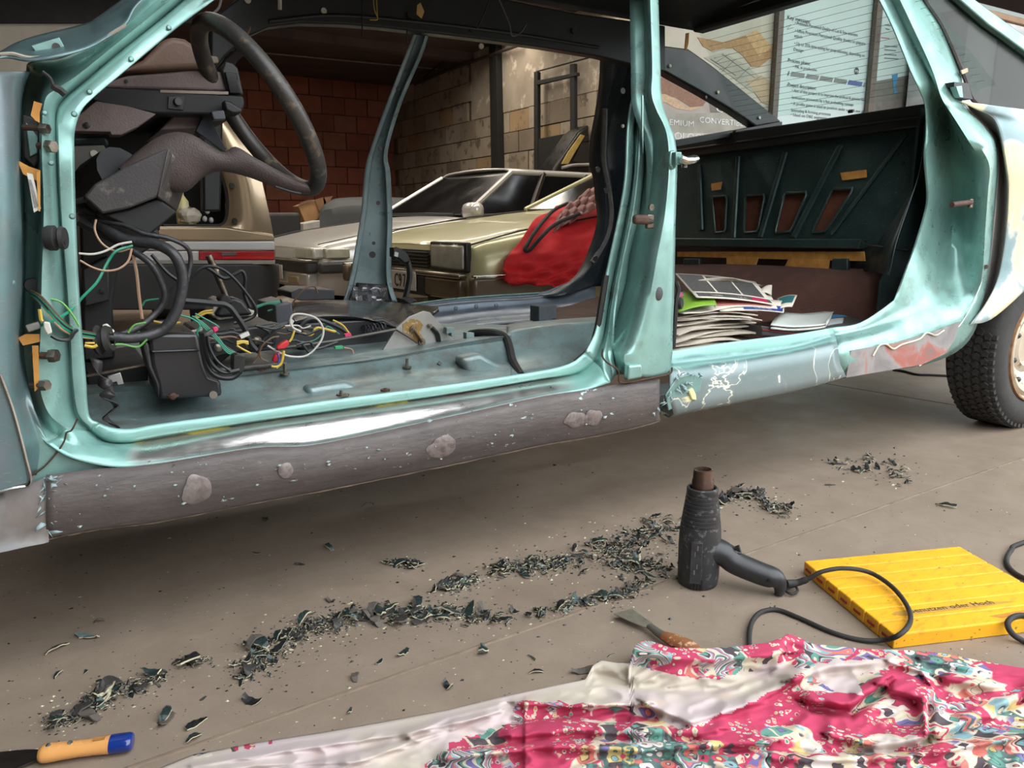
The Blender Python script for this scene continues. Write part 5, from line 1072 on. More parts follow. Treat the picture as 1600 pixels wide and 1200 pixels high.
# ================================================================ parked cars at the back
M_cglass = mat('dark_car_glass', (16,17,18), .06, 0, c2=(22,23,24), nscale=2, spec=.8)
M_tyr2 = mat('tyre_rubber', (44,43,43), .75)
def car_frame(t):
    return t
class Parked:
    def __init__(s, root, org, phi): s.r = root; s.M = Matrix.Translation(org) @ Matrix.Rotation(phi, 4, 'Z')
    def w(s, p): return s.M @ Vector(p)
    def build(s, mb, name, m, parent=None, **k):
        mb.v = [tuple(s.w(v)) for v in mb.v]; return mb.build(name, m, parent or s.r, **k)
    def loft(s, st, name, m, **k):
        """st: (x, half width, top, shoulder, sill)"""
        rows = []
        for x, w, zt, zs, zb in st:
            half = [(0,zt),(w*.55,zt-.006),(w*.84,zt-.02),(w*.95,zs),(w,zs-.07),(w*1.005,(zs+zb)/2),(w*.985,zb+.06),(w*.93,zb)]
            rows.append([(x,-y,z) for y,z in reversed(half)]+[(x,y,z) for y,z in half[1:]])
        rows = list(zip(*[spline(r, 3) for r in zip(*rows)])); b = MB(); kk = b.grid(rows); n = len(rows[0])
        b.face(range(kk, kk+n)); b.face(range(kk+(len(rows)-1)*n+n-1, kk+(len(rows)-1)*n-1, -1))
        return s.build(b, name, m, angle=50, **k)
    def quad(s, pts, name, m, th=.008, parent=None, n=None, **k):
        P4 = [Vector(p) for p in pts]; nn = (P4[1]-P4[0]).cross(P4[2]-P4[0]).normalized()*th
        b = MB(); b.prism(P4, nn); return s.build(b, name, m, parent, smooth=False, **k)
    def tube(s, pts, r, name, m, parent=None, seg=8, flat=1.0): b = MB().tube(pts, r, seg, flat=flat); return s.build(b, name, m, parent)
    def box(s, c, size, name, m, parent=None, bevel=.004): b = MB().box(c, size); return s.build(b, name, m, parent, bevel=bevel)
    def wheel(s, x, y, r=.31):
        sg = -1 if y < 0 else 1; b = MB().lathe([(.17,0),(.2,-.01),(r-.02,-.006),(r,.02),(r,.15),(r-.03,.17),(.1,.17)], (x,y,r-.03), (0,-sg,0), 28); t = s.build(b, 'tyre', M_tyr2)
        b = MB().lathe([(0,-.0),(.1,.0),(.16,.01),(.18,-.006)], (x,y,r-.03), (0,-sg,0), 24); s.build(b, 'wheel_cover', mat('wheel_cover', (150,148,144), .35, .6), t)
    def greenhouse(s, base, top, zb, zt, wb, wt, body, posts):
        """base (front,rear x), top (front,rear x)"""
        (b0,b1),(t0,t1) = base, top; X = 0
        s.quad([(b0,-wb,zb),(b0,wb,zb),(t0,wt,zt),(t0,-wt,zt)], 'windscreen', M_cglass, -.01)
        s.quad([(b1,-wb,zb),(b1,wb,zb),(t1,wt,zt),(t1,-wt,zt)], 'rear_window', M_cglass, .01)
        rows = [[(x,-wt,zt),(x+0,-wt*.8,zt+.035),(x,0,zt+.05),(x,wt*.8,zt+.035),(x,wt,zt)] for x in (t0,(t0+t1)/2,t1)]; b = MB(); b.patch(rows,3,3); s.build(b, 'roof', body, solid=.02)
        for sg in (-1,1):
            f = lambda u, v: ((b0+(b1-b0)*u)*(1-v)+(t0+(t1-t0)*u)*v, sg*(wb*(1-v)+wt*v), zb*(1-v)+zt*v)
            us = [0]+posts+[1]
            for i in range(len(us)-1):
                s.quad([f(us[i],0),f(us[i+1],0),f(us[i+1],1),f(us[i],1)], 'side_window', M_cglass, .006*sg)
            s.tube([f(0,0),f(0,1)], .026, 'pillar', body); s.tube([f(1,0),f(1,1)], .03, 'pillar', body); s.tube([f(0,1),f(.5,1),f(1,1)], .022, 'roof_rail', body)
            for u in posts: s.tube([f(u,0),f(u,1)], .03, 'pillar', mat('dark_brown_trim', (52,42,36), .5), seg=6)
            s.tube([f(0,0),f(1,0)], .012, 'belt_trim', M_black)
# ---- olive saloon
M_olive = mat('olive_gold_paint', (198,192,146), .32, .2, c2=(190,184,138), nscale=2, coat=.4, rvar=.03)
og = P(642,432,Y=4.46); og.z = 0
olive = thing('parked_saloon', og, 'olive gold saloon with black grille, its wing covered by a red cloth', 'car')
C = Parked(olive, og, math.radians(4))
C.loft([(-.02,.70,.665,.63,.36),(.06,.80,.70,.665,.33),(.4,.865,.77,.72,.28),(.9,.87,.835,.78,.24),(1.45,.87,.895,.84,.22),(2.2,.87,.91,.86,.22),(3.2,.86,.90,.85,.22),(4.0,.80,.86,.80,.26),(4.35,.72,.78,.72,.32)], 'body', M_olive)
C.greenhouse((1.42,4.0),(2.25,3.2), .885, 1.27, .74, .56, M_olive, [.46])
for sg in (-1,1):
    C.tube([(.0,sg*.70,.668),(.3,sg*.74,.742),(.9,sg*.76,.83),(1.42,sg*.76,.88)], .005, 'bonnet_gap', M_black)
    hl = C.box((-.035,sg*.52,.60), (.03,.36,.13), 'headlight', mat('headlight_bowl', (236,236,228), .15, .2, c2=(170,168,160), nscale=14, amt=1.3), None, .012)
    C.box((-.052,sg*.52,.60), (.006,.37,.14), 'headlight_lens', glass('lamp_glass', (.95,.96,.93), .02), hl, .002)
    C.box((-.02,sg*.52,.60), (.04,.40,.165), 'headlight_rim', M_black, hl, .01)
gr = C.box((-.015,0,.575), (.03,.62,.11), 'grille', M_black)
for k in range(5): C.box((-.036,0,.535+k*.02), (.018,.60,.007), 'grille_slat', mat('dark_slat', (40,40,40), .4), gr, .002)
for dz in (0,.014): C.tube([(-.05,-.02,.578+dz),(-.05,0,.594+dz),(-.05,.02,.578+dz)], .004, 'badge_chevron', M_chrome, gr)
bp_ = C.box((-.06,0,.50), (.06,1.44,.03), 'bumper', mat('bumper_chrome', (160,154,140), .22, .9, c2=(120,112,100), nscale=12), None, .01)
C.box((-.045,0,.43), (.06,1.40,.11), 'bumper_lower', mat('bumper_brown', (120,104,84), .35, .3, c2=(96,84,70), nscale=6), bp_, .015)
C.box((-.055,0,.425), (.05,.64,.12), 'plate_recess', M_black, bp_, .01)
for sg in (-1,1):
    C.box((.22,sg*.845,.445), (.62,.07,.12), 'bumper_corner', mat('bumper_brown', (120,104,84), .35, .3), bp_, .02); C.box((.22,sg*.86,.503), (.60,.05,.02), 'bumper_strip', M_chrome, bp_, .006)
    C.wheel(.85, sg*.80); C.wheel(3.6, sg*.74)
M_pl = mat('plate_white', (206,204,196), .4); M_plb = mat('plate_blue', (44,66,150), .4); M_pli = mat('plate_ink', (30,30,32), .5)
def plate(C, x, y0, z, txt, parent):
    p = C.box((x,y0,z), (.01,.52,.112), 'number_plate', M_pl, parent, .003); C.box((x-.006,y0+.24,z), (.003,.04,.108), 'plate_band', M_plb, p, .001)
    for ci, ch in enumerate(txt):
      if ch == ' ': continue
      me = text_mesh(ch, .115, .001, 'CENTER'); me.transform(Matrix.Translation((x-.008, y0-.02+.052*((len(txt)-1)/2-ci), z-.04)) @ Matrix(((0,0,-1,0),(-1,0,0,0),(0,1,0,0),(0,0,0,1))) @ Matrix.Diagonal((.72,1,1,1))); me.transform(C.M); me.materials.append(M_pli); link('plate_character', me, p)
plate(C, -.088, .03, .445, 'PF C974', bp_)
C.tube([(1.40,-.62,.90),(1.36,-.3,.90),(1.38,-.1,.905)], .008, 'wiper', M_black)
# red cloth over its wing
M_red = mat('red_cloth', (226,46,50), .85, c2=(208,38,44), nscale=10, bump=.6, bscale=16)
random.seed(4)
cl = [[(868,322,4.30),(862,330,4.0),(836,342,3.72),(812,378,3.60),(790,404,3.55),(789,424,3.53),(791,443,3.53)],
      [(888,318,4.30),(880,334,4.0),(862,352,3.70),(838,384,3.56),(822,408,3.52),(818,428,3.52),(818,444,3.52)],
      [(906,312,4.28),(900,330,3.98),(886,358,3.68),(868,388,3.54),(856,412,3.50),(850,430,3.50),(848,446,3.50)],
      [(922,306,4.26),(920,326,3.95),(910,358,3.66),(896,388,3.54),(886,412,3.51),(880,430,3.51),(872,446,3.50)],
      [(942,300,4.24),(942,322,3.92),(936,356,3.65),(926,388,3.55),(918,412,3.52),(912,430,3.52),(902,446,3.51)],
      [(985,300,4.2),(985,320,3.9),(980,356,3.65),(975,388,3.56),(970,412,3.54),(966,430,3.53),(960,446,3.52)]]
g_ = [[P(x,y,Y=Y) for x,y,Y in r] for r in cl]
b = MB(); rails = list(zip(*g_)); rr_ = [spline(r, 10) for r in rails]; secs = [spline(q, 8) for q in zip(*rr_)]
for i, r in enumerate(secs):
    for j, p in enumerate(r):
        f = max(0, (j-14)/34); w = math.sin(i*.55+j*.42)*.5+math.sin(i*.23-j*.6+1)*.5+math.sin(j*1.1+i*.15)*.4
        r[j] = (p[0], p[1]-.03*w*f, p[2]+.012*w*f)
b.grid(secs); o = b.build('red_cloth', M_red, solid=.004, angle=80); tag(o, 'bright red cloth hanging over the wing of the olive saloon', 'cloth')
# pink towel and a door seal lying on it
random.seed(8); rows = []
tp = [[(934,288),(936,305),(938,318)],[(922,292),(926,308),(930,322)],[(908,300),(912,314),(918,328)],[(894,312),(898,324),(902,336)],[(878,322),(882,334),(888,344)],[(866,336),(868,344),(872,352)],[(856,350),(858,354),(862,358)]]
g_ = [[P(x,y,Y=4.05-.03*i-.12*j) for j,(x,y) in enumerate(r)] for i, r in enumerate(tp)]
rr_ = [spline(r, 7) for r in zip(*g_)]; secs = [spline(q, 10) for q in zip(*rr_)]
for i, r in enumerate(secs):
    for j, p in enumerate(r):
        w = math.sin(i*.5+j*.8)+math.sin(i*.9-j*.5+2)*.7; r[j] = (p[0]+random.uniform(-.003,.003), p[1]-.05-.02*w, p[2]+.012*w+random.uniform(-.003,.003))
b = MB(); b.grid(secs); o = b.build('pink_towel', mat('dusty_pink_terry', (190,148,142), .95, c2=(160,120,116), nscale=20, bump=.8, bscale=200), solid=.008, angle=80); tag(o, 'crumpled dusty pink towel lying on the red cloth', 'towel')
b = MB().tube(wpts([(886,318,3.95),(866,328,3.86),(850,344,3.72),(836,362,3.60),(824,382,3.545),(820,390,3.53),(828,390,3.52),(846,370,3.52),(860,356,3.56),(876,346,3.60),(905,334,3.64)], 3.6, 6), .011, 8); o = b.build('door_seal', M_rubber); tag(o, 'black rubber door seal looped over the red cloth', 'seal')

# ---- silver saloon behind
M_silv = mat('silver_paint', (206,204,200), .28, .3, c2=(198,196,192), nscale=2, coat=.4, rvar=.03)
sg_ = P(446,420,Y=6.6); sg_.z = 0
silver = thing('parked_saloon', sg_, 'silver wedge shaped saloon with slim headlights standing behind the olive one', 'car')
S = Parked(silver, sg_, math.radians(5))
S.loft([(-.03,.72,.60,.565,.28),(.08,.80,.655,.62,.24),(.5,.88,.74,.69,.20),(1.0,.895,.81,.75,.18),(1.4,.90,.86,.80,.18),(2.2,.90,.88,.83,.18),(3.1,.90,.90,.85,.18),(3.7,.88,.93,.87,.2),(3.95,.84,.92,.85,.26)], 'body', M_silv)
S.greenhouse((1.30,3.9),(1.92,3.35), .855, 1.235, .80, .60, M_silv, [.26,.62])
for sg in (-1,1):
    hl = S.box((.0,sg*.58,.56), (.12,.40,.085), 'headlight', mat('headlight_bowl', (200,200,190), .2, .3), None, .015); S.box((-.066,sg*.56,.56), (.006,.38,.08), 'headlight_lens', glass('lamp_glass', (.95,.96,.93), .02), hl, .002)
    S.box((.10,sg*.845,.56), (.20,.06,.075), 'corner_lamp', mat('clear_corner_lamp', (196,192,180), .2, .3), hl, .01)
    S.wheel(.9, sg*.82, .30); S.wheel(3.3, sg*.8, .30)
    mr = S.box((1.26,sg*.97,.885), (.12,.22,.14), 'door_mirror', M_silv, None, .05); S.box((1.26,sg*.88,.85), (.06,.1,.05), 'mirror_foot', M_black, mr, .01)
    S.tube([(1.05,sg*.895,.80),(1.40,sg*.90,.84),(1.5,sg*.90,.70),(1.5,sg*.905,.3)], .004, 'door_gap', M_black); S.tube([(.0,sg*.73,.625),(.4,sg*.80,.71),(1.0,sg*.83,.79)], .004, 'bonnet_gap', M_black)
bs = S.box((-.06,0,.455), (.10,1.52,.09), 'bumper', mat('bumper_dark', (62,62,62), .5), None, .02); S.box((-.062,0,.505), (.11,1.53,.018), 'bumper_strip', M_chrome, bs, .005); S.box((-.05,0,.36), (.10,1.46,.11), 'bumper_lower', M_silv, bs, .02)
for sg in (-1,1): S.box((.35,sg*.875,.455), (.82,.06,.085), 'bumper_corner', mat('bumper_dark', (62,62,62), .5), bs, .02)
S.box((-.08,-.45,.35), (.06,.22,.06), 'fog_lamp', mat('fog_lamp', (190,170,130), .2), bs, .01)
plate(S, -.12, .0, .40, 'PF M19', bs)
S.box((.05,0,.24), (.3,1.4,.02), 'front_spoiler', M_black, bs, .006)
S.tube([(1.24,-.7,.86),(1.2,-.3,.868),(1.2,.4,.868)], .01, 'wiper', M_black)

# ---- gold estate, tail towards us, hatch open
gY = 4.12
gold = thing('parked_estate', P(300,560,Y=gY), 'champagne gold estate car with its hatch open, tail towards the viewer', 'car'); gold.location.z = 0
M_gold = mat('champagne_paint', (176,154,124), .2, .55, c2=(166,144,116), nscale=2, coat=.5, rvar=.03); M_bump = mat('bumper_dark', (62,62,62), .5)
def gsec(px, Y, Xc):
    r = [P(x,y,Y=gY) for x,y in px]; r = [Vector((p.x,Y,p.z)) for p in r]; return r+[Vector((2*Xc-p.x,p.y,p.z)) for p in reversed(r)]
Xc = .06
outl = [(330,150),(356,178),(384,215),(402,255),(413,300),(423,345),(429,376),(431,392),(431,410)]
def grow(px, f): return [(x+f, y) for x, y in px]
b = MB(); rows = [gsec(outl, gY+.03, Xc), gsec(grow(outl,7), gY+.12, Xc), gsec(grow(outl,14), gY+.4, Xc), gsec(grow(outl,18), gY+2.5, Xc), gsec([(x-10, y+(30 if y < 300 else 0)) for x,y in outl], gY+3.4, Xc)]
b.grid(rows); b.build('body_side', M_gold, gold, angle=50, solid=.01)
# rear face ring round the hatch opening
ap = [(300,150),(326,196),(342,262),(352,290),(356,318),(354,342),(346,352),(330,354),(255,354)]
b = MB(); k = []
for (x,y),(x2,y2) in zip(ap, [(330,150),(356,178),(384,215),(402,255),(413,300),(423,345),(426,362),(428,372),(428,376)]): k.append([P(x,y,Y=gY+.10), P(x+3,y,Y=gY+.03), P((x+x2)/2,(y+y2)/2,Y=gY-.005), P(x2,y2,Y=gY+.03)])
b.patch(k,3,4); b.build('tail_panel', M_gold, gold, angle=50)
b = MB().tube(spline([P(x,y,Y=gY+.05) for x,y in ap], 4), .012, 8); b.build('hatch_seal', M_rubber, gold)
a0 = P(-90,0,Y=gY).x
def gp(px, Y, th, name, m, bevel=.004, segs=2): return slab(px, Y, th).build(name, m, gold, bevel=bevel, segs=segs)
gp([(-90,354),(352,354),(428,366),(430,377),(-90,377)], gY-.01, .12, 'loading_sill', M_gold, .01, 3); gp([(-90,377),(429,377),(430,391),(-90,391)], gY-.02, .12, 'silver_band', M_silv, .006, 3)
gp([(-90,391),(312,392),(312,413),(-90,415)], gY-.015, .12, 'bumper_top', M_silv, .006); tl = gp([(311,392.5),(429,392.5),(429,406),(311,406)], gY-.022, .1, 'tail_light', mat('tail_light_red', (150,14,18), .15, c2=(190,30,34), nscale=30), .004, 3)
slab([(346,394),(370,394),(370,399),(346,400)], gY-.026, .02).build('reversing_lens', mat('smoky_lens', (120,112,108), .2), tl, bevel=.002); slab([(347,401),(428,401),(428,405),(347,405)], gY-.025, .02).build('lower_lens', mat('bright_red_lens', (220,30,30), .2), tl, bevel=.001)
gp([(-90,406),(430,406.5),(430,413),(-90,414)], gY-.018, .1, 'bumper_strip', mat('pale_strip', (170,160,146), .4), .003)
g_ = [[P(x,y,Y=Y) for x,Y in ((-90,gY-.03),(300,gY-.03),(380,gY-.02),(418,gY+.02),(433-e,gY+.12),(436-e,gY+.4))] for y, e in ((412,2),(425,1),(445,1),(462,4),(476,14),(484,30))]
b = MB(); b.patch(g_,3,3); b.build('bumper', mat('bumper_black', (34,33,33), .5, c2=(44,42,40), nscale=8), gold, solid=.01, angle=60)
for x, y in ((362.5,290),(367,345)): MB().lathe([(0,.004),(.012,.004),(.014,.0),(.014,-.004)], P(x,y,Y=gY-.012), (0,-1,0), 14).build('buffer_plug', M_rubber, gold)
gp([(240,180),(352,180),(352,352),(240,352)], gY+.55, .02, 'boot_inside', M_dark, .002)
b = MB(); b.box((P(150,0,Y=gY).x+.1, gY+.35, P(255,354,Y=gY+.1).z-.01), (1.1,.6,.02)); b.build('boot_floor', M_dark, gold)
for sg, y in ((1,gY+.75),(-1,gY+.75),(1,gY+3.0),(-1,gY+3.0)):
    xw = Xc+sg*.86; t_ = MB().lathe([(.17,0),(.30,-.006),(.31,.02),(.31,.17),(.28,.18)], (xw,y,.30), (-sg,0,0), 24).build('tyre', M_tyr2, gold)
slab([(236,235),(345,235),(352,262),(236,262)], gY+.02, .02).build('hatch_edge', M_dark, gold)
# oddments in its boot
tag(MB().lathe([(0,0),(.03,0),(.032,.01),(.032,.11),(.012,.14),(.012,.17),(0,.17)], P(287,350,Y=gY+.12), (0,0,1), 14).build('spray_bottle', mat('yellow_bottle', (226,200,50), .4, c2=(200,196,190), nscale=9)), 'yellow and white bottle in the boot of the gold estate', 'bottle')
random.seed(6); b = MB(); b.sphere(P(296,338,Y=gY+.1), .055, 14, 10, (1,.8,.8)); b.v = [(x+random.uniform(-.008,.008),y,z+random.uniform(-.008,.008)) for x,y,z in b.v]
tag(b.build('plastic_bag', mat('clear_bag', (170,158,136), .3, c2=(196,188,172), nscale=20), angle=20), 'crumpled translucent bag in the boot of the gold estate', 'bag')
tag(MB().tube(spline([P(x,y,Y=gY+.08) for x,y in ((284,342),(300,340),(304,345),(294,348),(284,346))], 4, True), .004, 6, closed=True).build('packing_ring', mat('amber_ring', (170,120,70), .4)), 'small amber ring beside the bag in the gold estate', 'ring')
for i, (x,y) in enumerate(((320,342),(324,330),(330,344))): tag(MB().sphere(P(x,y,Y=gY+.09), .012, 10, 8, (1,1,1.2)).build('bottle_cap', mat('white_cap', (206,206,200), .4)), ('leftmost','topmost','rightmost')[i]+' of the three small white caps in the boot of the gold estate', 'cap', 'white caps in the boot')

# ---- dark van nose by the wall, boxes and covered car in the corner
van = thing('parked_van', P(900,470,Y=7.75), 'dark tall van half hidden behind the silver saloon', 'van'); van.location.z = 0
vp = [(850,455),(866,262),(884,236),(904,207),(921,194),(921,455)]
MB().prism([P(x,y,Y=7.98) for x,y in vp], (0,.35,0)).build('body', mat('dark_van_paint', (40,38,36), .3, .2), van, bevel=.03, segs=3)
slab([(878,256),(888,238),(908,210),(914,212),(896,242),(888,256)], 7.96, .02).build('window_reflection', mat('yellow_reflection', (190,160,90), .5), van); slab([(895,252),(913,214),(920,210),(920,256)], 7.96, .015).build('side_window', M_cglass, van)  # yellow slab paints the reflection in the van's windscreen
MB().tube(wpts([(878,262,7.96),(895,258,7.96),(920,257,7.96)], 7.96), .02, 6).build('roof_bar', mat('pale_bar', (180,176,168), .4), van)
bx_ = thing('cardboard_box', P(485,345,Y=10.4), 'open cardboard box standing on the covered car in the corner', 'box')
slab([(466,322),(492,312),(502,340),(478,351)], 10.4, .28).build('side', mat('cardboard', (178,136,96), .85, c2=(158,118,82)), bx_, bevel=.004)
for px in ([(466,322),(470,316),(484,312),(492,312)],[(492,312),(506,308),(510,316),(500,334)],[(505,309),(520,306),(515,315),(508,330)]): slab(px, 10.38, .012).build('flap', mat('cardboard_dark', (140,104,72), .85), bx_)
cov = thing('covered_car', P(550,420,Y=9.6), 'low grey car under a sheet in the far corner', 'car'); cov.location.z = 0
b = MB(); g_ = [[P(x,y,Y=Y) for y,Y in ((a,11.0),(a+2,9.9),(a+12,9.55),(c,9.5),(449,9.5))] for x,a,c in ((498,340,352),(505,322,340),(520,312,338),(540,309,336),(580,308,334),(640,310,336),(700,318,340))]
b.patch(g_,4,3); b.build('cover', mat('grey_cover', (86,88,90), .7, c2=(70,72,74), nscale=3), cov, solid=.01)
wb_ = tag(slab([(474,349),(500,344),(500,452),(475,453)], 9.3, .3).build('white_crate', mat('white_crate', (190,188,182), .6), bevel=.01), 'small white crate below the cardboard box', 'crate')
tag(slab([(410,332),(470,332),(476,459),(410,461)], 8.6, .5).build('dark_bin', mat('dark_bin', (34,33,34), .6), bevel=.04, segs=3), 'dark plastic bin between the gold estate and the silver saloon', 'bin')
# ================================================================ foreground: tools, board, sheet, paint flakes, papers
def G(x, y, z=0.0): return P(x, y, Z=z)
# ---- heat gun standing on its tail
gb = G(1090,910); gun = thing('heat_gun', gb, 'dusty black heat gun standing nose up on the concrete floor', 'heat gun')
M_gun = mat('dusty_black_tool', (52,53,55), .5, c2=(38,39,41), nscale=30, amt=1, bump=.15, bscale=90, c3=(96,98,100))
body = MB().lathe([(0,.0),(.040,.0),(.043,.004),(.0445,.02),(.0455,.09),(.0445,.125),(.0435,.132)], gb, (0,0,1), 32).build('body', M_gun, gun)
pr = [(.0435,.132)]
for k in range(9):
    z = .134+k*.0085; r = .0432-.0011*k; pr += [(r,z),(r,z+.0045),(r-.0022,z+.0052),(r-.0022,z+.0078)]
pr += [(.0335,.212),(.0335,.222),(.030,.224),(.0275,.222),(.0265,.19)]
MB().lathe(pr, gb, (0,0,1), 32).build('ribbed_collar', M_gun, gun)
noz = MB().lathe([(.024,.19),(.0235,.236),(.0225,.240),(.0215,.244),(.0215,.256),(.0205,.262),(.0165,.264),(.0155,.258),(.0155,.20)], gb, (0,0,1), 28).build('nozzle', mat('heat_stained_steel', (128,104,92), .3, .85, c2=(84,70,66), nscale=18, amt=1), gun)
MB().lathe([(.0,.252),(.0155,.252)], gb, (0,0,1), 20).build('nozzle_mouth', M_black, noz)
toC = (Vector((0,0,0))-gb); toC.z = 0; toC.normalize(); rt = Vector((-toC.y, toC.x, 0)) # right as seen
def onbody(ang, z, r): d = toC*math.cos(ang)+rt*math.sin(ang); return gb+d*r+Vector((0,0,z)), d
pp, dd = onbody(-.12,.065,.0452)
Rm = Matrix((rt*1, dd*-1, Vector((0,0,1)))).transposed()
MB().box(pp, (.024,.004,.095), Rm).build('rating_plate', mat('black_label', (40,41,43), .45, c2=(60,61,63), nscale=60), gun, bevel=.001)
for k in range(6):
    q, d2 = onbody(-.12+(-.006+.004*(k % 3))/.045*1.2, .03+.014*k, .0476); MB().box(q, (.0016+.001*(k % 2),.0012,.010), Rm).build('rating_print', mat('grey_print', (120,120,120), .6), gun)
for k in range(4): q, d2 = onbody(-.24+.16*k*.9,.016,.0447); MB().box(q, (.0035,.004,.022), Rm).build('vent_slot', M_dark, gun)
for k in range(4): q, d2 = onbody(-.24+.16*k*.9,-.0+.005,.044); 
# handle
hE = G(1217,931); hs = gb+Vector((0,0,.078)); he = hE+Vector((0,0,.034)); dv = (he-hs); dv.z = 0; hd = dv.normalized()
pts = [hs+hd*.02+Vector((0,0,.004)), hs+hd*.05, hs+(he-hs)*.45+Vector((0,0,.002)), hs+(he-hs)*.75, he+Vector((0,0,.004))-hd*.012, he-Vector((0,0,.010)), hE+Vector((0,0,.004))]
sp_ = spline(pts, 5); rad = spline([(.034,0),(.027,0),(.0255,0),(.0245,0),(.0225,0),(.015,0),(.009,0)], 5)
hnd = MB().tube(sp_, [r[0] for r in rad], 16).build('handle', mat('black_grip', (36,37,39), .4, c2=(46,47,49), nscale=20), gun)
tm = hs+(he-hs)*.38+Vector((0,0,.026)); dirv = (he-hs).normalized(); sidev = dirv.cross(Vector((0,0,1))).normalized(); upv = sidev.cross(dirv)
Rt = Matrix((dirv, sidev, upv)).transposed()
MB().box(tm, (.048,.014,.014), Rt).build('switch_housing', M_gun, gun, bevel=.004)
sw_ = MB().prism([tm+Rt@Vector(p) for p in ((-.022,-.006,.006),(-.014,-.006,.012),(.006,-.006,.010),(.014,-.006,.018),(.022,-.006,.006))], sidev*.012).build('rocker_switch', M_black, hnd, bevel=.001)
for k in range(3): MB().box(tm+Rt@Vector((-.012+.008*k,-.0062,.010)), (.0012,.001,.006), Rt).build('switch_mark', CW['white'], sw_)
for f, r in ((.12,.0035),(.86,.004)):
    q = hs+(he-hs)*f+toC*.0255; MB().lathe([(0,.002),(r,.002),(r,-.002)], q+Vector((0,0,.002)), toC, 12).build('screw_hole', M_dark, hnd)
# cord
cz = .036
cp = [(1228,912,.022),(1244,911,.018),(1262,905,.03),(1285,893,.05),(1320,888,.055),(1360,895,.045),(1395,918,.042),(1418,948,.040),(1422,972,.040),(1405,992,.038),(1380,1000,.012),(1345,1000,.005),(1300,988,.005),(1250,966,.005),(1215,953,.005),(1190,956,.006),(1176,970,.007),(1171,990,.008),(1171,1012,.008)]
MB().tube(spline([G(x,y,z) for x,y,z in cp], 6), .0048, 10).build('power_cord', M_rubber, gun)
MB().tube(spline([G(x,y,z) for x,y,z in cp[:3]], 4), [.0085]*4+[.0075]*4+[.006], 10).build('strain_relief', M_rubber, gun)
MB().tube(spline([G(x,y,.008) for x,y in ((1228,922),(1236,928),(1246,924),(1242,916))], 4, True), .003, 6, closed=True).build('hanging_eye', M_rubber, gun)

# ---- yellow slatted plastic board
bh = .03
A_, B_, C_ = G(1256,876,bh), G(1499,853,bh), G(1398,992,bh); eb, ec = B_-A_, C_-A_
ybd = thing('plastic_board', (A_+eb*.5+ec*.5)*1, 'yellow slatted plastic board with scribbled marker writing, lying under the black cord', 'board'); ybd.location.z = 0
def yel():
    t = NT('scuffed_yellow_plastic'); o = t.obj()
    c = t.mix(t.ramp(t.noise(10,5), [(.35,0),(.7,1)]), lin((240,176,30)), lin((226,160,26)))
    d = t.ramp(t.noise(28,7,.7,co=t.map(o,(1,3,1),(0,0,.3))), [(.52,0),(.72,1)]); c = t.mix(t.math('MULTIPLY', d, .5), c, lin((120,92,48)))
    sp = t.ramp(t.noise(90,3), [(.68,0),(.72,1)]); c = t.mix(t.math('MULTIPLY', sp, .7), c, lin((70,56,36)))
    t.set(Base_Color=c, Roughness=.48); t.bump(t.noise(60,4), .12, .004); return t.m
M_yel = yel(); nb = 7
def bq(u, v, z): p = A_+eb*u+ec*v; return Vector((p.x,p.y,z))
MB().prism([bq(.004,.004,.002), bq(1,.004,.002), bq(1,.996,.002), bq(.004,.996,.002)], (0,0,bh-.007)).build('base', M_yel, ybd, smooth=False)
for k in range(nb):
    v0, v1 = (k+.02)/nb, (k+.97)/nb; z1 = bh
    b = MB(); b.prism([bq(0,v0,.0), bq(1,v0,.0), bq(1,v1,.0), bq(0,v1,.0)], (0,0,z1)); sl_ = b.build('slat', M_yel, ybd, smooth=False, bevel=.003)
    c = bq(-.001,(v0+v1)/2,.015); e2 = ec.normalized(); r3 = Matrix((e2, Vector((0,0,1)).cross(e2), Vector((0,0,1)))).transposed()
    MB().box(c, (.022,.003,.005), r3).build('red_slot', mat('red_slot', (170,50,24), .6), sl_)
def bwrite(txt, u, v, size):
    p = bq(u, v, bh+.0006); ex = eb.normalized(); ey = Vector((0,0,1)).cross(ex); Mx = Matrix(((ex.x,ey.x,0,p.x),(ex.y,ey.y,0,p.y),(0,0,1,p.z),(0,0,0,1)))
    text('marker_writing', txt, size, Mx, M_pli, ybd, .0002, 'LEFT', 1.1)
bwrite('Benutzen oder Hoch', .20, .80, .021)
MB().prism([bq(.10,.79,bh+.0002), bq(.14,.765,bh+.0002), bq(.66,.77,bh+.0002), bq(.80,.80,bh+.0002), bq(.62,.815,bh+.0002), bq(.16,.82,bh+.0002)], (0,0,.0003)).build('worn_patch', mat('worn_patch', (170,128,60), .7, c2=(196,144,50), nscale=50), ybd, smooth=False)
MB().prism([bq(.55,.925,bh+.0002), bq(.80,.90,bh+.0002), bq(.86,.93,bh+.0002), bq(.60,.955,bh+.0002)], (0,0,.0003)).build('rubbed_stain', mat('rubbed_stain', (176,110,40), .7, c2=(200,140,44), nscale=60), ybd, smooth=False)
# second cable at the right edge of the picture
xc = MB().tube(spline([G(x,y,z) for x,y,z in ((2000,770,.006),(1760,800,.006),(1604,846,.006),(1580,860,.006),(1573,878,.006),(1584,894,.006),(1610,908,.010),(1660,930,.036),(1680,950,.037),(1620,962,.036),(1590,962,.036),(1575,972,.035),(1580,988,.020),(1600,1002,.006),(1650,1022,.006),(1800,1050,.006),(2050,1060,.006))], 6), .0055, 10).build('extension_cable', M_rubber); tag(xc, 'black cable curling in at the right edge beside the yellow board', 'cable')

tag(MB().tube(spline([G(x,y,.006) for x,y in ((1395,578),(1412,580),(1432,585),(1455,586),(1500,588))], 5), .006, 8).build('floor_cable', M_rubber), 'thin black cable lying on the floor behind the rear tyre', 'cable')
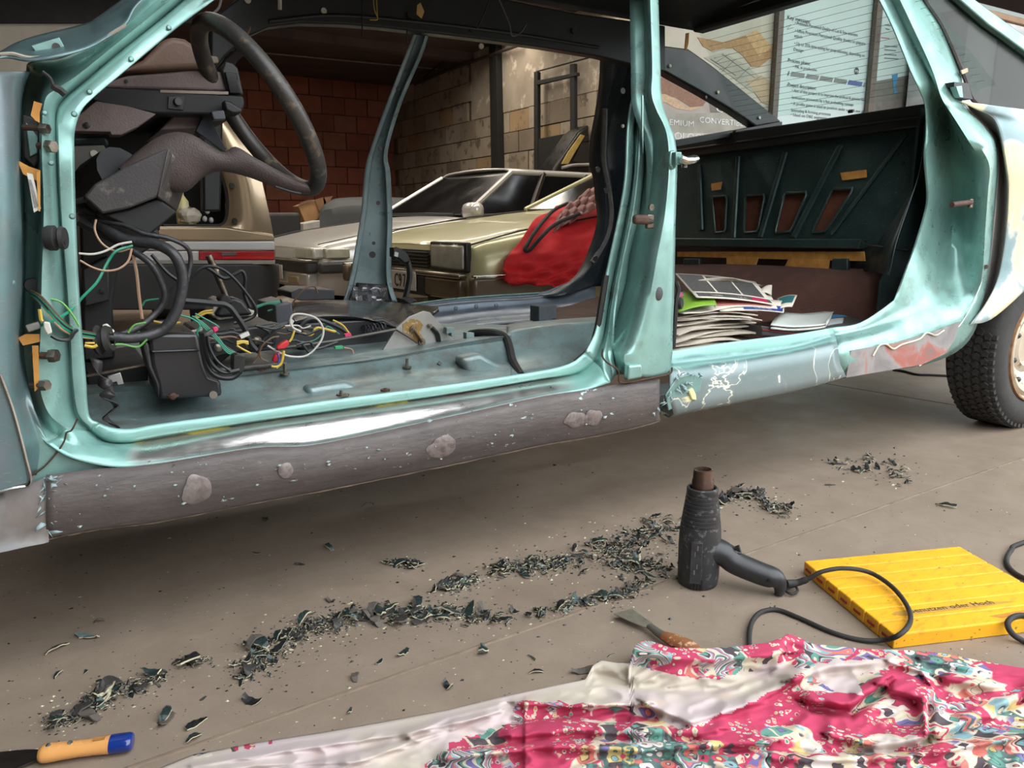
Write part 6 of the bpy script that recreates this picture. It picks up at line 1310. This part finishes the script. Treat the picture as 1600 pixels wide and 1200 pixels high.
# ---- scrapers
s1 = thing('paint_scraper', G(1000,985), 'old scraper with a worn brown wooden handle tucked under the pink sheet', 'scraper')
MB().prism([G(x,y,.012) for x,y in ((959,960),(988,952),(1021,976),(1014,981),(1005,980),(985,972))], (0,0,.0016)).build('blade', mat('worn_steel_blade', (152,146,130), .4, .6, c2=(120,114,100), nscale=40), s1, bevel=.0004)
MB().tube([G(1015,978,.013),G(1028,988,.014),G(1042,997,.016)], [.008,.010,.012], 10, flat=.6).build('tang', mat('dusty_ferrule', (92,84,76), .7), s1)
MB().tube([G(1038,994,.016),G(1055,1002,.018),G(1075,1010,.018),G(1092,1020,.016)], [.012,.017,.017,.013], 12, flat=.7).build('handle', mat('worn_brown_wood', (150,94,52), .6, c2=(112,70,42), nscale=40, amt=1.2, c3=(196,160,130)), s1)
s2 = thing('putty_knife', G(130,1178), 'putty knife with varnished wooden handle and blue end cap', 'knife')
ha, hb_ = G(62,1178,.014), G(208,1158,.014)
hp = [ha+(hb_-ha)*f for f in (0,.06,.25,.45,.65,.76)]
MB().tube(spline(hp,4), [q[0] for q in spline([(.012,0),(.0165,0),(.0155,0),(.0145,0),(.0155,0),(.0165,0)],4)], 16, flat=.75).build('handle', mat('varnished_beech', (224,164,98), .25, c2=(206,142,80), nscale=14, coat=.5), s2)
MB().tube(spline([ha+(hb_-ha)*f for f in (.755,.85,.95,.99,1.0)],3), [q[0] for q in spline([(.0166,0),(.0168,0),(.0165,0),(.0145,0),(.010,0)],3)], 16, flat=.75).build('end_cap', mat('blue_lacquer', (24,52,132), .18, c2=(20,44,116), coat=.5), s2)
ax_ = (hb_-ha).normalized()
for f in (.10,.33):
    p = ha+(hb_-ha)*f+Vector((0,0,.0118)); MB().lathe([(0,.0012),(.0035,.001),(.004,-.001)], p, (0,-.3,1), 12).build('rivet', M_chrome, s2)
p = ha+(hb_-ha)*.64+Vector((0,0,.0122)); MB().box(p, (.016,.008,.0006), Matrix.Rotation(math.atan2(ax_.y,ax_.x),3,'Z')).build('stamp', mat('burnt_stamp', (120,80,44), .6, c2=(200,140,80), nscale=200, amt=1.5), s2)
MB().prism([G(x,y,.006) for x,y in ((66,1172),(64,1186),(20,1205),(-40,1222),(-60,1190),(0,1176),(40,1172))], (0,0,.0016)).build('blade', mat('dark_blade', (60,54,48), .4, .6, c2=(36,32,30), nscale=40), s2, bevel=.0004)

# ---- printed bed sheet
top = [(236,1212,.004),(300,1186,.004),(400,1166,.005),(500,1150,.006),(600,1132,.007),(700,1112,.010),(770,1094,.012),(860,1074,.014),(915,1062,.018),(926,1040,.022),(940,1032,.025),(965,1036,.026),(984,1036,.034),(990,1010,.046),(1003,1001,.050),(1018,1002,.050),(1050,1012,.046),(1100,1013,.044),(1150,1010,.044),(1200,1004,.046),(1222,996,.048),(1230,990,.048),(1248,996,.042),(1270,1006,.036),(1310,1010,.034),(1360,1014,.032),(1420,1016,.030),(1470,1020,.028),(1540,1034,.028),(1600,1044,.026),(1700,1060,.024),(1900,1100,.020)]
def ytop(x):
    for (x0,y0,h0),(x1,y1,h1) in zip(top, top[1:]):
        if x0 <= x <= x1: f = (x-x0)/(x1-x0); return y0+(y1-y0)*f, h0+(h1-h0)*f
    return top[-1][1:]
def segd(p, a, c):
    ax,ay = a; cx,cy = c; dx,dy = cx-ax, cy-ay; t = max(0,min(1,((p[0]-ax)*dx+(p[1]-ay)*dy)/(dx*dx+dy*dy))); return math.hypot(p[0]-ax-t*dx, p[1]-ay-t*dy)
ridges = [([(990,1018),(1100,1030),(1210,1022)],20,.020),([(930,1055),(1010,1078),(1110,1080),(1200,1052)],10,-.012),([(1010,1100),(1080,1128),(1170,1100),(1250,1062)],12,.016),([(806,1098),(900,1104),(1010,1100)],9,.012),
 ([(800,1150),(900,1140),(1000,1148),(1120,1140)],14,.012),([(700,1185),(850,1166),(1000,1172),(1200,1160)],12,.014),([(760,1165),(900,1155),(1080,1158)],8,-.008),([(800,1130),(870,1122),(980,1126)],7,-.007),
 ([(1240,1060),(1300,1040),(1390,1030)],16,.014),([(1270,1110),(1330,1118),(1388,1072)],9,-.016),([(1265,1095),(1330,1100),(1380,1066)],14,.018),([(1390,1075),(1440,1090),(1450,1140)],16,.016),([(1300,1150),(1380,1168),(1446,1150)],12,.014),([(1450,1100),(1452,1150),(1440,1160)],6,-.016),
 ([(1390,1034),(1440,1048),(1448,1062)],8,.012),([(1480,1060),(1540,1070),(1600,1064)],18,.014),([(1460,1160),(1530,1130),(1600,1095)],8,-.014),([(1470,1150),(1550,1118),(1610,1080)],12,.012),([(1440,1180),(1520,1165),(1610,1150)],10,.012),([(1200,1172),(1300,1176),(1430,1172)],7,-.010),([(1210,1185),(1320,1188),(1420,1186)],12,.010),
 ([(1440,1030),(1520,1046),(1620,1056)],10,.014),([(1240,1012),(1330,1022),(1400,1022)],6,-.006),([(300,1196),(450,1172),(620,1148),(760,1118)],9,.007),([(380,1210),(560,1172),(700,1140)],7,-.004),([(520,1205),(640,1160),(780,1110)],10,.008),([(640,1150),(700,1120),(780,1100)],8,.008),([(250,1220),(400,1195),(560,1190)],8,.005)]
from mathutils import noise as mnoise
def sheet_h(x, y, yt, h0):
    f = y-yt; base = .010 if x < 820 else .016; k = math.exp(-(f/ (14 if x < 980 else 26))**2); h = base*(1-k)+h0*k
    for pl_, w, a in ridges:
        if min(q[0] for q in pl_)-60 < x < max(q[0] for q in pl_)+60:
            d, sd = min((segd((x,y),u,v), (v[0]-u[0])*(y-u[1])-(v[1]-u[1])*(x-u[0])) for u,v in zip(pl_,pl_[1:]))
            if d < 3*w: h += 1.35*a*math.exp(-(d/(w*(1.25 if sd < 0 else .5)))**2)*(1-k*.8)
    n = mnoise.noise(Vector((x*.018,y*.03,0)))*.006+(1-abs(mnoise.noise(Vector((x*.022+y*.01,y*.05,3))))*4)*.0035+mnoise.noise(Vector((x*.06,y*.12,5)))*.002
    return max(.002, h+n*(1-k)*(1 if x > 800 else .6))
white = [[(230,1400),(230,1200),(600,1125),(800,1080),(925,1035),(960,1030),(985,1037),(1060,1056),(1120,1062),(1215,1036),(1262,1046),(1200,1082),(1160,1104),(1070,1140),(1030,1124),(1012,1099),(900,1100),(860,1095),(810,1099),(796,1130),(715,1158),(660,1195),(600,1400)],
         [(1262,1048),(1290,1032),(1350,1030),(1395,1024),(1420,1032),(1380,1042),(1340,1060),(1348,1085),(1300,1078),(1275,1062)],[(1330,1172),(1446,1148),(1440,1162),(1370,1178)]]
def inside(p, poly):
    r = False
    for (x0,y0),(x1,y1) in zip(poly, poly[1:]+poly[:1]):
        if (y0 > p[1]) != (y1 > p[1]) and p[0] < (x1-x0)*(p[1]-y0)/(y1-y0)+x0: r = not r
    return r
nx, ny = 560, 120; rows = []; wm = []
for i in range(nx+1):
    x = 236+(1880-236)*i/nx; yt, h0 = ytop(x); r = []; wr_ = []
    p0 = G(x,yt,h0); bk_ = Vector((p0.x,p0.y,0)); dn = (bk_-Vector((0,0,0))).normalized()
    r.append(p0+dn*(.012+h0*.6)-Vector((0,0,h0-.001))); r.append(p0+dn*(.006+h0*.25)-Vector((0,0,h0*.35))); wr_ += [0,0]
    for j in range(ny+1):
        y = yt+(1330-yt)*(j/ny)**1.15; r.append(G(x,y,sheet_h(x,y,yt,h0))); jit = mnoise.noise(Vector((x*.06,y*.06,9)))*6
        wr_.append(1.0 if any(inside((x+jit,y+jit), w) for w in white) else 0.0)
    wr_[0] = wr_[1] = wr_[2]; rows.append(r); wm += wr_
b = MB(); b.grid(rows); me = b.mesh('bed_sheet', True, 180, weld=False); at = me.attributes.new('reverse', 'FLOAT', 'POINT'); at.data.foreach_set('value', wm)
def sheet_mat():
    t = NT('printed_bed_sheet'); o = t.map(t.obj(), (1,1,.3)); pink = lin((186,42,86))
    wob = t.node('ShaderNodeTexNoise', {'Vector': o, 'Scale': 22, 'Detail': 2}).outputs['Color']
    ow = t.node('ShaderNodeMix', data_type='VECTOR'); t.put(ow.inputs[0], .018); t.l.new(o, ow.inputs[4]); t.l.new(wob, ow.inputs[5]); co = ow.outputs[1]
    def cells(sc, cut, hues, ring=None, metric='EUCLIDEAN'):
        v = t.node('ShaderNodeTexVoronoi', distance=metric); t.l.new(co, v.inputs['Vector']); v.inputs['Scale'].default_value = sc
        rnd = t.sep(v.outputs['Color'])[0]; d = v.outputs['Distance']
        colr = t.ramp(rnd, [(i/len(hues), h) for i, h in enumerate(hues)], 'CONSTANT')
        rnd2 = t.sep(v.outputs['Color'])[1]; col2 = t.ramp(rnd2, [(i/len(hues), h) for i, h in enumerate(hues[2:]+hues[:2])], 'CONSTANT')
        c = t.mix(t.ramp(d, [(cut*.30,0),(cut*.34,1)]), col2, lin((44,40,44))); c = t.mix(t.ramp(d, [(cut*.36,0),(cut*.40,1)]), c, colr)
        c = t.mix(t.ramp(d, [(cut*.72,0),(cut*.76,1)]), c, lin((210,200,174)) if ring is None else lin(ring)); return c, t.ramp(d, [(cut*.96,1),(cut,0)])
    H = [(212,202,176),(84,150,134),(206,112,98),(108,102,160),(216,208,200),(60,57,62),(196,54,90),(134,176,184),(208,188,120)]
    big, mb_ = cells(34, .62, H, metric='CHEBYCHEV'); sm, ms = cells(95, .38, H); mid, mm = cells(52, .8, H[1:]+H[:1], (70,104,100))
    z = t.noise(7.5, 2, .5, dist=.5); z2 = t.noise(10.5, 2, .5, co=t.map(o, loc=(4,7,0)))
    wavy = t.ramp(t.math('FRACT', t.math('MULTIPLY', t.noise(14,1,.4,dist=.8), 10)), [(0,H[5]),(.16,H[1]),(.32,H[0]),(.46,H[3]),(.6,H[2]),(.74,H[7]),(.88,H[4])], 'CONSTANT')
    c = t.mix(t.math('MULTIPLY', ms, t.ramp(z2, [(.46,0),(.48,1)])), pink, sm)
    c = t.mix(t.math('MULTIPLY', mb_, t.ramp(z, [(.50,0),(.515,1)])), c, big)
    c = t.mix(t.math('MULTIPLY', t.ramp(z, [(.60,0),(.61,1)]), 1.0), c, t.mix(mm, t.ramp(t.noise(40,2), [(.45,H[1]),(.5,H[4]),(.56,H[5])], 'CONSTANT'), mid))
    c = t.mix(t.ramp(z2, [(.605,0),(.615,1)]), c, wavy)
    c = t.mix(.16, c, lin((150,130,134)))
    rev = t.node('ShaderNodeAttribute', attribute_name='reverse').outputs['Fac']
    wcol = t.mix(t.ramp(t.noise(6,4), [(.4,0),(.62,1)]), lin((192,177,177)), lin((188,178,163)))
    wcol = t.mix(t.ramp(t.noise(13,5,.6), [(.62,0),(.8,.6)]), wcol, lin((204,176,140)))
    edge = t.ramp(t.math('ADD', rev, t.math('MULTIPLY', t.math('SUBTRACT', t.noise(60,3), .5), .5)), [(.45,0),(.55,1)])
    c = t.mix(edge, c, wcol)
    t.set(Base_Color=c, Roughness=.9, Specular_IOR_Level=.15); t.bump(t.noise(700,2), .15, .002); return t.m
me.materials.append(sheet_mat()); o = link('bed_sheet', me, solid=.002, off=-1); tag(o, 'rumpled pink and white patterned bed sheet spread over the floor in the foreground', 'sheet')

# ---- paint flakes
M_fo = [mat('flake_dark_green', (30,42,42), .3, c2=(44,60,58), nscale=60), mat('flake_black', (22,24,25), .35, c2=(36,38,38), nscale=60), mat('flake_grey', (62,60,58), .5, c2=(44,42,42), nscale=60)]
M_fi = [mat('flake_cream_back', (206,200,170), .5), mat('flake_teal_back', (104,124,122), .45, c2=(70,92,90), nscale=80), mat('flake_dull_back', (96,88,80), .7, c2=(70,64,60), nscale=80)]
random.seed(33)
def flake_mesh(k):
    L, Wd = 1.0, random.uniform(.22,.5); cur = random.uniform(-2.6,2.6); tw = random.uniform(-.8,.8); nseg = 7; rows = []; bend = random.uniform(-.5,.5)
    for i in range(nseg+1):
        s = i/nseg-.5; a = cur*s; R_ = 1/cur if abs(cur) > .05 else 20; x = R_*math.sin(a); z = R_*(1-math.cos(a)); w = Wd*(.35+.65*math.sin(math.pi*min(.96,max(.06,i/nseg+random.uniform(-.06,.06)))))*random.uniform(.7,1.1); t_ = tw*s
        y0 = bend*s*s; rows.append([(x, y0-w/2*math.cos(t_), z-w/2*math.sin(t_)), (x, y0+random.uniform(-.03,.03), z+.05*random.random()), (x, y0+w/2*math.cos(t_), z+w/2*math.sin(t_)+random.uniform(0,.08))])
    zmin = min(p[2] for r in rows for p in r); th = .055; b = MB(); b.cur = 0; b.grid([[(x,y,z-zmin+th) for x,y,z in r] for r in rows]); b.cur = 1; b.grid([[(x*.985,y*.985,z-zmin) for x,y,z in reversed(r)] for r in rows])
    n, m = nseg+1, 3; rim = [(i,0) for i in range(n)]+[(n-1,1)]+[(n-1-i,2) for i in range(n)]+[(0,1)]
    for (i,j),(i2,j2) in zip(rim, rim[1:]+rim[:1]):
        b.cur = 2; a0, a1 = i*m+j, i2*m+j2; b0, b1 = n*m+i*m+(2-j), n*m+i2*m+(2-j2); b.face((a0,a1,b1,b0))
    me = bpy.data.meshes.new('paint_flake'); me.from_pydata(b.v, [], b.f); me.polygons.foreach_set('material_index', b.mi)
    fl_, bk_ = random.choice(M_fo[:2]), random.choice(M_fi[:2])
    if k % 4 == 3: fl_, bk_ = M_fo[2], M_fi[2]
    if random.random() < .12: fl_, bk_ = bk_, fl_
    me.materials.append(fl_); me.materials.append(bk_); me.materials.append(M_fi[0] if k % 4 != 3 else M_fi[2]); return me
FL = [flake_mesh(k) for k in range(32)]
def put_flake(x, y, spx, where, z=0, mesh=None):
    D = CAMH*FPX/(y-HOR); s = spx*1.45*D/FPX; p = G(x,y)
    o = bpy.data.objects.new('paint_flake', mesh or random.choice(FL)); COL.objects.link(o); o.location = (p.x,p.y,z); o.scale = (s,s,s*random.uniform(.7,1.1)); o.rotation_euler = (random.uniform(-.25,.25),random.uniform(-.25,.25),random.uniform(0,6.28))
    tag(o, 'curled dark paint flake '+where, 'paint flake', 'paint flakes '+where.replace('its','their'))
trails = [([(78,1132),(130,1112),(180,1082),(250,1062)],13,30,(12,40),'near the putty knife'),([(280,1036),(325,1034)],6,5,(10,34),'near the putty knife'),
 ([(382,1062),(405,1030),(425,1008),(470,990)],14,28,(10,34),'in the middle trail'),([(470,990),(540,968),(620,962),(700,962),(785,964)],13,50,(10,38),'in the middle trail'),
 ([(690,922),(740,908)],7,16,(8,26),'below the sill'),([(610,880),(655,884)],4,7,(8,22),'below the sill'),([(770,892),(820,886),(880,884)],10,30,(9,30),'left of the heat gun'),([(885,880),(950,862),(1000,842),(1052,822)],16,36,(7,22),'left of the heat gun'),
 ([(835,962),(900,946),(960,936),(1010,910)],8,22,(8,26),'behind the old scraper'),([(965,888),(1010,880),(1045,900)],12,18,(8,26),'left of the heat gun'),([(1125,782),(1170,772),(1200,790),(1238,800)],8,22,(8,26),'right behind the heat gun'),([(1300,722),(1350,728),(1420,742)],12,10,(6,16),'near the rear wheel')]
cnt = 0
for pl_, wd, n, (s0,s1_), where in trails:
    Ls = [math.dist(a,c) for a,c in zip(pl_,pl_[1:])]; tot = sum(Ls)
    for i in range(n):
        d = random.random()*tot; k = 0
        while d > Ls[k] and k < len(Ls)-1: d -= Ls[k]; k += 1
        f = d/Ls[k]; x = pl_[k][0]+(pl_[k+1][0]-pl_[k][0])*f+random.gauss(0,wd*.7); y = pl_[k][1]+(pl_[k+1][1]-pl_[k][1])*f+random.gauss(0,wd*.55)
        put_flake(x, y, s0+(s1_-s0)*random.random()**1.8, where, z=random.choice((0,0,.003,.006))); cnt += 1
for x, y, s in ((90,1016,28),(137,996,30),(155,973,14),(135,1050,12),(92,1056,16),(262,1118,30),(258,1130,28),(305,1132,26),(303,1156,24),(630,1022,22),(556,1060,18),(756,1020,26),(700,1075,22),(832,1028,14),(838,1052,18),(912,1050,30),(392,1098,28),(316,1093,10),(515,940,18),(486,960,14),(512,858,18),(468,882,12),(575,792,18),(414,812,16),(402,865,12),(546,1114,14),(1296,758,12),(1478,792,22),(955,1024,12),(592,1036,12)): put_flake(x, y, s, 'lying on its own on the floor')
# the rest of the heaps: smaller flakes joined together
heap = MB(); random.seed(91)
for pl_, wd, n, (s0,s1_), where in trails:
    for i in range(int(n*2.6)):
        k = random.randrange(len(pl_)-1); f = random.random(); x = pl_[k][0]+(pl_[k+1][0]-pl_[k][0])*f+random.gauss(0,wd*.85); y = pl_[k][1]+(pl_[k+1][1]-pl_[k][1])*f+random.gauss(0,wd*.6)
        s = random.uniform(9,24)*CAMH/(y-HOR); p = G(x,y); src = random.choice(FL); base = len(heap.v)
        R3 = Matrix.Rotation(random.uniform(0,6.28),3,'Z') @ Matrix.Rotation(random.uniform(-.5,.5),3,'X') @ Matrix.Rotation(random.uniform(-.5,.5),3,'Y')
        heap.v += [tuple(p+Vector((0,0,random.choice((.001,.003))))+R3@(v.co*s)) for v in src.vertices]
        for q in src.polygons: heap.cur = (0 if q.material_index == 0 else 1 if q.material_index == 1 else 2); heap.face([base+v for v in q.vertices])
hm = bpy.data.meshes.new('flake_heap'); hm.from_pydata(heap.v, [], heap.f); hm.polygons.foreach_set('material_index', heap.mi)
for q in (M_fo[1], M_fi[2], M_fi[0]): hm.materials.append(q)
tag(link('flake_heap', hm), 'small dark paint flakes heaped in trails on the floor', 'paint flakes', kind='stuff')
# fine crumbs
b = MB(); random.seed(77); b2 = MB()
def crumb(x, y, s, m):
    p = G(x,y); D = CAMH*FPX/(y-HOR); r = s*D/FPX/2; a = random.uniform(0,6.28); q = [p+Vector((math.cos(a+t)*r*random.uniform(.5,1.3), math.sin(a+t)*r*random.uniform(.3,1), 0)) for t in (0,1.6,3.1,4.7)]
    k = m.add([v+Vector((0,0,.0004)) for v in q]+[p+Vector((0,0,r*random.uniform(.2,.8)))]); 
    for i in range(4): m.face((k+i, k+(i+1) % 4, k+4))
for pl_, wd, n, *_ in trails:
    for i in range(n*9):
        k = random.randrange(len(pl_)-1); f = random.random(); x = pl_[k][0]+(pl_[k+1][0]-pl_[k][0])*f+random.gauss(0,wd*2.0); y = pl_[k][1]+(pl_[k+1][1]-pl_[k][1])*f+random.gauss(0,wd*1.2); crumb(x, y, random.uniform(1.5,7), b if random.random() < .72 else b2)
for i in range(1500):
    y = 700+random.random()**.9*490; x = random.uniform(-20,1600)
    if y < 860-(x*.19): continue
    crumb(x, y, random.uniform(1,4.5) if random.random() < .9 else random.uniform(4,9), b if random.random() < .7 else b2)
o = b.build('dark_crumbs', M_fo[1], smooth=False); tag(o, 'fine dark paint crumbs strewn over the concrete floor', 'crumbs', kind='stuff'); o = b2.build('pale_crumbs', M_fi[0], smooth=False); tag(o, 'fine pale paint crumbs strewn over the concrete floor', 'crumbs', kind='stuff')
# thin sealant left standing proud along the joint
MB().tube([l1a+(l1b-l1a)*f+n1*random.uniform(-.002,.002)+Vector((0,0,-.0035)) for f in [i/90 for i in range(91)]], [.004+.0022*random.random() for _ in range(91)], 6).build('joint_seal', mat('joint_seal', (150,132,112), .9, c2=(96,82,72), nscale=20, amt=1.3), floor)

# ---- newspapers and magazines on the rear floor
random.seed(15)
M_pap = [mat('newsprint_%d' % i, c, .85, c2=c2, nscale=16) for i, (c, c2) in enumerate((((206,196,180),(178,168,152)),((216,208,194),(190,182,168)),((194,184,168),(166,156,142))))]
PX0, PX1 = P(1060,540,Y=1.64).x, P(1200,530,Y=1.64).x; pcx, pcy = (PX0+PX1)/2-.02, 1.83; z0 = P(1110,548,Y=1.60).z-.01
def paper_mesh(L, Wd, th, sag, wav, seed, mi):
    random.seed(seed); n, m = 10, 6; rows = []
    ph = random.uniform(0,6)
    for i in range(n+1):
        r = []
        for j in range(m+1):
            u, v = i/n-.5, j/m-.5; z = -sag*(abs(u)*2)**2.2-sag*.6*(abs(v)*2)**2+wav*math.sin(u*7+ph+v*3)+random.uniform(-.0008,.0008); r.append((u*L, v*Wd, z))
        rows.append(r)
    b = MB(); b.grid(rows); b.grid([[(x,y,z-th) for x,y,z in reversed(r)] for r in rows]); K = (n+1)*(m+1)
    for i in range(n):
        for j in (0,m): a, c = i*(m+1)+j, (i+1)*(m+1)+j; b.face((a,c,K+(i+1)*(m+1)+m-j,K+i*(m+1)+m-j))
    for j in range(m):
        for i in (0,n): a, c = i*(m+1)+j, i*(m+1)+j+1; b.face((a,c,K+i*(m+1)+m-j-1,K+i*(m+1)+m-j))
    return b
lev = z0
for k in range(17):
    random.seed(300+k); L, Wd = random.uniform(.36,.44), random.uniform(.26,.30); th = random.uniform(.003,.0065)
    b = paper_mesh(L, Wd, th, random.uniform(.004,.014), random.uniform(.002,.006), 400+k, 0); random.seed(500+k); rz = random.uniform(-.22,.22)
    me = b.mesh('newspaper', True, 50); me.materials.append(M_pap[k % 3]); o = link('newspaper', me); o.location = (pcx+random.uniform(-.02,.03), pcy+random.uniform(-.025,.02), lev+.012); o.rotation_euler = (random.uniform(-.02,.03), random.uniform(-.03,.03), rz); lev += .0072
    nth = ('lowest','second lowest','third','fourth','fifth','sixth','seventh','eighth','ninth','tenth','eleventh','twelfth','thirteenth','fourteenth','fifteenth','sixteenth','seventeenth')[k]
    tag(o, 'folded yellowed newspaper, '+nth+(' of the stack on the rear floor' if k < 2 else ' from the bottom of the stack on the rear floor'), 'newspaper', 'newspapers in the stack')
# coloured papers on top
def flyer(name, px, th, m, label, Y0_, Y1_, prints=(), cat='newspaper'):
    """px: near-left, near-right, far-right, far-left outline of a sheet tilted towards the viewer"""
    q = [P(px[0][0],px[0][1],Y=Y0_), P(px[1][0],px[1][1],Y=Y0_), P(px[2][0],px[2][1],Y=Y1_), P(px[3][0],px[3][1],Y=Y1_)]
    def pt(u, v, up=0): p = (q[0]*(1-u)+q[1]*u)*(1-v)+(q[3]*(1-u)+q[2]*u)*v; return p+Vector((0,0,up+.006*math.sin(u*3.1)))
    b = MB(); b.grid([[pt(i/8,j/5) for j in range(6)] for i in range(9)]); o = b.build(name, m, solid=th, off=-1); tag(o, label, cat)
    for (u0,u1,v0,v1,mm) in prints:
        b = MB(); b.grid([[pt(u0+(u1-u0)*i/6, v0+(v1-v0)*j/3, .0012) for j in range(4)] for i in range(7)]); b.build('print_block', mm, o)
    return o, pt
def ftext(o, pt, txt, u, v, u2, size, m):
    """lettering that reads from the far side, as the sheet lies turned away"""
    a, c = pt(u,v,.002), pt(u2,v,.002); ex = (c-a).normalized(); f = pt(u,v+.1,.002)-pt(u,v,.002); ey = (f-ex*f.dot(ex)).normalized(); nz = ex.cross(ey)
    Mx = Matrix(((ex.x,ey.x,nz.x,a.x),(ex.y,ey.y,nz.y,a.y),(ex.z,ey.z,nz.z,a.z),(0,0,0,1)))
    me = text_mesh(txt, size, .0002); w = max(v_.co.x for v_ in me.vertices); k = (c-a).length/w; h = max(v_.co.y for v_ in me.vertices)
    for v_ in me.vertices: v_.co.x, v_.co.y = (w-v_.co.x)*k, h-v_.co.y
    me.transform(Mx); me.materials.append(m); link('printed_text', me, o)
M_prk = mat('black_newsprint', (44,44,46), .6, c2=(96,94,92), nscale=120, amt=.8); M_prr = mat('red_newsprint', (176,62,62), .6, c2=(200,150,140), nscale=60, amt=1); M_prb = mat('blue_print', (44,72,150), .5); M_prg = mat('green_print', (128,170,40), .5, c2=(90,134,40), nscale=20, amt=1); M_pkk = mat('magenta_print', (206,36,88), .5); M_tealp = mat('teal_print', (44,110,116), .5)
flyer('newspaper', [(1060,487),(1120,476),(1110,452),(1058,458)], .003, M_prg, 'lime green flyer with a pink corner under the black printed paper', 1.66, 1.86, [(.0,.16,.7,.95,mat('pink_print', (226,110,170), .5))])
o, pt = flyer('newspaper', [(1125,486),(1225,488),(1226,470),(1120,470)], .003, M_pap[1], 'newspaper with a blue banner on top of the stack', 1.67, 1.78, [(.36,.98,.02,.45,M_prb)]); ftext(o, pt, 'Sarl', .55, .06, .82, .02, CW['white'])
o, pt = flyer('newspaper', [(1118,480),(1215,482),(1205,462),(1104,462)], .003, M_pap[1], 'newspaper with a faded red headline page near the top of the stack', 1.69, 1.84, [(.04,.9,.05,.8,M_prr)])
flyer('newspaper', [(1210,486),(1238,479),(1246,461),(1215,466)], .002, M_pap[1], 'curled corner of a paper with teal print at the right of the stack', 1.70, 1.84, [(.1,.9,.3,.9,M_tealp)])
flyer('newspaper', [(1080,440),(1145,434),(1192,446),(1160,470)], .002, M_pap[2], 'pale newspaper sheet just behind the black printed paper', 1.92, 2.02)
o, pt = flyer('newspaper', [(1088,464),(1210,476),(1180,440),(1055,427)], .003, M_pap[1], 'black printed newspaper page with white column lines, topmost of the stack', 1.70, 2.02,
   [(.04,.98,.03,.16,M_prk),(.02,.30,.22,.95,M_prk),(.33,.62,.22,.92,M_prk),(.65,.93,.22,.88,M_prk),(.72,.93,.04,.15,M_pkk)]); ftext(o, pt, 'TAGESESSEN', .22, .055, .66, .018, CW['white'])
flyer('newspaper', [(1186,458),(1205,462),(1206,446),(1190,452)], .002, M_pap[1], 'white dog-eared page corner sticking up behind the stack', 1.86, 1.92)
# magazines to the right
mg = thing('magazine', P(1250,520,Y=1.64), 'white booklet with curling cover lying on dark magazines', 'magazine')
b = MB(); b.patch([[P(1204,508,Y=1.62),P(1210,498,Y=1.72),P(1222,488,Y=1.84)],[P(1240,511,Y=1.62),P(1246,502,Y=1.72),P(1256,490,Y=1.84)],[P(1285,508,Y=1.62),P(1290,499,Y=1.72),P(1296,486,Y=1.84)],[P(1292,502,Y=1.62),P(1298,494,Y=1.72),P(1304,485,Y=1.84)]],4,3); b.build('cover', mat('glossy_white_cover', (206,212,206), .35, c2=(190,198,192), nscale=10), mg, solid=.003)
b = MB(); b.patch([[P(1204,513,Y=1.62),P(1222,492,Y=1.84)],[P(1240,516,Y=1.62),P(1256,495,Y=1.84)],[P(1285,512,Y=1.62),P(1296,491,Y=1.84)],[P(1291,506,Y=1.62),P(1302,490,Y=1.84)]],4,3); b.build('pages', mat('page_edges', (216,214,206), .7), mg, solid=.006)
m2 = thing('magazine', P(1230,524,Y=1.66), 'dark grey magazine under the white booklet', 'magazine'); slab([(1190,509),(1250,518),(1290,512),(1290,520),(1250,528),(1190,524)], 1.63, .22).build('cover', mat('dark_cover', (50,50,52), .4, c2=(70,66,66), nscale=20), m2, bevel=.002); slab([(1191,513),(1250,521),(1288,516),(1288,518),(1250,524),(1191,516)], 1.627, .004).build('spine_stripe', mat('dull_red_print', (120,44,46), .5), m2)
o, pt = flyer('magazine', [(1285,514),(1345,508),(1340,490),(1300,488)], .004, mat('dark_cover', (50,50,52), .4), 'glossy magazine with a blue top lying by the rear door sill', 1.62, 1.86, [(.05,.6,.55,.95,mat('sky_blue_print', (70,140,180), .5)),(.1,.5,.1,.5,mat('pale_print', (180,186,186), .5))], 'magazine')
# rubber buffers hanging behind the centre pillar
b = MB().tube(wpts([(1056,440),(1060,452),(1057,470),(1055,500),(1052,545)], 1.53, 4), .006, 6); b.build('pillar_rubber', M_rubber, car)
MB().lathe([(0,.0),(.014,.0),(.016,.008),(.014,.016),(0,.016)], P(1057,474,Y=1.54), (.6,-1,0), 14).build('door_buffer', M_rubber, car)
